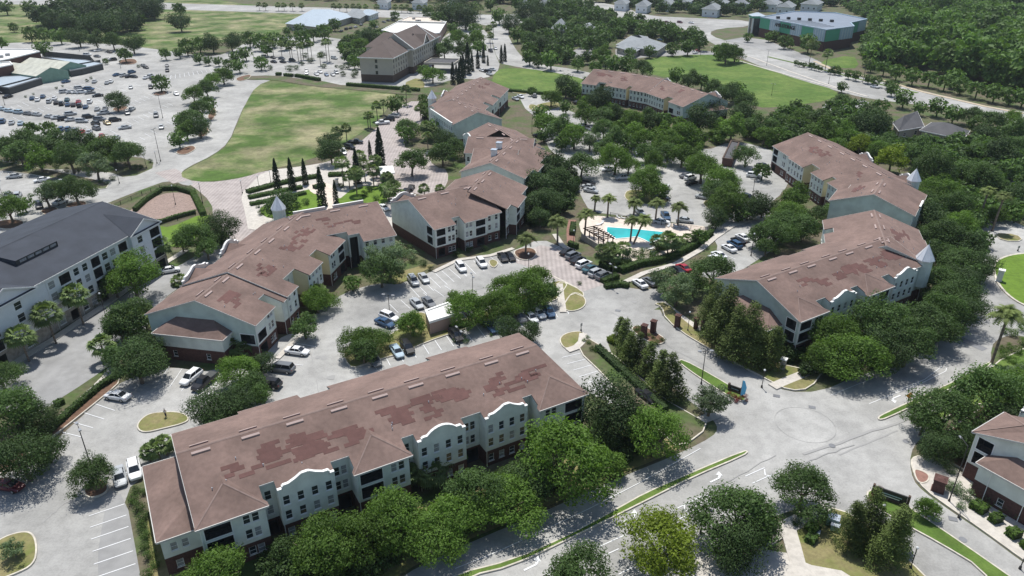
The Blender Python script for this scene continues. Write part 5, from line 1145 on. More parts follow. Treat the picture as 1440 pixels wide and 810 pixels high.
shrubs('in the planted strip by the terrace garden',[(368,300,6),(363,290,4),(430,286,7),(420,290,6),(480,262,5),(520,268,6),(535,262,5),(512,274,6),(540,285,5),(572,214,4),(575,218,4),(530,280,6)])
shrubs('under the hotel palms',[(408,99,6),(416,97,5),(436,88,6),(425,91,4),(453,80,6),(430,80,5),(488,96,6),(480,97,5),(500,104,6),(498,108,5),(455,95,5),(473,94,3),(375,88,4),(380,97,5),(510,96,6),(482,106,5)],'leaf_dark','dark clipped shrub')
shrubs('on the pavers behind the L-shaped building',[(196+4,350,5),(205,346,5),(312,341,4),(350,337,3),(325,352,4)])
shrubs('in front of the centre building',[(567,360,7),(580,366,8),(595,372,7),(640,358,6),(660,352,6),(680,350,6),(575,352,8),(562,348,7),(605,378,5)],'leaf_dark','dark shrub')
shrubs('along the foot of the white apartment building',[(12,492,5),(25,485,5),(60,466,5),(95,445,5),(132,430,5),(160,412,5),(200,388,7),(180,400,6),(220,372,6)],'leaf_dark','dark shrub')
shrubs('left of the entry gates',[(815,398+0,4),(690,470,3),(640,478,5),(652,474,5),(655,480,5)],'leaf_hedge')
shrubs('beside the small trees of the big car park',[(36,136,2.2),(79,124,2.5),(122,114,3),(128,110,2.5),(195,94,3),(88,121,2),(47,132,2)],'leaf_dark','tiny dark shrub')
# ------------------------------------------------------------------ other buildings
GEN={'wall':'siding_white','brick_base':'stone_tan','roof':'roof_slate','fascia':'trim_white','trim':'trim_white','recess':'screen_dark','ridge_cap':'roof_slate','parapet_cap':'trim_white'}
# white four storey apartments with slate roof
FL4=((.8,2.5),(3.7,5.5),(6.5,8.3),(9.2,10.9))
I_=Bld('apartment_building','white sided apartment building with dark slate grey roof at the left edge','apartment building',(-110,142.3),75.8)
SL0=SL
def wing2(B,org,rot,fr,bk,ridge,sl,**k):
    global SL,WIDE
    SL=sl; WIDE=True; wing(B,org,rot,0,fr,bk,ridge=ridge,**k); SL=SL0; WIDE=False
wing2(I_,(-110,142.3),75.8,[('gabb',-31,-24,{'d':14.4}),('gab',-24,-20,{'d':14.4}),('gabb',-20,-6,{'d':15.4}),('gab',-6,-3,{'d':14.6}),('gabb',-3,4,{'d':14.6,'flip':True}),('gab',4,9,{'d':14.6}),('gabb',9,15,{'d':14.6}),('gabb',15,21.3,{'d':14.6,'flip':True}),('gabb',21.3,31.5,{'d':15.6,'flip':True})],[('gab',-31,31.5,{'d':15,'blank':1})],15.6,.235,fl=FL4,zb=3.2,vents=False,ends=('gable','gable'),seed=41)
I_.setf((-110,142.3),75.8)
def cross_gable(B,u0,u1,n,z,pk,depth_,wall='wall'):
    um=(u0+u1)/2
    B.face(wall,[(u0,n,z-.2),(u1,n,z-.2),(um,n,pk-.15)])
    for q in([(u0-.4,n-.45,z-.12),(um,n-.45,pk),(um,n+depth_,pk)],[(um,n+depth_,pk),(um,n-.45,pk),(u1+.4,n-.45,z-.12)]): 
        B.face('roof',q); B.face('roof',[(p[0],p[1],p[2]-.15) for p in q[::-1]])
    for a,b in(((u0-.4,z-.12),(um,pk)),((um,pk),(u1+.4,z-.12))):
        B.b('fascia').hexa([B.T(*p) for p in((a[0],n-.5,a[1]-.28),(b[0],n-.5,b[1]-.28),(b[0],n-.43,b[1]-.28),(a[0],n-.43,a[1]-.28),(a[0],n-.5,a[1]+.03),(b[0],n-.5,b[1]+.03),(b[0],n-.43,b[1]+.03),(a[0],n-.43,a[1]+.03))])
cross_gable(I_,21.3,31.5,-15.6,12.0,14.6,11); cross_gable(I_,-20,-6,-15.4,12.0,15.0,13)
# the long dormer with its clerestory panes
I_.face('roof',[(-2,-7.6,15.0),(9,-7.6,15.0),(9,-1,15.75),(-2,-1,15.75)]); I_.face('roof',[(-2,-7.6,13.6),(-2,-7.6,15.0),(-2,-1,15.75),(-2,-1,15.2)]); I_.face('recess',[(-2,-7.4,13.6),(9,-7.4,13.6),(9,-7.4,14.95),(-2,-7.4,14.95)]); I_.face('recess',[(9,-7.6,13.6),(9,-1,15.2),(9,-1,15.7),(9,-7.6,14.95)])
for k in range(5):
    u=-.9+k*2.0; mb=MB(); mb.hexa([I_.T(a,b,c) for c in(14.15,14.7) for a,b in((u,-7.5),(u+1.6,-7.5),(u+1.6,-7.42),(u,-7.42))]); mb.build('clerestory_pane','glass_blind',I_.o)
I_.flush(GEN)
# hotel
def hotel():
    H=Bld('hotel','tall hotel with steep brown hipped roofs, beige walls and dark base','hotel',(-73,406),79.4); rot=79.4
    K={'wall':'wall_beige','brick_base':'wood_dark','pink':'wall_pink','roof':'roof_brown','fascia':'trim_white','recess':'screen_dark','trim':'trim_white','ridge_cap':'roof_brown'}
    # frame: u forward from near end, n left, n=0 centre of body
    fl=[(z,z+1.7) for z in(1.0,4.3,7.4,10.3)]
    def block(u0,u1,n0,n1,ze,zr_,hip0=True,hip1=True,win=True):
        def ops(L,st): return [(x-.6,x+.6,a,b,'w') for a,b in fl[1:] for x in np.arange(st,L-1.2,4.2)]
        H.facade((u0,n0),(u1,n0),ze,ops(u1-u0,2.0),'wall','brick_base',4.0,frames=1,blind=.1)
        H.facade((u1,n1),(u0,n1),ze,ops(u1-u0,2.0),'wall','brick_base',4.0,frames=1,blind=.1)
        H.facade((u1,n0),(u1,n1),ze,[],'wall','brick_base',4.0)
        W_=n1-n0; H.facade((u0,n1),(u0,n0),ze,[(W_*.5-.7,W_*.5+.7,a,b,'w') for a,b in fl[1:]],'wall','brick_base',4.0,frames=1,blind=0)
        o=.9; nm=(n0+n1)/2; a0=u0-o; a1=u1+o; r0=u0+(W_*.62 if hip0 else -.4); r1=u1-(W_*.62 if hip1 else -.4)
        H.face('roof',[(a0,n0-o,ze),(a1,n0-o,ze),(r1,nm,zr_),(r0,nm,zr_)]); H.face('roof',[(a1,n1+o,ze),(a0,n1+o,ze),(r0,nm,zr_),(r1,nm,zr_)])
        H.face('roof' if hip0 else 'wall',[(a0,n1+o,ze),(a0,n0-o,ze),(r0,nm,zr_)]); H.face('roof' if hip1 else 'wall',[(a1,n0-o,ze),(a1,n1+o,ze),(r1,nm,zr_)])
        H.face('fascia',[(a0,n0-o,ze-.02),(a0,n1+o,ze-.02),(a1,n1+o,ze-.02),(a1,n0-o,ze-.02)])
        for q in((a0,a1,n0-o-.12,n0-o),(a0,a1,n1+o,n1+o+.12)): H.box('fascia',q[0],q[1],q[2],q[3],ze-.45,ze+.06)
        for q in((a0-.12,a0),(a1,a1+.12)): H.box('fascia',q[0],q[1],n0-o,n1+o,ze-.45,ze+.06)
    block(0,27,-9.2,9.2,13.0,19.6,True,False)
    block(27.1,82,-12,9.0,13.6,21.5,False,True)
    block(50,62,-13.4,0,13.9,20.0,False,False) if 0 else None
    # white rakes and cross gable on the drive side
    for uu,nn in((26.9,-12),(70,-12)):
        H.b('fascia').hexa([H.T(a,b,c) for dz in(0,.35) for a,b,c in((uu-.5,nn-1,13.6+dz),(uu+.1,nn-1,13.6+dz),(uu+.1,-1.5,21.6+dz),(uu-.5,-1.5,21.6+dz))])
    um=52; H.face('wall',[(um-6,-12.3,13.3),(um+6,-12.3,13.3),(um,-12.3,18.3)])
    for s_ in(-1,1):
        q=[(um+s_*6.4,-12.9,13.2),(um,-12.9,18.7),(um,-4,18.7)]; H.face('roof',q if s_<0 else q[::-1])
        H.b('fascia').hexa([H.T(a,b,c) for b in(-13.1,-12.9) for a,c in((um+s_*6.5,13.0),(um,18.5),(um,18.95),(um+s_*6.5,13.5))])
    block(34,60,8,26,12.8,18.0,False,True) if 0 else None
    H.setf((-73,406),79.4); 
    def wingL():
        u0,u1,n0,n1,ze,zr_=36,60,6,19,12.8,19.5
        H.facade((u0,n1),(u0,n0),ze,[],'wall','brick_base',4.0); H.facade((u1,n1),(u0,n1),ze,[],'wall','brick_base',4.0)
        um=(u0+u1)/2; H.face('roof',[(u0-.8,n1+.8,ze),(u0-.8,n0-12,ze),(um,n0-12,zr_),(um,n1-7,zr_)]); H.face('roof',[(u1+.8,n0-12,ze),(u1+.8,n1+.8,ze),(um,n1-7,zr_),(um,n0-12,zr_)]); H.face('roof',[(u1+.8,n1+.8,ze),(u0-.8,n1+.8,ze),(um,n1-7,zr_)])
    wingL(); H.flush(K)
    P=Bld('entrance_canopy','flat roofed hotel drive-in canopy with white rim and dark columns','canopy',tuple(G(620,100))[:2],79.4)
    c=[G(604,89,5.5),G(628,91,5.5),G(640,82,5.5),G(612,80,5.5)]
    u0,n0,u1,n1=-8,-9,8,9; P.setf(tuple((c[0]+c[2])/2)[:2],79.4)
    P.box('roof',u0+.5,u1-.5,n0+.5,n1-.5,4.6,5.2)
    for q in((u0,u1,n0,n0+.5),(u0,u1,n1-.5,n1),(u0,u0+.5,n0+.5,n1-.5),(u1-.5,u1,n0+.5,n1-.5)): P.box('rim',*q,4.5,5.7)
    for a in(u0+1,u1-1):
        for b in(n0+1,n1-1): P.box('column',a-.5,a+.5,b-.5,b+.5,0,4.5)
    P.flush({'roof':'roof_dark','rim':'wall_beige','column':'wood_dark'})
hotel()
def flatroof(name,label,cat,px,z,rim=.6,mats=('brick_red','roof_white','trim_white'),units=3):
    """prism over pixel corners measured at roof height"""
    w=ccw([tuple(G(x,y,z))[:2] for x,y in px]); o=thing(name,(w[0][0],w[0][1],0),label,cat); ox,oy=w[0]; w=[(x-ox,y-oy) for x,y in w]; n=len(w)
    wl=MB()
    for i in range(n):
        a,b=w[i],w[(i+1)%n]; wl.face([(a[0],a[1],0),(b[0],b[1],0),(b[0],b[1],z),(a[0],a[1],z)])
    wl.build('wall',mats[0],o); inn=inset(w,.4); rf=MB(); rf.v=[(x,y,z-rim) for x,y in inn]; rf.f=[tuple(t) for t in fill(inn)]; rf.m=[0]*len(rf.f); r_=rf.build('roof',mats[1],o)
    if sum(p.normal.z*p.area for p in r_.data.polygons)<0: r_.data.flip_normals()
    cp=MB(); out=inset(w,-.08)
    for i in range(n):
        j=(i+1)%n; cp.hexa([(out[i][0],out[i][1],z-.5),(out[j][0],out[j][1],z-.5),(inn[j][0],inn[j][1],z-.5),(inn[i][0],inn[i][1],z-.5),(out[i][0],out[i][1],z+.05),(out[j][0],out[j][1],z+.05),(inn[j][0],inn[j][1],z+.05),(inn[i][0],inn[i][1],z+.05)])
    cp.build('coping',mats[2],o); rn=random.Random(int(px[0][0]))
    for k in range(units):
        t=rn.uniform(.25,.75); s_=rn.uniform(.25,.75); x=(w[0][0]*(1-t)+w[1%n][0]*t)*(1-s_)+(w[2][0]*t+w[-1][0]*(1-t))*s_; y=(w[0][1]*(1-t)+w[1%n][1]*t)*(1-s_)+(w[2][1]*t+w[-1][1]*(1-t))*s_
        q=MB(); q.box((x,y,z-rim+.7),(2.2,1.6,1.3),rz=rn.random()); q.build('roof_unit','metal_grey',o)
    return o,w,(ox,oy)
# big shop with red brick walls, garden centre
flatroof('shop_building','large store with red brick walls and white flat roof at the upper left edge','store',[(-60,72),(-20,68),(46,69),(56,72),(10,83),(-60,96)],9.0)
o,w,_=flatroof('shop_building','dark brick store entrance block with white lettering in front of the garden centre','store',[(-60,92),(-10,88),(14,86),(18,90),(-30,100),(-60,104)],8.5,mats=('brick_red','roof_white','trim_white'))
# lettering board, worn to unreadable strokes in the photo
sg=MB()
for k in range(7):
    a=G(2+k*1.2,97,5.5); sg.box((a.x,a.y-.0,a.z),(.9,.12,.7))
tag(sg.build('sign_lettering','trim_white'),'row of small white letters on the dark store wall','sign')
def greenhouse(name,label,px_ridge0,px_ridge1,hw,ze,zr_,k):
    a,b=G(*px_ridge0,zr_),G(*px_ridge1,zr_); t=(b-a).normalized(); n=Vector((-t.y,t.x,0)); o=thing(name,(a.x,a.y,0),label,'greenhouse'); P=lambda s_,d_,z:(t.x*s_+n.x*d_,t.y*s_+n.y*d_,z); L=(b-a).length
    for i in range(k):
        s0,s1=L*i/k+.05,L*(i+1)/k-.05
        for sd in(-1,1):
            m=MB(); m.hexa([P(s,d_,z) for e in(0,.12) for s,d_,z in((s0,0,zr_+e),(s1,0,zr_+e),(s1,sd*hw,ze+e),(s0,sd*hw,ze+e))]); m.build('roof_panel','greenhouse',o)
    g=MB()
    for s in(0,L): g.face([P(s,-hw,ze),P(s,hw,ze),P(s,0,zr_)]); g.face([P(s,-hw,0),P(s,hw,0),P(s,hw,ze),P(s,-hw,ze)])
    for sd in(-1,1): g.face([P(0,sd*hw,0),P(L,sd*hw,0),P(L,sd*hw,ze),P(0,sd*hw,ze)])
    g.build('wall','greenhouse_side',o)
greenhouse('greenhouse','nearer translucent gabled greenhouse roof of the garden centre',(18,88),(71,95),9,4.2,7.5,7)
greenhouse('greenhouse','farther translucent gabled greenhouse roof of the garden centre',(42,81),(99,87),9,4.2,7.5,7)
flatroof('shade_canopy','flat pale shade canopy left of the garden centre fence','canopy',[(-40,118),(12,123),(58,109),(30,106),(-10,108)],3.6,.2,('screen_dark','roof_metal','metal_grey'),0)
flatroof('shade_canopy','flat pale shade canopy at the far end of the garden centre fence','canopy',[(98,99),(115,96),(144,89),(120,84),(60,80),(98,87)],3.6,.2,('screen_dark','roof_metal','metal_grey'),0)
def fence(px,h,label,mat_='metal_dark',post=2.4,screen=None,rails=2,pick=.0):
    p=[G(*q) for q in px]; c=p[0]; o=thing('fence',(c.x,c.y,0),label,'fence')
    for a,b in zip(p,p[1:]):
        L=(b-a).length; k=max(1,int(L/post)); a=a-c; b=b-c
        for i in range(k+1):
            q=a.lerp(b,i/k); m=MB(); m.box((q.x,q.y,h/2),(.12,.12,h)); m.build('post',mat_,o)
        for r_ in range(rails):
            z=h*(.12+.82*r_/max(1,rails-1)); m=MB(); m.bar(a+Vector((0,0,z)),b+Vector((0,0,z)),.05,.06); m.build('rail',mat_,o)
        if screen: m=MB(); m.bar(a+Vector((0,0,.1)),b+Vector((0,0,.1)),.03,h-.2); m.build('screen',screen,o)
        if pick:
            kk=int(L/pick); m=MB(); t=(b-a).normalized(); 
            for i in range(kk):
                q=a.lerp(b,(i+.5)/kk); m.bar(q+Vector((0,0,.1))-t*.015,q+Vector((0,0,.1))+t*.015,.03,h-.15)
            x=m.build('picket_panel',mat_,o)
            if x: x['kind']='stuff'
fence([(-30,140),(0,133),(30,125),(58,117),(85,107),(115,99),(143,94)],4.2,'tall dark screened fence round the garden centre','metal_dark',12,'screen_dark')
fence([(135,94),(128,86),(60,79)],3.5,'dark screened fence on the far side of the garden centre','metal_dark',14,'screen_dark')
fence([(148,300),(170,288),(200,275),(225,266),(250,264),(275,270)],1.4,'thin dark railing around the brown planting bed','metal_dark',3,None,2,.25)
fence([(222,317),(250,310),(275,303)],1.2,'thin railing between the planting bed and the corner lawn','metal_dark',3,None,2,.25)
fence([(858,305),(880,310),(930,318),(985,326),(1000,326)],1.5,'black picket fence along the upper side of the pool','metal_dark',2.4,None,2,.22)
fence([(1003,326),(985,345),(955,360),(930,368),(900,374)],1.5,'black picket fence along the lower side of the pool','metal_dark',2.4,None,2,.22)
# long grey metal roofed shop, white roofed shop
def hiproof(name,label,cat,px,ze,zr_,mats=('wall_beige','roof_grey','trim_white'),ins=.5,ov=.8):
    """four pixel corners at eave height, going round; ridge runs along the longer pair"""
    w=ccw([tuple(G(x,y,ze))[:2] for x,y in px]); ox,oy=w[0]; w=[Vector((x-ox,y-oy,0)) for x,y in w]; o=thing(name,(ox,oy,0),label,cat)
    if (w[1]-w[0]).length<(w[2]-w[1]).length: w=w[1:]+w[:1]
    m=MB()
    inn=[Vector((*p,0)) for p in inset([(q.x,q.y) for q in w],ov)]
    for i in range(4): a,b=inn[i],inn[(i+1)%4]; m.face([(a.x,a.y,0),(b.x,b.y,0),(b.x,b.y,ze),(a.x,a.y,ze)])
    m.build('wall',mats[0],o); ma,mb_=(w[0]+w[3])/2,(w[1]+w[2])/2; d_=(mb_-ma); hl=(w[3]-w[0]).length*ins; t=d_.normalized(); r0,r1=ma+t*hl,mb_-t*hl
    f=MB(); Z_=lambda v,z:(v.x,v.y,z)
    f.face([Z_(w[0],ze),Z_(w[1],ze),Z_(r1,zr_),Z_(r0,zr_)]); f.face([Z_(w[2],ze),Z_(w[3],ze),Z_(r0,zr_),Z_(r1,zr_)]); f.face([Z_(w[1],ze),Z_(w[2],ze),Z_(r1,zr_)]); f.face([Z_(w[3],ze),Z_(w[0],ze),Z_(r0,zr_)])
    f.face([Z_(w[3],ze),Z_(w[2],ze),Z_(w[1],ze),Z_(w[0],ze)]); f.build('roof',mats[1],o)
    g_=MB(); wo=[Vector((*p,0)) for p in inset([(q.x,q.y) for q in w],-.1)]
    for i in range(4):
        a,b,c,e=wo[i],wo[(i+1)%4],w[(i+1)%4],w[i]; g_.hexa([Z_(a,ze-.3),Z_(b,ze-.3),Z_(c,ze-.3),Z_(e,ze-.3),Z_(a,ze+.02),Z_(b,ze+.02),Z_(c,ze+.02),Z_(e,ze+.02)])
    g_.build('fascia',mats[2],o)
    # a few windows round the wall
    for i in range(4):
        a,b=inn[i],inn[(i+1)%4]; L=(b-a).length; k=int(L/5)
        wm=window_mesh(1.6,1.5); rz=math.atan2((b-a).y,(b-a).x)
        for j in range(min(k,8)):
            q=a.lerp(b,(j+.5)/k); nn=Vector(((b-a).y,-(b-a).x,0)).normalized()*.04; fr=put('window',wm[0],o,(q.x+nn.x,q.y+nn.y,ze*.35),rz); put('pane',wm[2],fr)
    return o
hiproof('shop_building','long shop with pale blue-grey metal roof beyond the hotel car park','shop',[(401,33),(446,38),(500,22),(440,13)],5,9,('wall_beige','roof_metal','trim_white'),.35)
hiproof('shop_building','small shop with dark slate grey roof behind the long metal roofed shop','shop',[(484,22),(506,26),(520,18),(496,12)],5,8,('wall_beige','roof_grey','trim_white'))
hiproof('shop_building','little square grey roofed pavilion beside the metal roofed shop','shop',[(503,19),(520,22),(533,17),(515,13)],5,7.5,('trim_white','roof_metal','trim_white'))
flatroof('shop_building','white flat roofed shop directly behind the hotel','shop',[(536,42),(570,50),(618,46),(628,30),(575,25),(560,30)],6.5,mats=('wall_pink','roof_white','trim_white'))
flatroof('shop_building','beige flat roof section at the back of the white roofed shop','shop',[(560,29),(590,30),(626,31),(610,24),(575,23)],7.2,mats=('wall_beige','deck','trim_white'))
hiproof('office_building','grey hip roofed bank with drive-through, above the vacant field','bank',[(866,63),(925,71),(938,62),(888,50)],4.5,9.5,('wall_beige','roof_grey','trim_white'),.5)
hiproof('drive_through_canopy','small grey canopy on the left of the hip roofed bank','canopy',[(866,66),(893,73),(900,69),(873,63)],4.0,5.0,('wall_beige','roof_grey','trim_white'),.4)
hiproof('office_building','grey hip roofed office half hidden by trees at the top','office',[(774,40),(792,43),(800,38),(783,33)],5,11,('wall_beige','roof_grey','trim_white'),.45)
hiproof('office_building','low grey hip roofed office right of the taller hip roof','office',[(811,40),(845,42),(850,36),(818,34)],4,7,('wall_beige','roof_grey','trim_white'),.4)
hiproof('clinic_building','right wing of the low building with dark grey shingle roof','clinic',[(1293,183),(1355,196),(1364,184),(1310,172)],4.5,7.5,('wall_beige','roof_dark','trim_white'),.4)
hiproof('clinic_building','left wing of the low building with dark grey shingle roof','clinic',[(1255,172),(1264,184),(1300,178),(1290,156)],4.5,8.0,('wall_beige','roof_dark','trim_white'),.4)
o=hiproof('garden_kiosk','small white roofed kiosk in the palm court of the garden square','kiosk',[(536,245),(555,243),(552,233),(533,234)],3.2,3.6,('metal_dark','roof_white','trim_white'),.4,.6)
for i,(q,s_) in enumerate((((740,0),20),((768,4),18),((938,5),22),((905,7),20),((1002,12),26),((1012,4),24),((1084,5),28),((1106,9),24),((1142,5),28),((1045,4),24),((875,4),20),((962,2),22),((640,3),20),((590,3),20),((540,2),18))):
    a=q; sides=[(a[0]-s_*.6,a[1]),(a[0]+s_*.3,a[1]+1.6),(a[0]+s_*.6,a[1]-2),(a[0]-s_*.3,a[1]-3.4)]
    hiproof('distant_house',f"pale house with grey pitched roof at the far top edge, {ordn(sorted([740,768,938,905,1002,1012,1084,1106,1142,1045,875,962,640,590,540]).index(q[0]),15)}",'house',sides,7,11,('siding_white','roof_grey','trim_white'),.25)
# storage building
def storage():
    z=14.0; px=[(1070,24),(1162,42),(1201,37),(1196,32),(1219,27),(1175,18),(1117,16)]
    w=[G(x,y,z) for x,y in px]; w2=ccw([tuple(v)[:2] for v in w]); w=[Vector((*p,0)) for p in w2]; c=w[0]; o=thing('storage_building',(c.x,c.y,0),'self storage building with green and blue wall panels and flat grey roof','storage building')
    w=[v-c for v in w]; n=len(w); base=MB()
    inn=inset([(v.x,v.y) for v in w],.3)
    for i in range(n):
        a,b=w[i],w[(i+1)%n]; L=(b-a).length; t=(b-a)/L; nn=Vector((t.y,-t.x,0))
        base.face([(a.x,a.y,0),(b.x,b.y,0),(b.x,b.y,z),(a.x,a.y,z)])
        k=max(2,int(L/11))
        for j in range(k):
            p=a+t*(L*j/k+.15); q=a+t*(L*(j+1)/k-.15); m=MB(); green=(j%2==0); d_=.18 if green else .3
            m.hexa([(v.x+nn.x*e,v.y+nn.y*e,zz) for zz in(6.4,z-.4) for v,e in((p,d_),(q,d_),(q,.0),(p,.0))]); m.build('green_panel' if green else 'glazed_panel','green_panel' if green else 'blue_panel',o)
            if not green:
                mu=MB()
                for h_ in range(1,5):
                    v=p+t*((q-p).length*h_/5)+nn*.34; mu.box((v.x,v.y,(6.4+z-.4)/2),(.18,.18,z-6.8),rz=math.atan2(t.y,t.x))
                x=mu.build('mullions','trim_white',o); x['kind']='stuff'
    base.build('wall','brick_red',o)
    rf=MB(); rf.v=[(x,y,z-.3) for x,y in inn]; rf.f=[tuple(t) for t in fill(inn)]; rf.m=[0]*len(rf.f); r_=rf.build('roof','storage_roof',o)
    if sum(p.normal.z*p.area for p in r_.data.polygons)<0: r_.data.flip_normals()
    cp=MB(); out=inset([(v.x,v.y) for v in w],-.4)
    for i in range(n):
        j=(i+1)%n; cp.hexa([(p[0],p[1],zz) for zz in(z-.4,z+.3) for p in(out[i],out[j],inn[j],inn[i])])
    cp.build('coping','blue_panel',o)
    for k in range(7):
        a_=w[0].lerp(w[1],.12+.11*k); b_=w[3].lerp(w[2],.12+.11*k) if n>3 else a_
        m=MB(); m.bar((a_.x*.9+b_.x*.1,a_.y*.9+b_.y*.1,z-.28),(a_.x*.45+b_.x*.55,a_.y*.45+b_.y*.55,z-.28),.5,.12); m.build('roof_seam','metal_dark',o)
    tw=G(1065,22,z)-c; m=MB()
    for dx in(-4,4):
        for dy in(-4,4): m.box((tw.x+dx,tw.y+dy,7),(1.0,1.0,14))
    for q in split_parts(m): q.build('tower_column','trim_white',o)
    m=MB(); m.box((tw.x,tw.y,6.5),(7.4,7.4,13)); m.build('tower_glazing','glass',o); m=MB(); m.box((tw.x,tw.y,13.4),(10,10,1.6)); m.build('tower_band','green_panel',o)
    m=MB(); m.box((tw.x,tw.y,15.2),(11,11,2.0),taper=.15); m.build('tower_roof','roof_metal',o)
    # letters on the long wall
    a,b=G(1107,38,9.2)-c,G(1135,42.5,9.2)-c
    ca=None
    for i in range(n):
        p,q=w[i],w[(i+1)%n]; 
        if abs((q-p).length-max((w[(k+1)%n]-w[k]).length for k in range(n)))<.01: ca=(p,q)
    t=(ca[1]-ca[0]).normalized(); nn=Vector((t.y,-t.x,0)); mid=((a+b)/2); 
    # project the middle on the wall
    s_=(mid-ca[0]).dot(t); pos=ca[0]+t*s_+nn*.55
    cu=bpy.data.curves.new('lettering','FONT'); cu.body='AMB-STORAGE'; cu.size=3.6; cu.extrude=.15; cu.align_x='CENTER'; tmp=bpy.data.objects.new('tmp',cu); COL.objects.link(tmp)
    bpy.context.view_layer.update(); me=bpy.data.meshes.new_from_object(tmp.evaluated_get(bpy.context.evaluated_depsgraph_get())); bpy.data.objects.remove(tmp); me.materials.clear(); me.materials.append(M['metal_dark'])
    l_=put('lettering',me,o,(pos.x,pos.y,9.9)); l_.rotation_euler=(math.pi/2,0,math.atan2(t.y,t.x))
    for k in range(6):
        v=w[0].lerp(w[3],.2+.12*k); q=MB(); q.box((v.x,v.y,z+.5),(2.2,2.2,1.6)); q.build('roof_unit','metal_dark',o)
storage()
# bin store, brick enclosure, pergola
o,w,_=flatroof('bin_store','flat pale roofed bin store with parapet walls in the middle car park','bin store',[(598,436),(604,452),(640,441),(632,424)],3.4,.2,('wall_pink','roof_white','trim_white'),0)
o,w,_=flatroof('brick_enclosure','small dark roofed red brick enclosure in the upper right car park','enclosure',[(1016,222),(1030,224),(1040,200),(1028,197)],3.0,.3,('brick_red','roof_dark','wood_dark'),0)
def pergola():
    a,b=G(822,336),G(848,352); t=(b-a).normalized(); n=Vector((-t.y,t.x,0)); L=(b-a).length; o=thing('pergola',(a.x,a.y,0),'dark timber pergola over the low wall at the left end of the pool','pergola')
    P=lambda s_,d_,z:Vector((t.x*s_+n.x*d_,t.y*s_+n.y*d_,z))
    for k in range(5):
        for d_ in(0,3):
            m=MB(); p=P(L*k/4,d_,0); m.box((p.x,p.y,1.4),(.25,.25,2.8)); m.build('post','wood_dark',o)
    for d_ in(0,3): m=MB(); m.bar(P(-.5,d_,2.8),P(L+.5,d_,2.8),.2,.3); m.build('beam','wood_dark',o)
    for k in range(9): m=MB(); m.bar(P(L*k/8,-.6,3.1),P(L*k/8,3.6,3.1),.14,.22); m.build('rafter','wood_dark',o)
    m=MB(); m.bar(P(0,-1.0,0),P(L,-1.0,0),.35,1.7); m.build('low_wall','stone_tan',o)
pergola()
# gate pillars, entry sign, banner, island sign, cabinets, monument
def pillar(px,h,w,label,m='brick_red',cat='pillar',cap='brick_red'):
    p=G(*px); o=thing('brick_pillar',(p.x,p.y,0),label,cat,None,rz=R(-35)); b=MB(); b.box((0,0,h/2),(w,w,h)); b.build('shaft',m,o); c=MB(); c.box((0,0,h+.1),(w+.25,w+.25,.2)); c.box((0,0,h+.27),(w*.8,w*.8,.14),taper=.5); c.build('cap',cap,o); d_=MB(); d_.box((0,0,.12),(w+.2,w+.2,.24)); d_.build('plinth',m,o)
pillar((905,474),2.8,1.0,'brick gate pillar on the near side of the median island'); pillar((918,468),2.8,1.0,'brick gate pillar on the far side of the median island')
pillar((952,460),2.8,1.0,'brick gate pillar at the pavement right of the entry drive'); pillar((978,463),2.6,.8,'slimmer brick pillar behind the pavement, nearer the car park'); pillar((988,468),2.6,.8,'slimmer brick pillar behind the pavement, nearer the magnolias')
pillar((1100,520),2.4,.9,'pale stone capped pillar in the shade by the entry garden','stone_tan',cap='trim_white'); pillar((1318,690),2.2,1.6,'broad brick pillar beside the red brick bed')
pillar((1404,396),3.0,1.2,'white capped brick marker pillar on the roundabout lawn','trim_white',cap='trim_white')
pillar((1005,300),2.4,.6,'left dark post of the pool gate','metal_dark',cap='metal_dark'); 
def sign_board(px,w,h,label,rz,board='metal_dark',frame='wood_dark',lines=3):
    p=G(*px); o=thing('entry_sign',(p.x,p.y,0),label,'sign',None,rz=rz)
    b=MB(); b.box((0,0,h/2+.35),(w,.22,h)); b.build('board',board,o)
    f=MB(); f.box((0,0,.3),(w+.7,.6,.6)); f.build('plinth',frame,o)
    for s_ in(-1,1): q=MB(); q.box((s_*(w/2+.2),0,(h+.6)/2),(.35,.45,h+.6)); q.build('post',frame,o)
    for k in range(lines): q=MB(); q.box((0,-.125,h*.8-k*h*.25),(w*(.7-.12*(k%2)),.03,h*.10)); q.build('lettering_line','blue_panel' if k!=1 else 'trim_white',o)
sign_board((1250,705),4.4,1.6,'dark community sign board with pale lettering on the grass median',R(-33))
sign_board((1033,552),2.0,1.0,'small dark sign board in the red flower bed at the drive nose',R(-38))
def banner(px):
    p=G(*px); o=thing('feather_banner',(p.x,p.y,0),'tall light blue feather banner standing at the entry drive nose','banner')
    m=MB(); m.tube((0,0,0),(0,0,4.2),.04,.03,6); m.build('pole','metal_grey',o); m=MB(); 
    pr=[(0.03,.9),(.75,1.1),(.95,2.0),(.9,3.2),(.55,4.0),(.03,4.25)]
    m.hexa([(0.05,-.02,.9),(.8,-.02,1.2),(.8,.02,1.2),(.05,.02,.9),(0.05,-.02,2.6),(.95,-.02,2.6),(.95,.02,2.6),(.05,.02,2.6)]); m.hexa([(0.05,-.02,2.6),(.95,-.02,2.6),(.95,.02,2.6),(.05,.02,2.6),(0.05,-.02,4.2),(.45,-.02,4.0),(.45,.02,4.0),(.05,.02,4.2)]); m.build('cloth','blue_banner',o)
banner((1040,562))
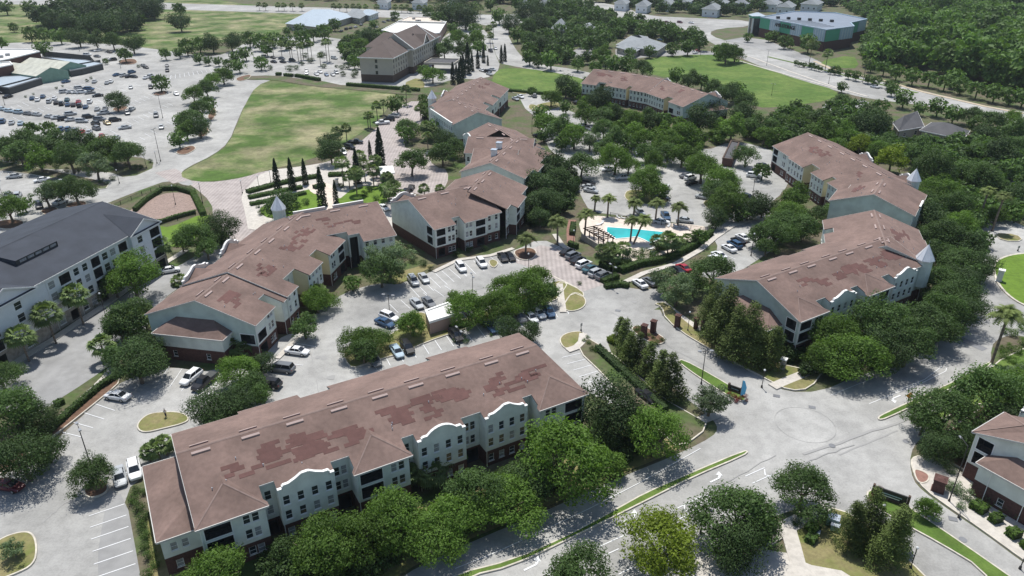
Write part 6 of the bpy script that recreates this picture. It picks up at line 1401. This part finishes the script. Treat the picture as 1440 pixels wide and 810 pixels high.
def cabinets():
    for px,s_,l in(((1170,738),(1.6,1.3,1.5),'larger green utility cabinet with pale top in the corner garden'),((1173,746),(1.1,.9,1.1),'smaller green utility cabinet in front of the larger one'),((1148,752),(.8,.7,.6),'small white utility box left of the green cabinets')):
        p=G(*px); o=thing('utility_cabinet',(p.x,p.y,0),l,'utility cabinet',None,rz=R(-30)); m=MB(); m.box((0,0,s_[2]/2),s_); m.build('case','cabinet_green' if s_[2]>.7 else 'trim_white',o); m=MB(); m.box((0,0,s_[2]+.05),(s_[0]+.1,s_[1]+.1,.1)); m.build('lid','metal_pale',o); m=MB(); m.box((0,0,.04),(s_[0]+.4,s_[1]+.4,.08)); m.build('pad','concrete',o)
        m=MB(); m.box((s_[0]*.2,-s_[1]/2-.02,s_[2]*.55),(.08,.04,.25)); m.build('handle','metal_dark',o)
cabinets()
def warning_sign():
    p=G(1275,571); o=thing('warning_sign',(p.x,p.y,0),'orange diamond warning sign on a post in the right grass median','road sign'); m=MB(); m.tube((0,0,0),(0,0,2.6),.05,.05,6); m.build('post','metal_grey',o); m=MB(); m.box((0,-.06,2.3),(1.0,.04,1.0)); q=m.build('panel','orange_sign',o); 
    q.data.transform(Matrix.Translation((0,0,2.3))@Matrix.Rotation(R(45),4,'Y')@Matrix.Translation((0,0,-2.3)))
warning_sign()
# ------------------------------------------------------------------ lamps and small posts
def px_height(B0,ty):
    h=1
    for k in range(5,300):
        z=k*.1-HC; dd=B0.y*math.cos(TH)-z*math.sin(TH); up=B0.y*math.sin(TH)+z*math.cos(TH)
        if 405-F_*up/dd<=ty: h=k*.1; break
    return h
def lamp(bx,by,ty,kind,label,group='lamp posts in the car parks and along the roads',rz=0):
    p=G(bx,by); h=min(12,px_height(p,ty)) if ty else 4; o=thing('lamp_post' if kind!='sign' else 'street_sign',(p.x,p.y,0),label,'lamp post' if kind!='sign' else 'sign',group if kind!='sign' else None,rz=rz)
    m=MB(); m.tube((0,0,0),(0,0,.5),.2,.16,8); m.build('base','metal_dark',o); m=MB(); m.tube((0,0,.5),(0,0,h),.10 if h>6 else .07,.06,8); m.build('pole','metal_dark',o)
    if kind=='area':
        m=MB(); m.bar((-.9,0,h-.1),(.9,0,h-.1),.08,.08); m.build('arm','metal_dark',o)
        for s_ in(-1,1): m=MB(); m.box((s_*1.1,0,h),(.7,.4,.15)); m.build('lamp_head','metal_grey',o)
    elif kind=='globe':
        m=MB(); 
        for k in range(4): m.tube((0,0,h+.0+.1*k),(0,0,h+.1+.1*k),[.1,.2,.22,.16][k],[.2,.22,.16,.04][k],8,caps=k in(0,3))
        m.build('lamp_globe','lamp_clear',o)
    elif kind=='arm':
        m=MB(); m.bar((0,0,h-.05),(2.0,0,h+.05),.07,.08); m.build('arm','metal_dark',o); m=MB(); m.box((2.1,0,h),(.6,.26,.12)); m.build('lamp_head','metal_grey',o)
    elif kind=='sign':
        m=MB(); m.box((0,-.05,h-.35),(.6,.04,.7)); m.build('panel','metal_grey',o)
for q in((128,655,600,'area','tall dark lamp post rising behind the small tree at lower left'),(229,166,134,'area','tall lamp post beside the upper island tree of the big car park'),(226,227,180,'area','tall lamp post at the lower edge of the big car park'),
 (748,188,157,'area','lamp post in the island left of the curved building car park'),(893,238,215,'area','lamp post between the tree rows above the pool'),(1057,283,253,'area','lamp post beside the lower right resident car park trees'),
 (986,540,494,'area','tall lamp post in the narrow grass island of the entry drive'),(1334,706,628,'arm','dark lamp post beside the broad brick pillar'),(985,750,714,'area','lamp post on the near pavement between the two road trees'),
 (646,486,463,'area','lamp post behind the front building roof by the bin store'),(548,441,415,'area','lamp post in front of the round tree by the L-shaped building'),(665,418,387,'area','lamp post among the middle car park trees'),
 (149,446,414,'globe','globe lamp on the pavement of the white apartment building, farther one'),(8,497,460,'globe','globe lamp on the pavement of the white apartment building, nearer one'),(806,352,325,'globe','lamp post at the left end of the pool car row'),
 (860,404,374,'area','lamp post at the right end of the pool car row'),(1434,800,762,'globe','dark lamp post at the lower right edge'),(1235,740,712,'globe','dark lamp post beside the magnolias at the community sign'),(1280,800,772,'globe','dark lamp post below the corner garden magnolias'),
 (1348,728,720,'sign','low white post at the kerb below the broad brick pillar'),(1071,545,522,'globe','dark lamp post on the right pavement of the entry drive'),(967,466,440,'globe','lamp post beside the gate pillar on the right pavement'),
 (817,466,455,'sign','small dark sign post at the tip of the round lawn island'),(1431,353,346,'sign','small sign post above the roundabout lawn'),(168,258,240,'globe','lamp post beside the trees left of the paver road'),(247,288,262,'globe','lamp post inside the brown planting bed'),
 (285,286,258,'globe','lamp post right of the brown planting bed'),(341,272,255,'globe','lamp post at the left tip of the garden terraces'),(365,268,248,'globe','lamp post behind the garden terrace hedges, left one'),(381,256,242,'globe','lamp post behind the garden terrace hedges, right one'),
 (206,236,216,'globe','lamp post at the corner of the big car park, left one'),(221,230,214,'globe','lamp post at the corner of the big car park, right one'),(743,382,358,'globe','lamp post beside the round palm bed'),(1056,360,330,'globe','lamp post by the cars right of the pool hedge'),
 (112,72,58,'area','lamp post in the upper part of the garden centre car park'),(170,96,72,'area','lamp post beside the far corner of the garden centre fence'),(1085,134,118,'area','lamp post by the far field path'),(1165,118,94,'area','lamp post on the highway median'),(7,148,130,'area','lamp post at the left edge of the big car park'),
 (5,280,256,'area','lamp post in the left car park'),(1078,92,70,'area','lamp post beside the highway bend'),(985,78,58,'area','lamp post by the bank car park')): lamp(*q,rz=random.uniform(0,3))
# garden monument and statue-like figure on the small lawn island, walkers
p=G(474,262); o=thing('garden_monument',(p.x,p.y,0),'small grey stone monument on a plinth in the garden square','monument'); m=MB(); m.box((0,0,.4),(2,2,.8)); m.build('plinth','stone_tan',o); m=MB(); m.box((0,0,1.6),(1.1,1.1,1.6),taper=.75); m.build('shaft','statue_stone',o); m=MB(); m.box((0,0,2.6),(1.5,1.5,.4),taper=.4); m.build('cap','statue_stone',o)
def person(px,label,shirt,legs,rz=0,stride=.25,dog=False):
    p=G(*px); o=thing('person',(p.x,p.y,0.24),label,'person',None,rz=rz)
    # joints: (x forward, y left, z), radius
    J=[((0,0,.95),.14),((0,0,1.15),.13),((0,0,1.38),.15),((0,0,1.50),.06),((0,0,1.58),.075),((0,0,1.70),.095),
       ((stride*.5,.09,.52),.07),((stride,.09,.09),.05),((stride+.16,.09,.04),.04),((-stride*.4,-.09,.52),.07),((-stride,-.09,.12),.05),((-stride+.14,-.09,.05),.04),
       ((0,.19,1.40),.06),((-.08,.24,1.12),.045),((.10,.25,.90),.035),((0,-.19,1.40),.06),((.08,-.24,1.12),.045),((.28,-.22,.98),.035),((.02,0,1.76),.07)]
    E_=[(0,1),(1,2),(2,3),(3,4),(4,5),(0,6),(6,7),(7,8),(0,9),(9,10),(10,11),(2,12),(12,13),(13,14),(2,15),(15,16),(16,17),(5,18)]
    def skin(name,idx,extra,mt):
        mp={j:i for i,j in enumerate(idx)}; me=bpy.data.meshes.new(name); me.from_pydata([J[j][0] for j in idx],[(mp[a],mp[b]) for a,b in E_ if a in mp and b in mp],[])
        me.materials.append(M[mt]); ob=put(name,me,o); md=ob.modifiers.new('skin','SKIN'); me.skin_vertices
        for i,j in enumerate(idx): 
            r_=J[j][1]+extra; me.skin_vertices[0].data[i].radius=(r_,r_)
        me.skin_vertices[0].data[0].use_root=True
        s_=ob.modifiers.new('sub','SUBSURF'); s_.levels=1; s_.render_levels=1; return ob
    def mk(name,idx,extra,mt):
        me=bpy.data.meshes.new(name)
        mp={j:i for i,j in enumerate(idx)}; tmp=bpy.data.objects.new(name,me); me.from_pydata([J[j][0] for j in idx],[(mp[a],mp[b]) for a,b in E_ if a in mp and b in mp],[])
        COL.objects.link(tmp); bpy.context.view_layer.objects.active=tmp
        m_=tmp.modifiers.new('skin','SKIN')
        if not me.skin_vertices: 
            with bpy.context.temp_override(object=tmp,active_object=tmp): bpy.ops.object.skin_root_mark() if 0 else None
        for i,j in enumerate(idx):
            if me.skin_vertices: r_=J[j][1]+extra; me.skin_vertices[0].data[i].radius=(r_,r_)
        if me.skin_vertices: me.skin_vertices[0].data[0].use_root=True
        s_=tmp.modifiers.new('sub','SUBSURF'); s_.levels=1; s_.render_levels=1; me.materials.append(M[mt]); tmp.parent=o; return tmp
    mk('body',list(range(19)),0,'person_skin'); mk('shirt',[0,1,2,12,13,15,16],.02,shirt); mk('trousers',[0,6,7,9,10],.02,legs)
    h=MB(); h.tube((-.02,0,1.70),(-.02,0,1.83),.105,.06,8); h.build('hair','cloth_dark',o)
person((234,588),'person in white shirt and dark trousers standing on the dry grass island','cloth_white','cloth_dark',R(100),.12)
# ------------------------------------------------------------------ cars
def car_meshes(kind):
    """unit scale metres, x forward"""
    S={'sedan':(4.7,1.82,.62,.98,1.44,(-1.55,-.75,.55,1.25)),'suv':(4.7,1.9,.72,1.10,1.72,(-2.05,-1.75,.55,1.25)),'van':(5.0,1.95,.70,1.08,1.78,(-2.25,-2.0,.75,1.75)),'pickup':(5.6,1.95,.80,1.12,1.80,(-.6,-.35,.95,1.5)),'hatch':(4.1,1.75,.62,.98,1.50,(-1.75,-1.2,.45,1.15))}[kind]
    L,Wd,zs,zb,zt,(g0,g1,g2,g3)=S; hl=L/2; hw=Wd/2
    b=MB(); st=[(-hl,.80,.42,zb-.12),(-hl+.12,.93,.30,zb-.02),(-hl+.7,1,.24,zb),(0,1,.24,zb),(hl-1.1,1,.24,zb-.06),(hl-.35,.94,.28,zb-.18),(hl,.74,.40,zb-.34)]
    ring=[]
    for x,w,z0,z1 in st:
        w*=hw; ring.append([(x,-w*.9,z0),(x,-w,(z0+z1)/2-.05),(x,-w*.97,z1-.12),(x,-w*.82,z1),(x,w*.82,z1),(x,w*.97,z1-.12),(x,w,(z0+z1)/2-.05),(x,w*.9,z0)])
    for a,c in zip(ring,ring[1:]):
        for i in range(8):
            j=(i+1)%8; b.face([a[i],c[i],c[j],a[j]][::-1] if 0 else [a[j],c[j],c[i],a[i]])
    b.face(ring[0]); b.face(ring[-1][::-1])
    if kind=='pickup': # bed
        b.box((-1.75,0,zb+.01),(.001,.001,.001))
    # roof and pillars
    r=hw*.66; rb=hw*.80
    b.hexa([(g1,-r,zt-.05),(g2,-r,zt-.05),(g2,r,zt-.05),(g1,r,zt-.05),(g1+.08,-r*.93,zt),(g2-.08,-r*.93,zt),(g2-.08,r*.93,zt),(g1+.08,r*.93,zt)])
    for s_ in(-1,1):
        for x0,x1,z0,z1 in((g0,g1,zb-.02,zt-.04),(g3,g2,zb-.05,zt-.04),((g0+g3)/2,(g1+g2)/2,zb-.02,zt-.04)):
            b.hexa([(x0-.05,s_*rb-.03,z0),(x0+.05,s_*rb-.03,z0),(x0+.05,s_*rb+.03,z0),(x0-.05,s_*rb+.03,z0),(x1-.05,s_*r-.02,z1),(x1+.05,s_*r-.02,z1),(x1+.05,s_*r+.03,z1),(x1-.05,s_*r+.03,z1)])
        b.box((g3-.35,s_*(hw+.08),zb+.06),(.16,.16,.12))
    g=MB(); g.hexa([(g0,-rb,zb-.03),(g3,-rb,zb-.06),(g3,rb,zb-.06),(g0,rb,zb-.03),(g1,-r*.98,zt-.06),(g2,-r*.98,zt-.06),(g2,r*.98,zt-.06),(g1,r*.98,zt-.06)])
    w=MB(); w.tube((0,-.11,0),(0,.11,0),.34,.34,12); ri=MB(); ri.tube((0,-.125,0),(0,.125,0),.21,.21,8)
    hd=MB(); hd.box((0,0,0),(.12,.36,.14)); tl=MB(); tl.box((0,0,0),(.08,.30,.16)); bd=MB(); bd.box((-1.72,0,zb-.12),(1.75,Wd*.8,.26)) if kind=='pickup' else None
    full=MB(); 
    def add(src,mi,off=(0,0,0)):
        i=len(full.v); full.v+=[(v[0]+off[0],v[1]+off[1],v[2]+off[2]) for v in src.v]; full.f+=[tuple(k+i for k in f) for f in src.f]; full.m+=[mi]*len(src.f)
    add(b,0); add(g,1)
    wp=[(x,s_*(hw-.10),.34) for x in(-hl+.95,hl-.95) for s_ in(-1,1)]
    for q in wp: add(w,2,q); add(ri,3,q)
    for s_ in(-1,1): add(tl,4,(-hl+.06,s_*(hw-.28),zb-.22)); add(hd,5,(hl-.14,s_*(hw-.36),zb-.42))
    return dict(body=b.mesh('body',['paint_white']),glass=g.mesh('windows',['car_glass']),tyre=w.mesh('wheel',['tyre']),rim=ri.mesh('rim',['rim']),head=hd.mesh('headlight',['lamp_clear']),tail=tl.mesh('taillight',['lamp_red']),wp=wp,hl=hl,hw=hw,zb=zb,full=full.mesh('car',['paint_white','car_glass','tyre','rim','lamp_red','lamp_clear']),bed=bd.mesh('cargo_bed',['screen_dark']) if bd.v else None,L=L)
CM={k:car_meshes(k) for k in('sedan','suv','van','pickup','hatch')}
KNAME={'sedan':('parked_car','sedan','car'),'suv':('parked_car','SUV','car'),'van':('parked_van','minivan','van'),'pickup':('pickup_truck','pickup truck','pickup'),'hatch':('parked_car','hatchback','car')}
def car(x,y,dx,dy,kind,col,label,group,near=True):
    sc_=1.06 if near else 1.12
    p=G(x,y,.6); q=G(x+dx,y+dy,.6); a=math.atan2(q.y-p.y,q.x-p.x); c=CM[kind]; m=M['paint_'+col]; nm,_,cat=KNAME[kind]; z=.06
    if not near:
        o=put(nm,c['full'],None,(p.x,p.y,z),a,(sc_,)*3); o.material_slots[0].link='OBJECT'; o.material_slots[0].material=m; return tag(o,label,cat,group)
    o=thing(nm,(p.x,p.y,z),label,cat,group,rz=a,scale=(sc_,)*3)
    b=put('body',c['body'],o); b.material_slots[0].link='OBJECT'; b.material_slots[0].material=m; put('windows',c['glass'],o)
    for w in c['wp']: t=put('wheel',c['tyre'],o,w); put('rim',c['rim'],t)
    for s_ in(-1,1): put('headlight',c['head'],o,(c['hl']-.14,s_*(c['hw']-.36),c['zb']-.42)); put('taillight',c['tail'],o,(-c['hl']+.06,s_*(c['hw']-.28),c['zb']-.22))
    if c['bed']: put('cargo_bed',c['bed'],o)
    return o
def cars(area,rows,near=True,d=None):
    rows=sorted(rows,key=lambda r:r[0]); n=len(rows)
    for i,r in enumerate(rows):
        x,y,dx,dy,k,cl=r if len(r)==6 else (r[0],r[1],d[0],d[1],r[2],r[3]); o=ordn(i,n)
        car(x,y,dx,dy,k,cl,f"{cl} {KNAME[k][1]} {area}"+(f", {o}" if o else ''),'cars '+area,near)
cars('parked beside the lower left hedge',[(165,557,-18,-3,'sedan','white')])
cars('parked at the left end of the L-shaped building',[(269,531,-14,11,'suv','white'),(288,537,-14,11,'pickup','black')])
cars('parked in front of the L-shaped building',[(396,518,-15,-2,'van','grey'),(418,494,15,2,'sedan','white'),(378,540,-15,-2,'suv','black')])
cars('parked left of the front building',[(189,661,3,15,'suv','white'),(168,670,3,15,'sedan','silver')])
cars('parked under the tree at the lower left edge',[(12,683,16,3,'sedan','dark red')])
cars('in the upper row of the middle car park',[(547,446,15,6,'suv','white'),(541,454,15,6,'sedan','blue'),(586,427,9,9,'sedan','silver'),(603,425,9,9,'sedan','grey')])
cars('in the lower row of the middle car park',[(558,494,7,10,'sedan','light blue'),(573,489,7,10,'suv','black'),(527,506,6,10,'sedan','grey'),(641,472,8,9,'suv','black'),(690,460,10,10,'sedan','blue'),(729,446,10,9,'suv','grey'),(746,446,9,8,'sedan','white'),(757,440,9,8,'sedan','white'),(772,438,6,9,'sedan','blue')])
cars('under the trees beside the small striped lot',[(909,557,12,9,'sedan','black')])
cars('in front of the centre building',[(581,395,8,11,'suv','silver'),(596,391,8,11,'sedan','silver'),(648,376,7,9,'suv','white'),(677,370,7,9,'suv','white'),(707,362,6,8,'sedan','black'),(717,361,7,7,'sedan','black')])
cars('in the row by the pool pergola',[(798,354,12,-5,'sedan','black'),(806,360,12,-5,'suv','grey'),(813,366,12,-5,'sedan','black'),(821,372,12,-5,'suv','white'),(830,378,12,-5,'sedan','teal'),(839,384,12,-5,'suv','silver'),(849,388,12,-5,'suv','grey')])
cars('below the pool hedge',[(900,399,-10,-7,'sedan','white'),(914,396,-10,-7,'sedan','grey'),(961,377,-10,-6,'sedan','red'),(952,380,-10,-6,'sedan','black')])
cars('in the row right of the pool hedge',[(1011,359,-11,-6,'sedan','white'),(1007,364,-11,-6,'sedan','white'),(1025,349,-11,-6,'sedan','white'),(1033,344,-11,-6,'suv','blue'),(1038,339,-11,-6,'sedan','black'),(1044,334,-11,-6,'sedan','white')])
cars('behind the pool',[(827,258,12,2,'suv','black'),(828,263,12,2,'sedan','silver'),(831,268,12,2,'sedan','silver'),(855,238,-12,2,'sedan','white'),(877,250,-14,1,'pickup','silver'),(936,267,-6,8,'van','white'),(932,278,10,2,'sedan','black'),(936,304,5,8,'pickup','blue'),(900,298,7,6,'sedan','silver'),(963,310,10,1,'sedan','silver'),(930,312,10,1,'sedan','white')],d=None)
cars('among the lower resident car park trees',[(971,250,12,-3,'suv','white'),(973,257,12,-3,'sedan','black'),(964,247,12,-3,'sedan','grey'),(989,277,12,2,'sedan','silver'),(1051,278,10,3,'suv','black'),(1060,247,10,1,'suv','white'),(1073,233,10,3,'sedan','black'),(1011,300,10,3,'sedan','grey')])
cars('among the upper resident car park trees',[(821,177,10,3,'sedan','white'),(832,182,10,3,'sedan','silver'),(826,180,10,3,'sedan','grey'),(867,197,10,1,'sedan','silver'),(928,185,9,3,'suv','grey'),(939,188,9,-3,'sedan','white'),(771,195,9,-3,'suv','silver'),(758,191,9,1,'sedan','black'),(732,136,7,3,'sedan','white'),(752,135,1,-7,'suv','grey'),(725,139,7,3,'sedan','silver'),(812,144,8,-2,'sedan','black')],near=False)
cars('in the garden square',[(483,214,3,7,'suv','white'),(492,207,8,2,'suv','black'),(500,200,9,0,'pickup','black'),(578,264,5,-8,'sedan','black'),(571,270,6,-7,'suv','black'),(539,292,8,4,'sedan','white'),(605,215,8,-3,'sedan','grey')])
cars('beside the vacant lawn by the turret building',[(538,173,-10,1,'pickup','white'),(547,168,-9,0,'suv','black'),(554,163,-9,-1,'suv','silver'),(597,164,3,-6,'sedan','black')],near=False)
cars('on the street beside the white apartments',[(238,380,12,-2,'sedan','white')])
cars('in the left car park',[(20,248,-12,1,'sedan','silver'),(59,253,-12,2,'sedan','white'),(79,255,10,-2,'suv','black'),(87,256,10,-2,'sedan','silver'),(25,275,3,-8,'suv','silver'),(11,274,6,-7,'sedan','grey'),(55,289,2,7,'suv','black'),(85,284,8,-3,'sedan','white')])
cars('on the distant curving road',[(937,31,9,1,'sedan','dark red'),(956,31.5,9,1,'suv','dark red'),(972,32,9,1,'sedan','white')],near=False)
cars('driving on the highway by the median trees',[(1230,122,-9,-2,'sedan','white')],near=False)
cars('parked at the bank',[(981,72,8,-2,'suv','red'),(978,74,8,-2,'sedan','white'),(1007,71,8,2,'sedan','grey'),(928,56,7,1,'sedan','blue')],near=False)
cars('in the hotel car park',[(431,103,1,5,'sedan','white'),(431,99,1,5,'sedan','grey'),(445,104,5,3,'sedan','white'),(450,101,5,3,'sedan','white'),(459,105,4,4,'sedan','blue'),(468,105,4,3,'sedan','silver'),(473,102,4,3,'suv','silver'),(384,81,6,2,'sedan','black'),(372,80,6,1,'suv','grey'),(396,82,6,1,'sedan','grey'),(398,87,6,1,'sedan','black'),(470,82,6,1,'suv','silver'),(385,87,6,1,'sedan','black'),(411,85,6,1,'suv','black')],near=False)
cars('in the small lots behind the hotel',[(480,44,5,-2,'sedan','black'),(487,41,5,-2,'suv','black'),(493,39.5,5,-2,'sedan','black'),(500,38,5,-2,'sedan','silver'),(508,35,5,-2,'sedan','grey'),(520,40,5,1,'sedan','black'),(540,31,5,1,'sedan','grey'),(546,29,5,1,'sedan','black'),(552,28,5,1,'sedan','black'),(637,44,7,0,'sedan','grey'),(690,72,5,2,'suv','black'),(697,68,3,4,'sedan','white'),(529,38,5,1,'sedan','grey')],near=False)
cars('beside the bright green lawn',[(686,101,8,1,'suv','black'),(692,98,8,1,'sedan','silver'),(688,104,6,2,'sedan','silver'),(678,99,6,2,'sedan','white')],near=False)
zz=lambda l:[(x/3.989,y/3.989,*r) for x,y,*r in l]
cars('in the corner beyond the garden centre',zz([(490,307,10,0,'suv','white'),(545,316,10,1,'sedan','grey'),(550,284,-10,1,'suv','white'),(632,336,-8,1,'suv','black'),(605,330,4,5,'sedan','grey'),(615,292,8,2,'suv','black')]),near=False)
cars('in the upper rows of the big car park',zz([(655,420,8,-2,'sedan','blue'),(693,424,8,-2,'suv','silver'),(740,405,8,-2,'suv','blue'),(750,430,9,1,'sedan','black'),(718,428,6,-3,'sedan','black'),(820,436,8,-3,'sedan','white'),(845,428,8,-3,'suv','silver'),(818,378,7,2,'sedan','black'),(805,368,7,2,'sedan','grey'),(936,368,0,6,'sedan','grey'),(938,396,0,6,'suv','black'),(862,440,8,-2,'sedan','black')]),near=False)
cars('nearest the garden centre fence',zz([(370,458,9,-2,'sedan','blue'),(530,458,6,-5,'sedan','silver'),(622,458,5,-5,'sedan','white'),(600,465,5,-5,'sedan','silver'),(733,490,0,7,'sedan','silver'),(845,490,2,7,'suv','black'),(988,526,5,4,'sedan','white')]),near=False)
cars('in the second row of the big car park',zz([(362,515,8,-1,'suv','silver'),(400,517,8,-1,'sedan','silver'),(445,495,8,-1,'suv','silver'),(458,517,8,-1,'suv','white'),(500,500,8,0,'suv','blue'),(505,520,8,-1,'sedan','grey'),(548,536,-9,1,'sedan','black'),(430,517,8,-1,'sedan','white')]),near=False)
cars('in the long third row of the big car park',zz([(180,552,4,-6,'sedan','blue'),(210,560,4,-6,'sedan','white'),(240,542,4,-6,'sedan','blue'),(275,570,4,-6,'suv','silver'),(305,552,4,-6,'sedan','white'),(315,576,4,-6,'sedan','black'),(345,583,4,-6,'suv','black'),(376,560,4,-6,'sedan','teal'),(380,587,4,-6,'sedan','blue'),(412,589,4,-6,'sedan','black'),(440,572,4,-6,'sedan','red'),(447,594,4,-6,'suv','black'),(480,600,4,-6,'sedan','blue'),(503,572,4,-6,'suv','white'),(45,542,8,-2,'sedan','black')]),near=False)
cars('beside the middle island tree of the big car park',zz([(545,612,4,-5,'sedan','silver'),(590,610,4,-5,'sedan','grey'),(578,635,-8,1,'suv','silver'),(740,612,6,-4,'sedan','silver'),(713,634,4,5,'suv','grey'),(875,648,0,7,'suv','grey'),(905,712,0,6,'sedan','silver'),(700,716,-8,1,'sedan','silver')]),near=False)
cars('in the lowest rows of the big car park',zz([(570,764,3,-6,'sedan','red'),(652,774,5,-4,'sedan','silver'),(645,674,8,-1,'suv','black'),(600,690,6,3,'sedan','gold'),(560,670,8,0,'suv','grey'),(495,656,8,-1,'suv','black'),(460,680,8,0,'suv','silver'),(400,672,8,-1,'sedan','silver'),(358,668,8,-1,'suv','black'),(322,660,8,-1,'sedan','silver'),(395,640,8,-1,'suv','silver'),(535,694,-7,-2,'suv','black'),(540,720,-8,-3,'suv','grey'),(345,727,4,-6,'suv','blue'),(383,727,4,-6,'suv','blue'),(422,734,4,-6,'suv','grey'),(460,742,4,-6,'sedan','red'),(500,742,4,-6,'sedan','silver')]),near=False)
cars('along the left kerb of the big car park',zz([(275,654,-8,-1,'sedan','silver'),(205,642,-8,-1,'sedan','silver'),(155,637,-8,-1,'sedan','grey'),(100,630,-8,-1,'suv','light blue'),(50,622,-8,-1,'sedan','light blue'),(8,612,-8,-1,'sedan','light blue'),(15,682,3,-5,'suv','blue'),(65,689,3,-5,'sedan','silver'),(115,692,3,-5,'sedan','light blue')]),near=False)
# ------------------------------------------------------------------ pool furniture
lg=MB(); lg.box((0,0,.28),(1.3,.6,.06)); lg.hexa([(.6,-.3,.28),(1.15,-.3,.62),(1.15,.3,.62),(.6,.3,.28),(.6,-.3,.33),(1.12,-.3,.68),(1.12,.3,.68),(.6,.3,.33)]); LG=lg.mesh('lounge_seat',['cloth_white']); l2=MB()
for x in(-.55,.75):
    for y in(-.25,.25): l2.tube((x,y,0),(x,y,.28),.03,.03,5)
L2=l2.mesh('leg_frame',['metal_grey'])
pts=sorted([(838,330),(842,334),(846,338),(858,345),(865,348),(870,308),(878,309),(886,310),(896,312),(905,313),(940,320),(950,321),(958,322),(966,324),(915,352),(925,350),(905,354),(846,316),(841,318)])
for i,q in enumerate(pts):
    p=G(*q); o=thing('sun_lounger',(p.x,p.y,.28),f"white sun lounger on the pale pool deck, {ordn(i,len(pts))}",'sun lounger','sun loungers round the pool',rz=random.uniform(0,6.28)); put('seat',LG,o); put('legs',L2,o)
# haze: thin clear-day air
hz=MB(); hz.box((0,1190,43),(5100,3500,90)); hm=bpy.data.materials.new('haze_air'); hm.use_nodes=True; n_=hm.node_tree.nodes; n_.remove(n_['Principled BSDF'])
pv=n_.new('ShaderNodeVolumePrincipled'); pv.inputs['Color'].default_value=(.80,.88,.96,1); pv.inputs['Density'].default_value=.00007; pv.inputs['Anisotropy'].default_value=.2
hm.node_tree.links.new(pv.outputs[0],n_['Material Output'].inputs['Volume']); MATS['haze_air']=hm
o=hz.build('haze','haze_air'); o['kind']='stuff'
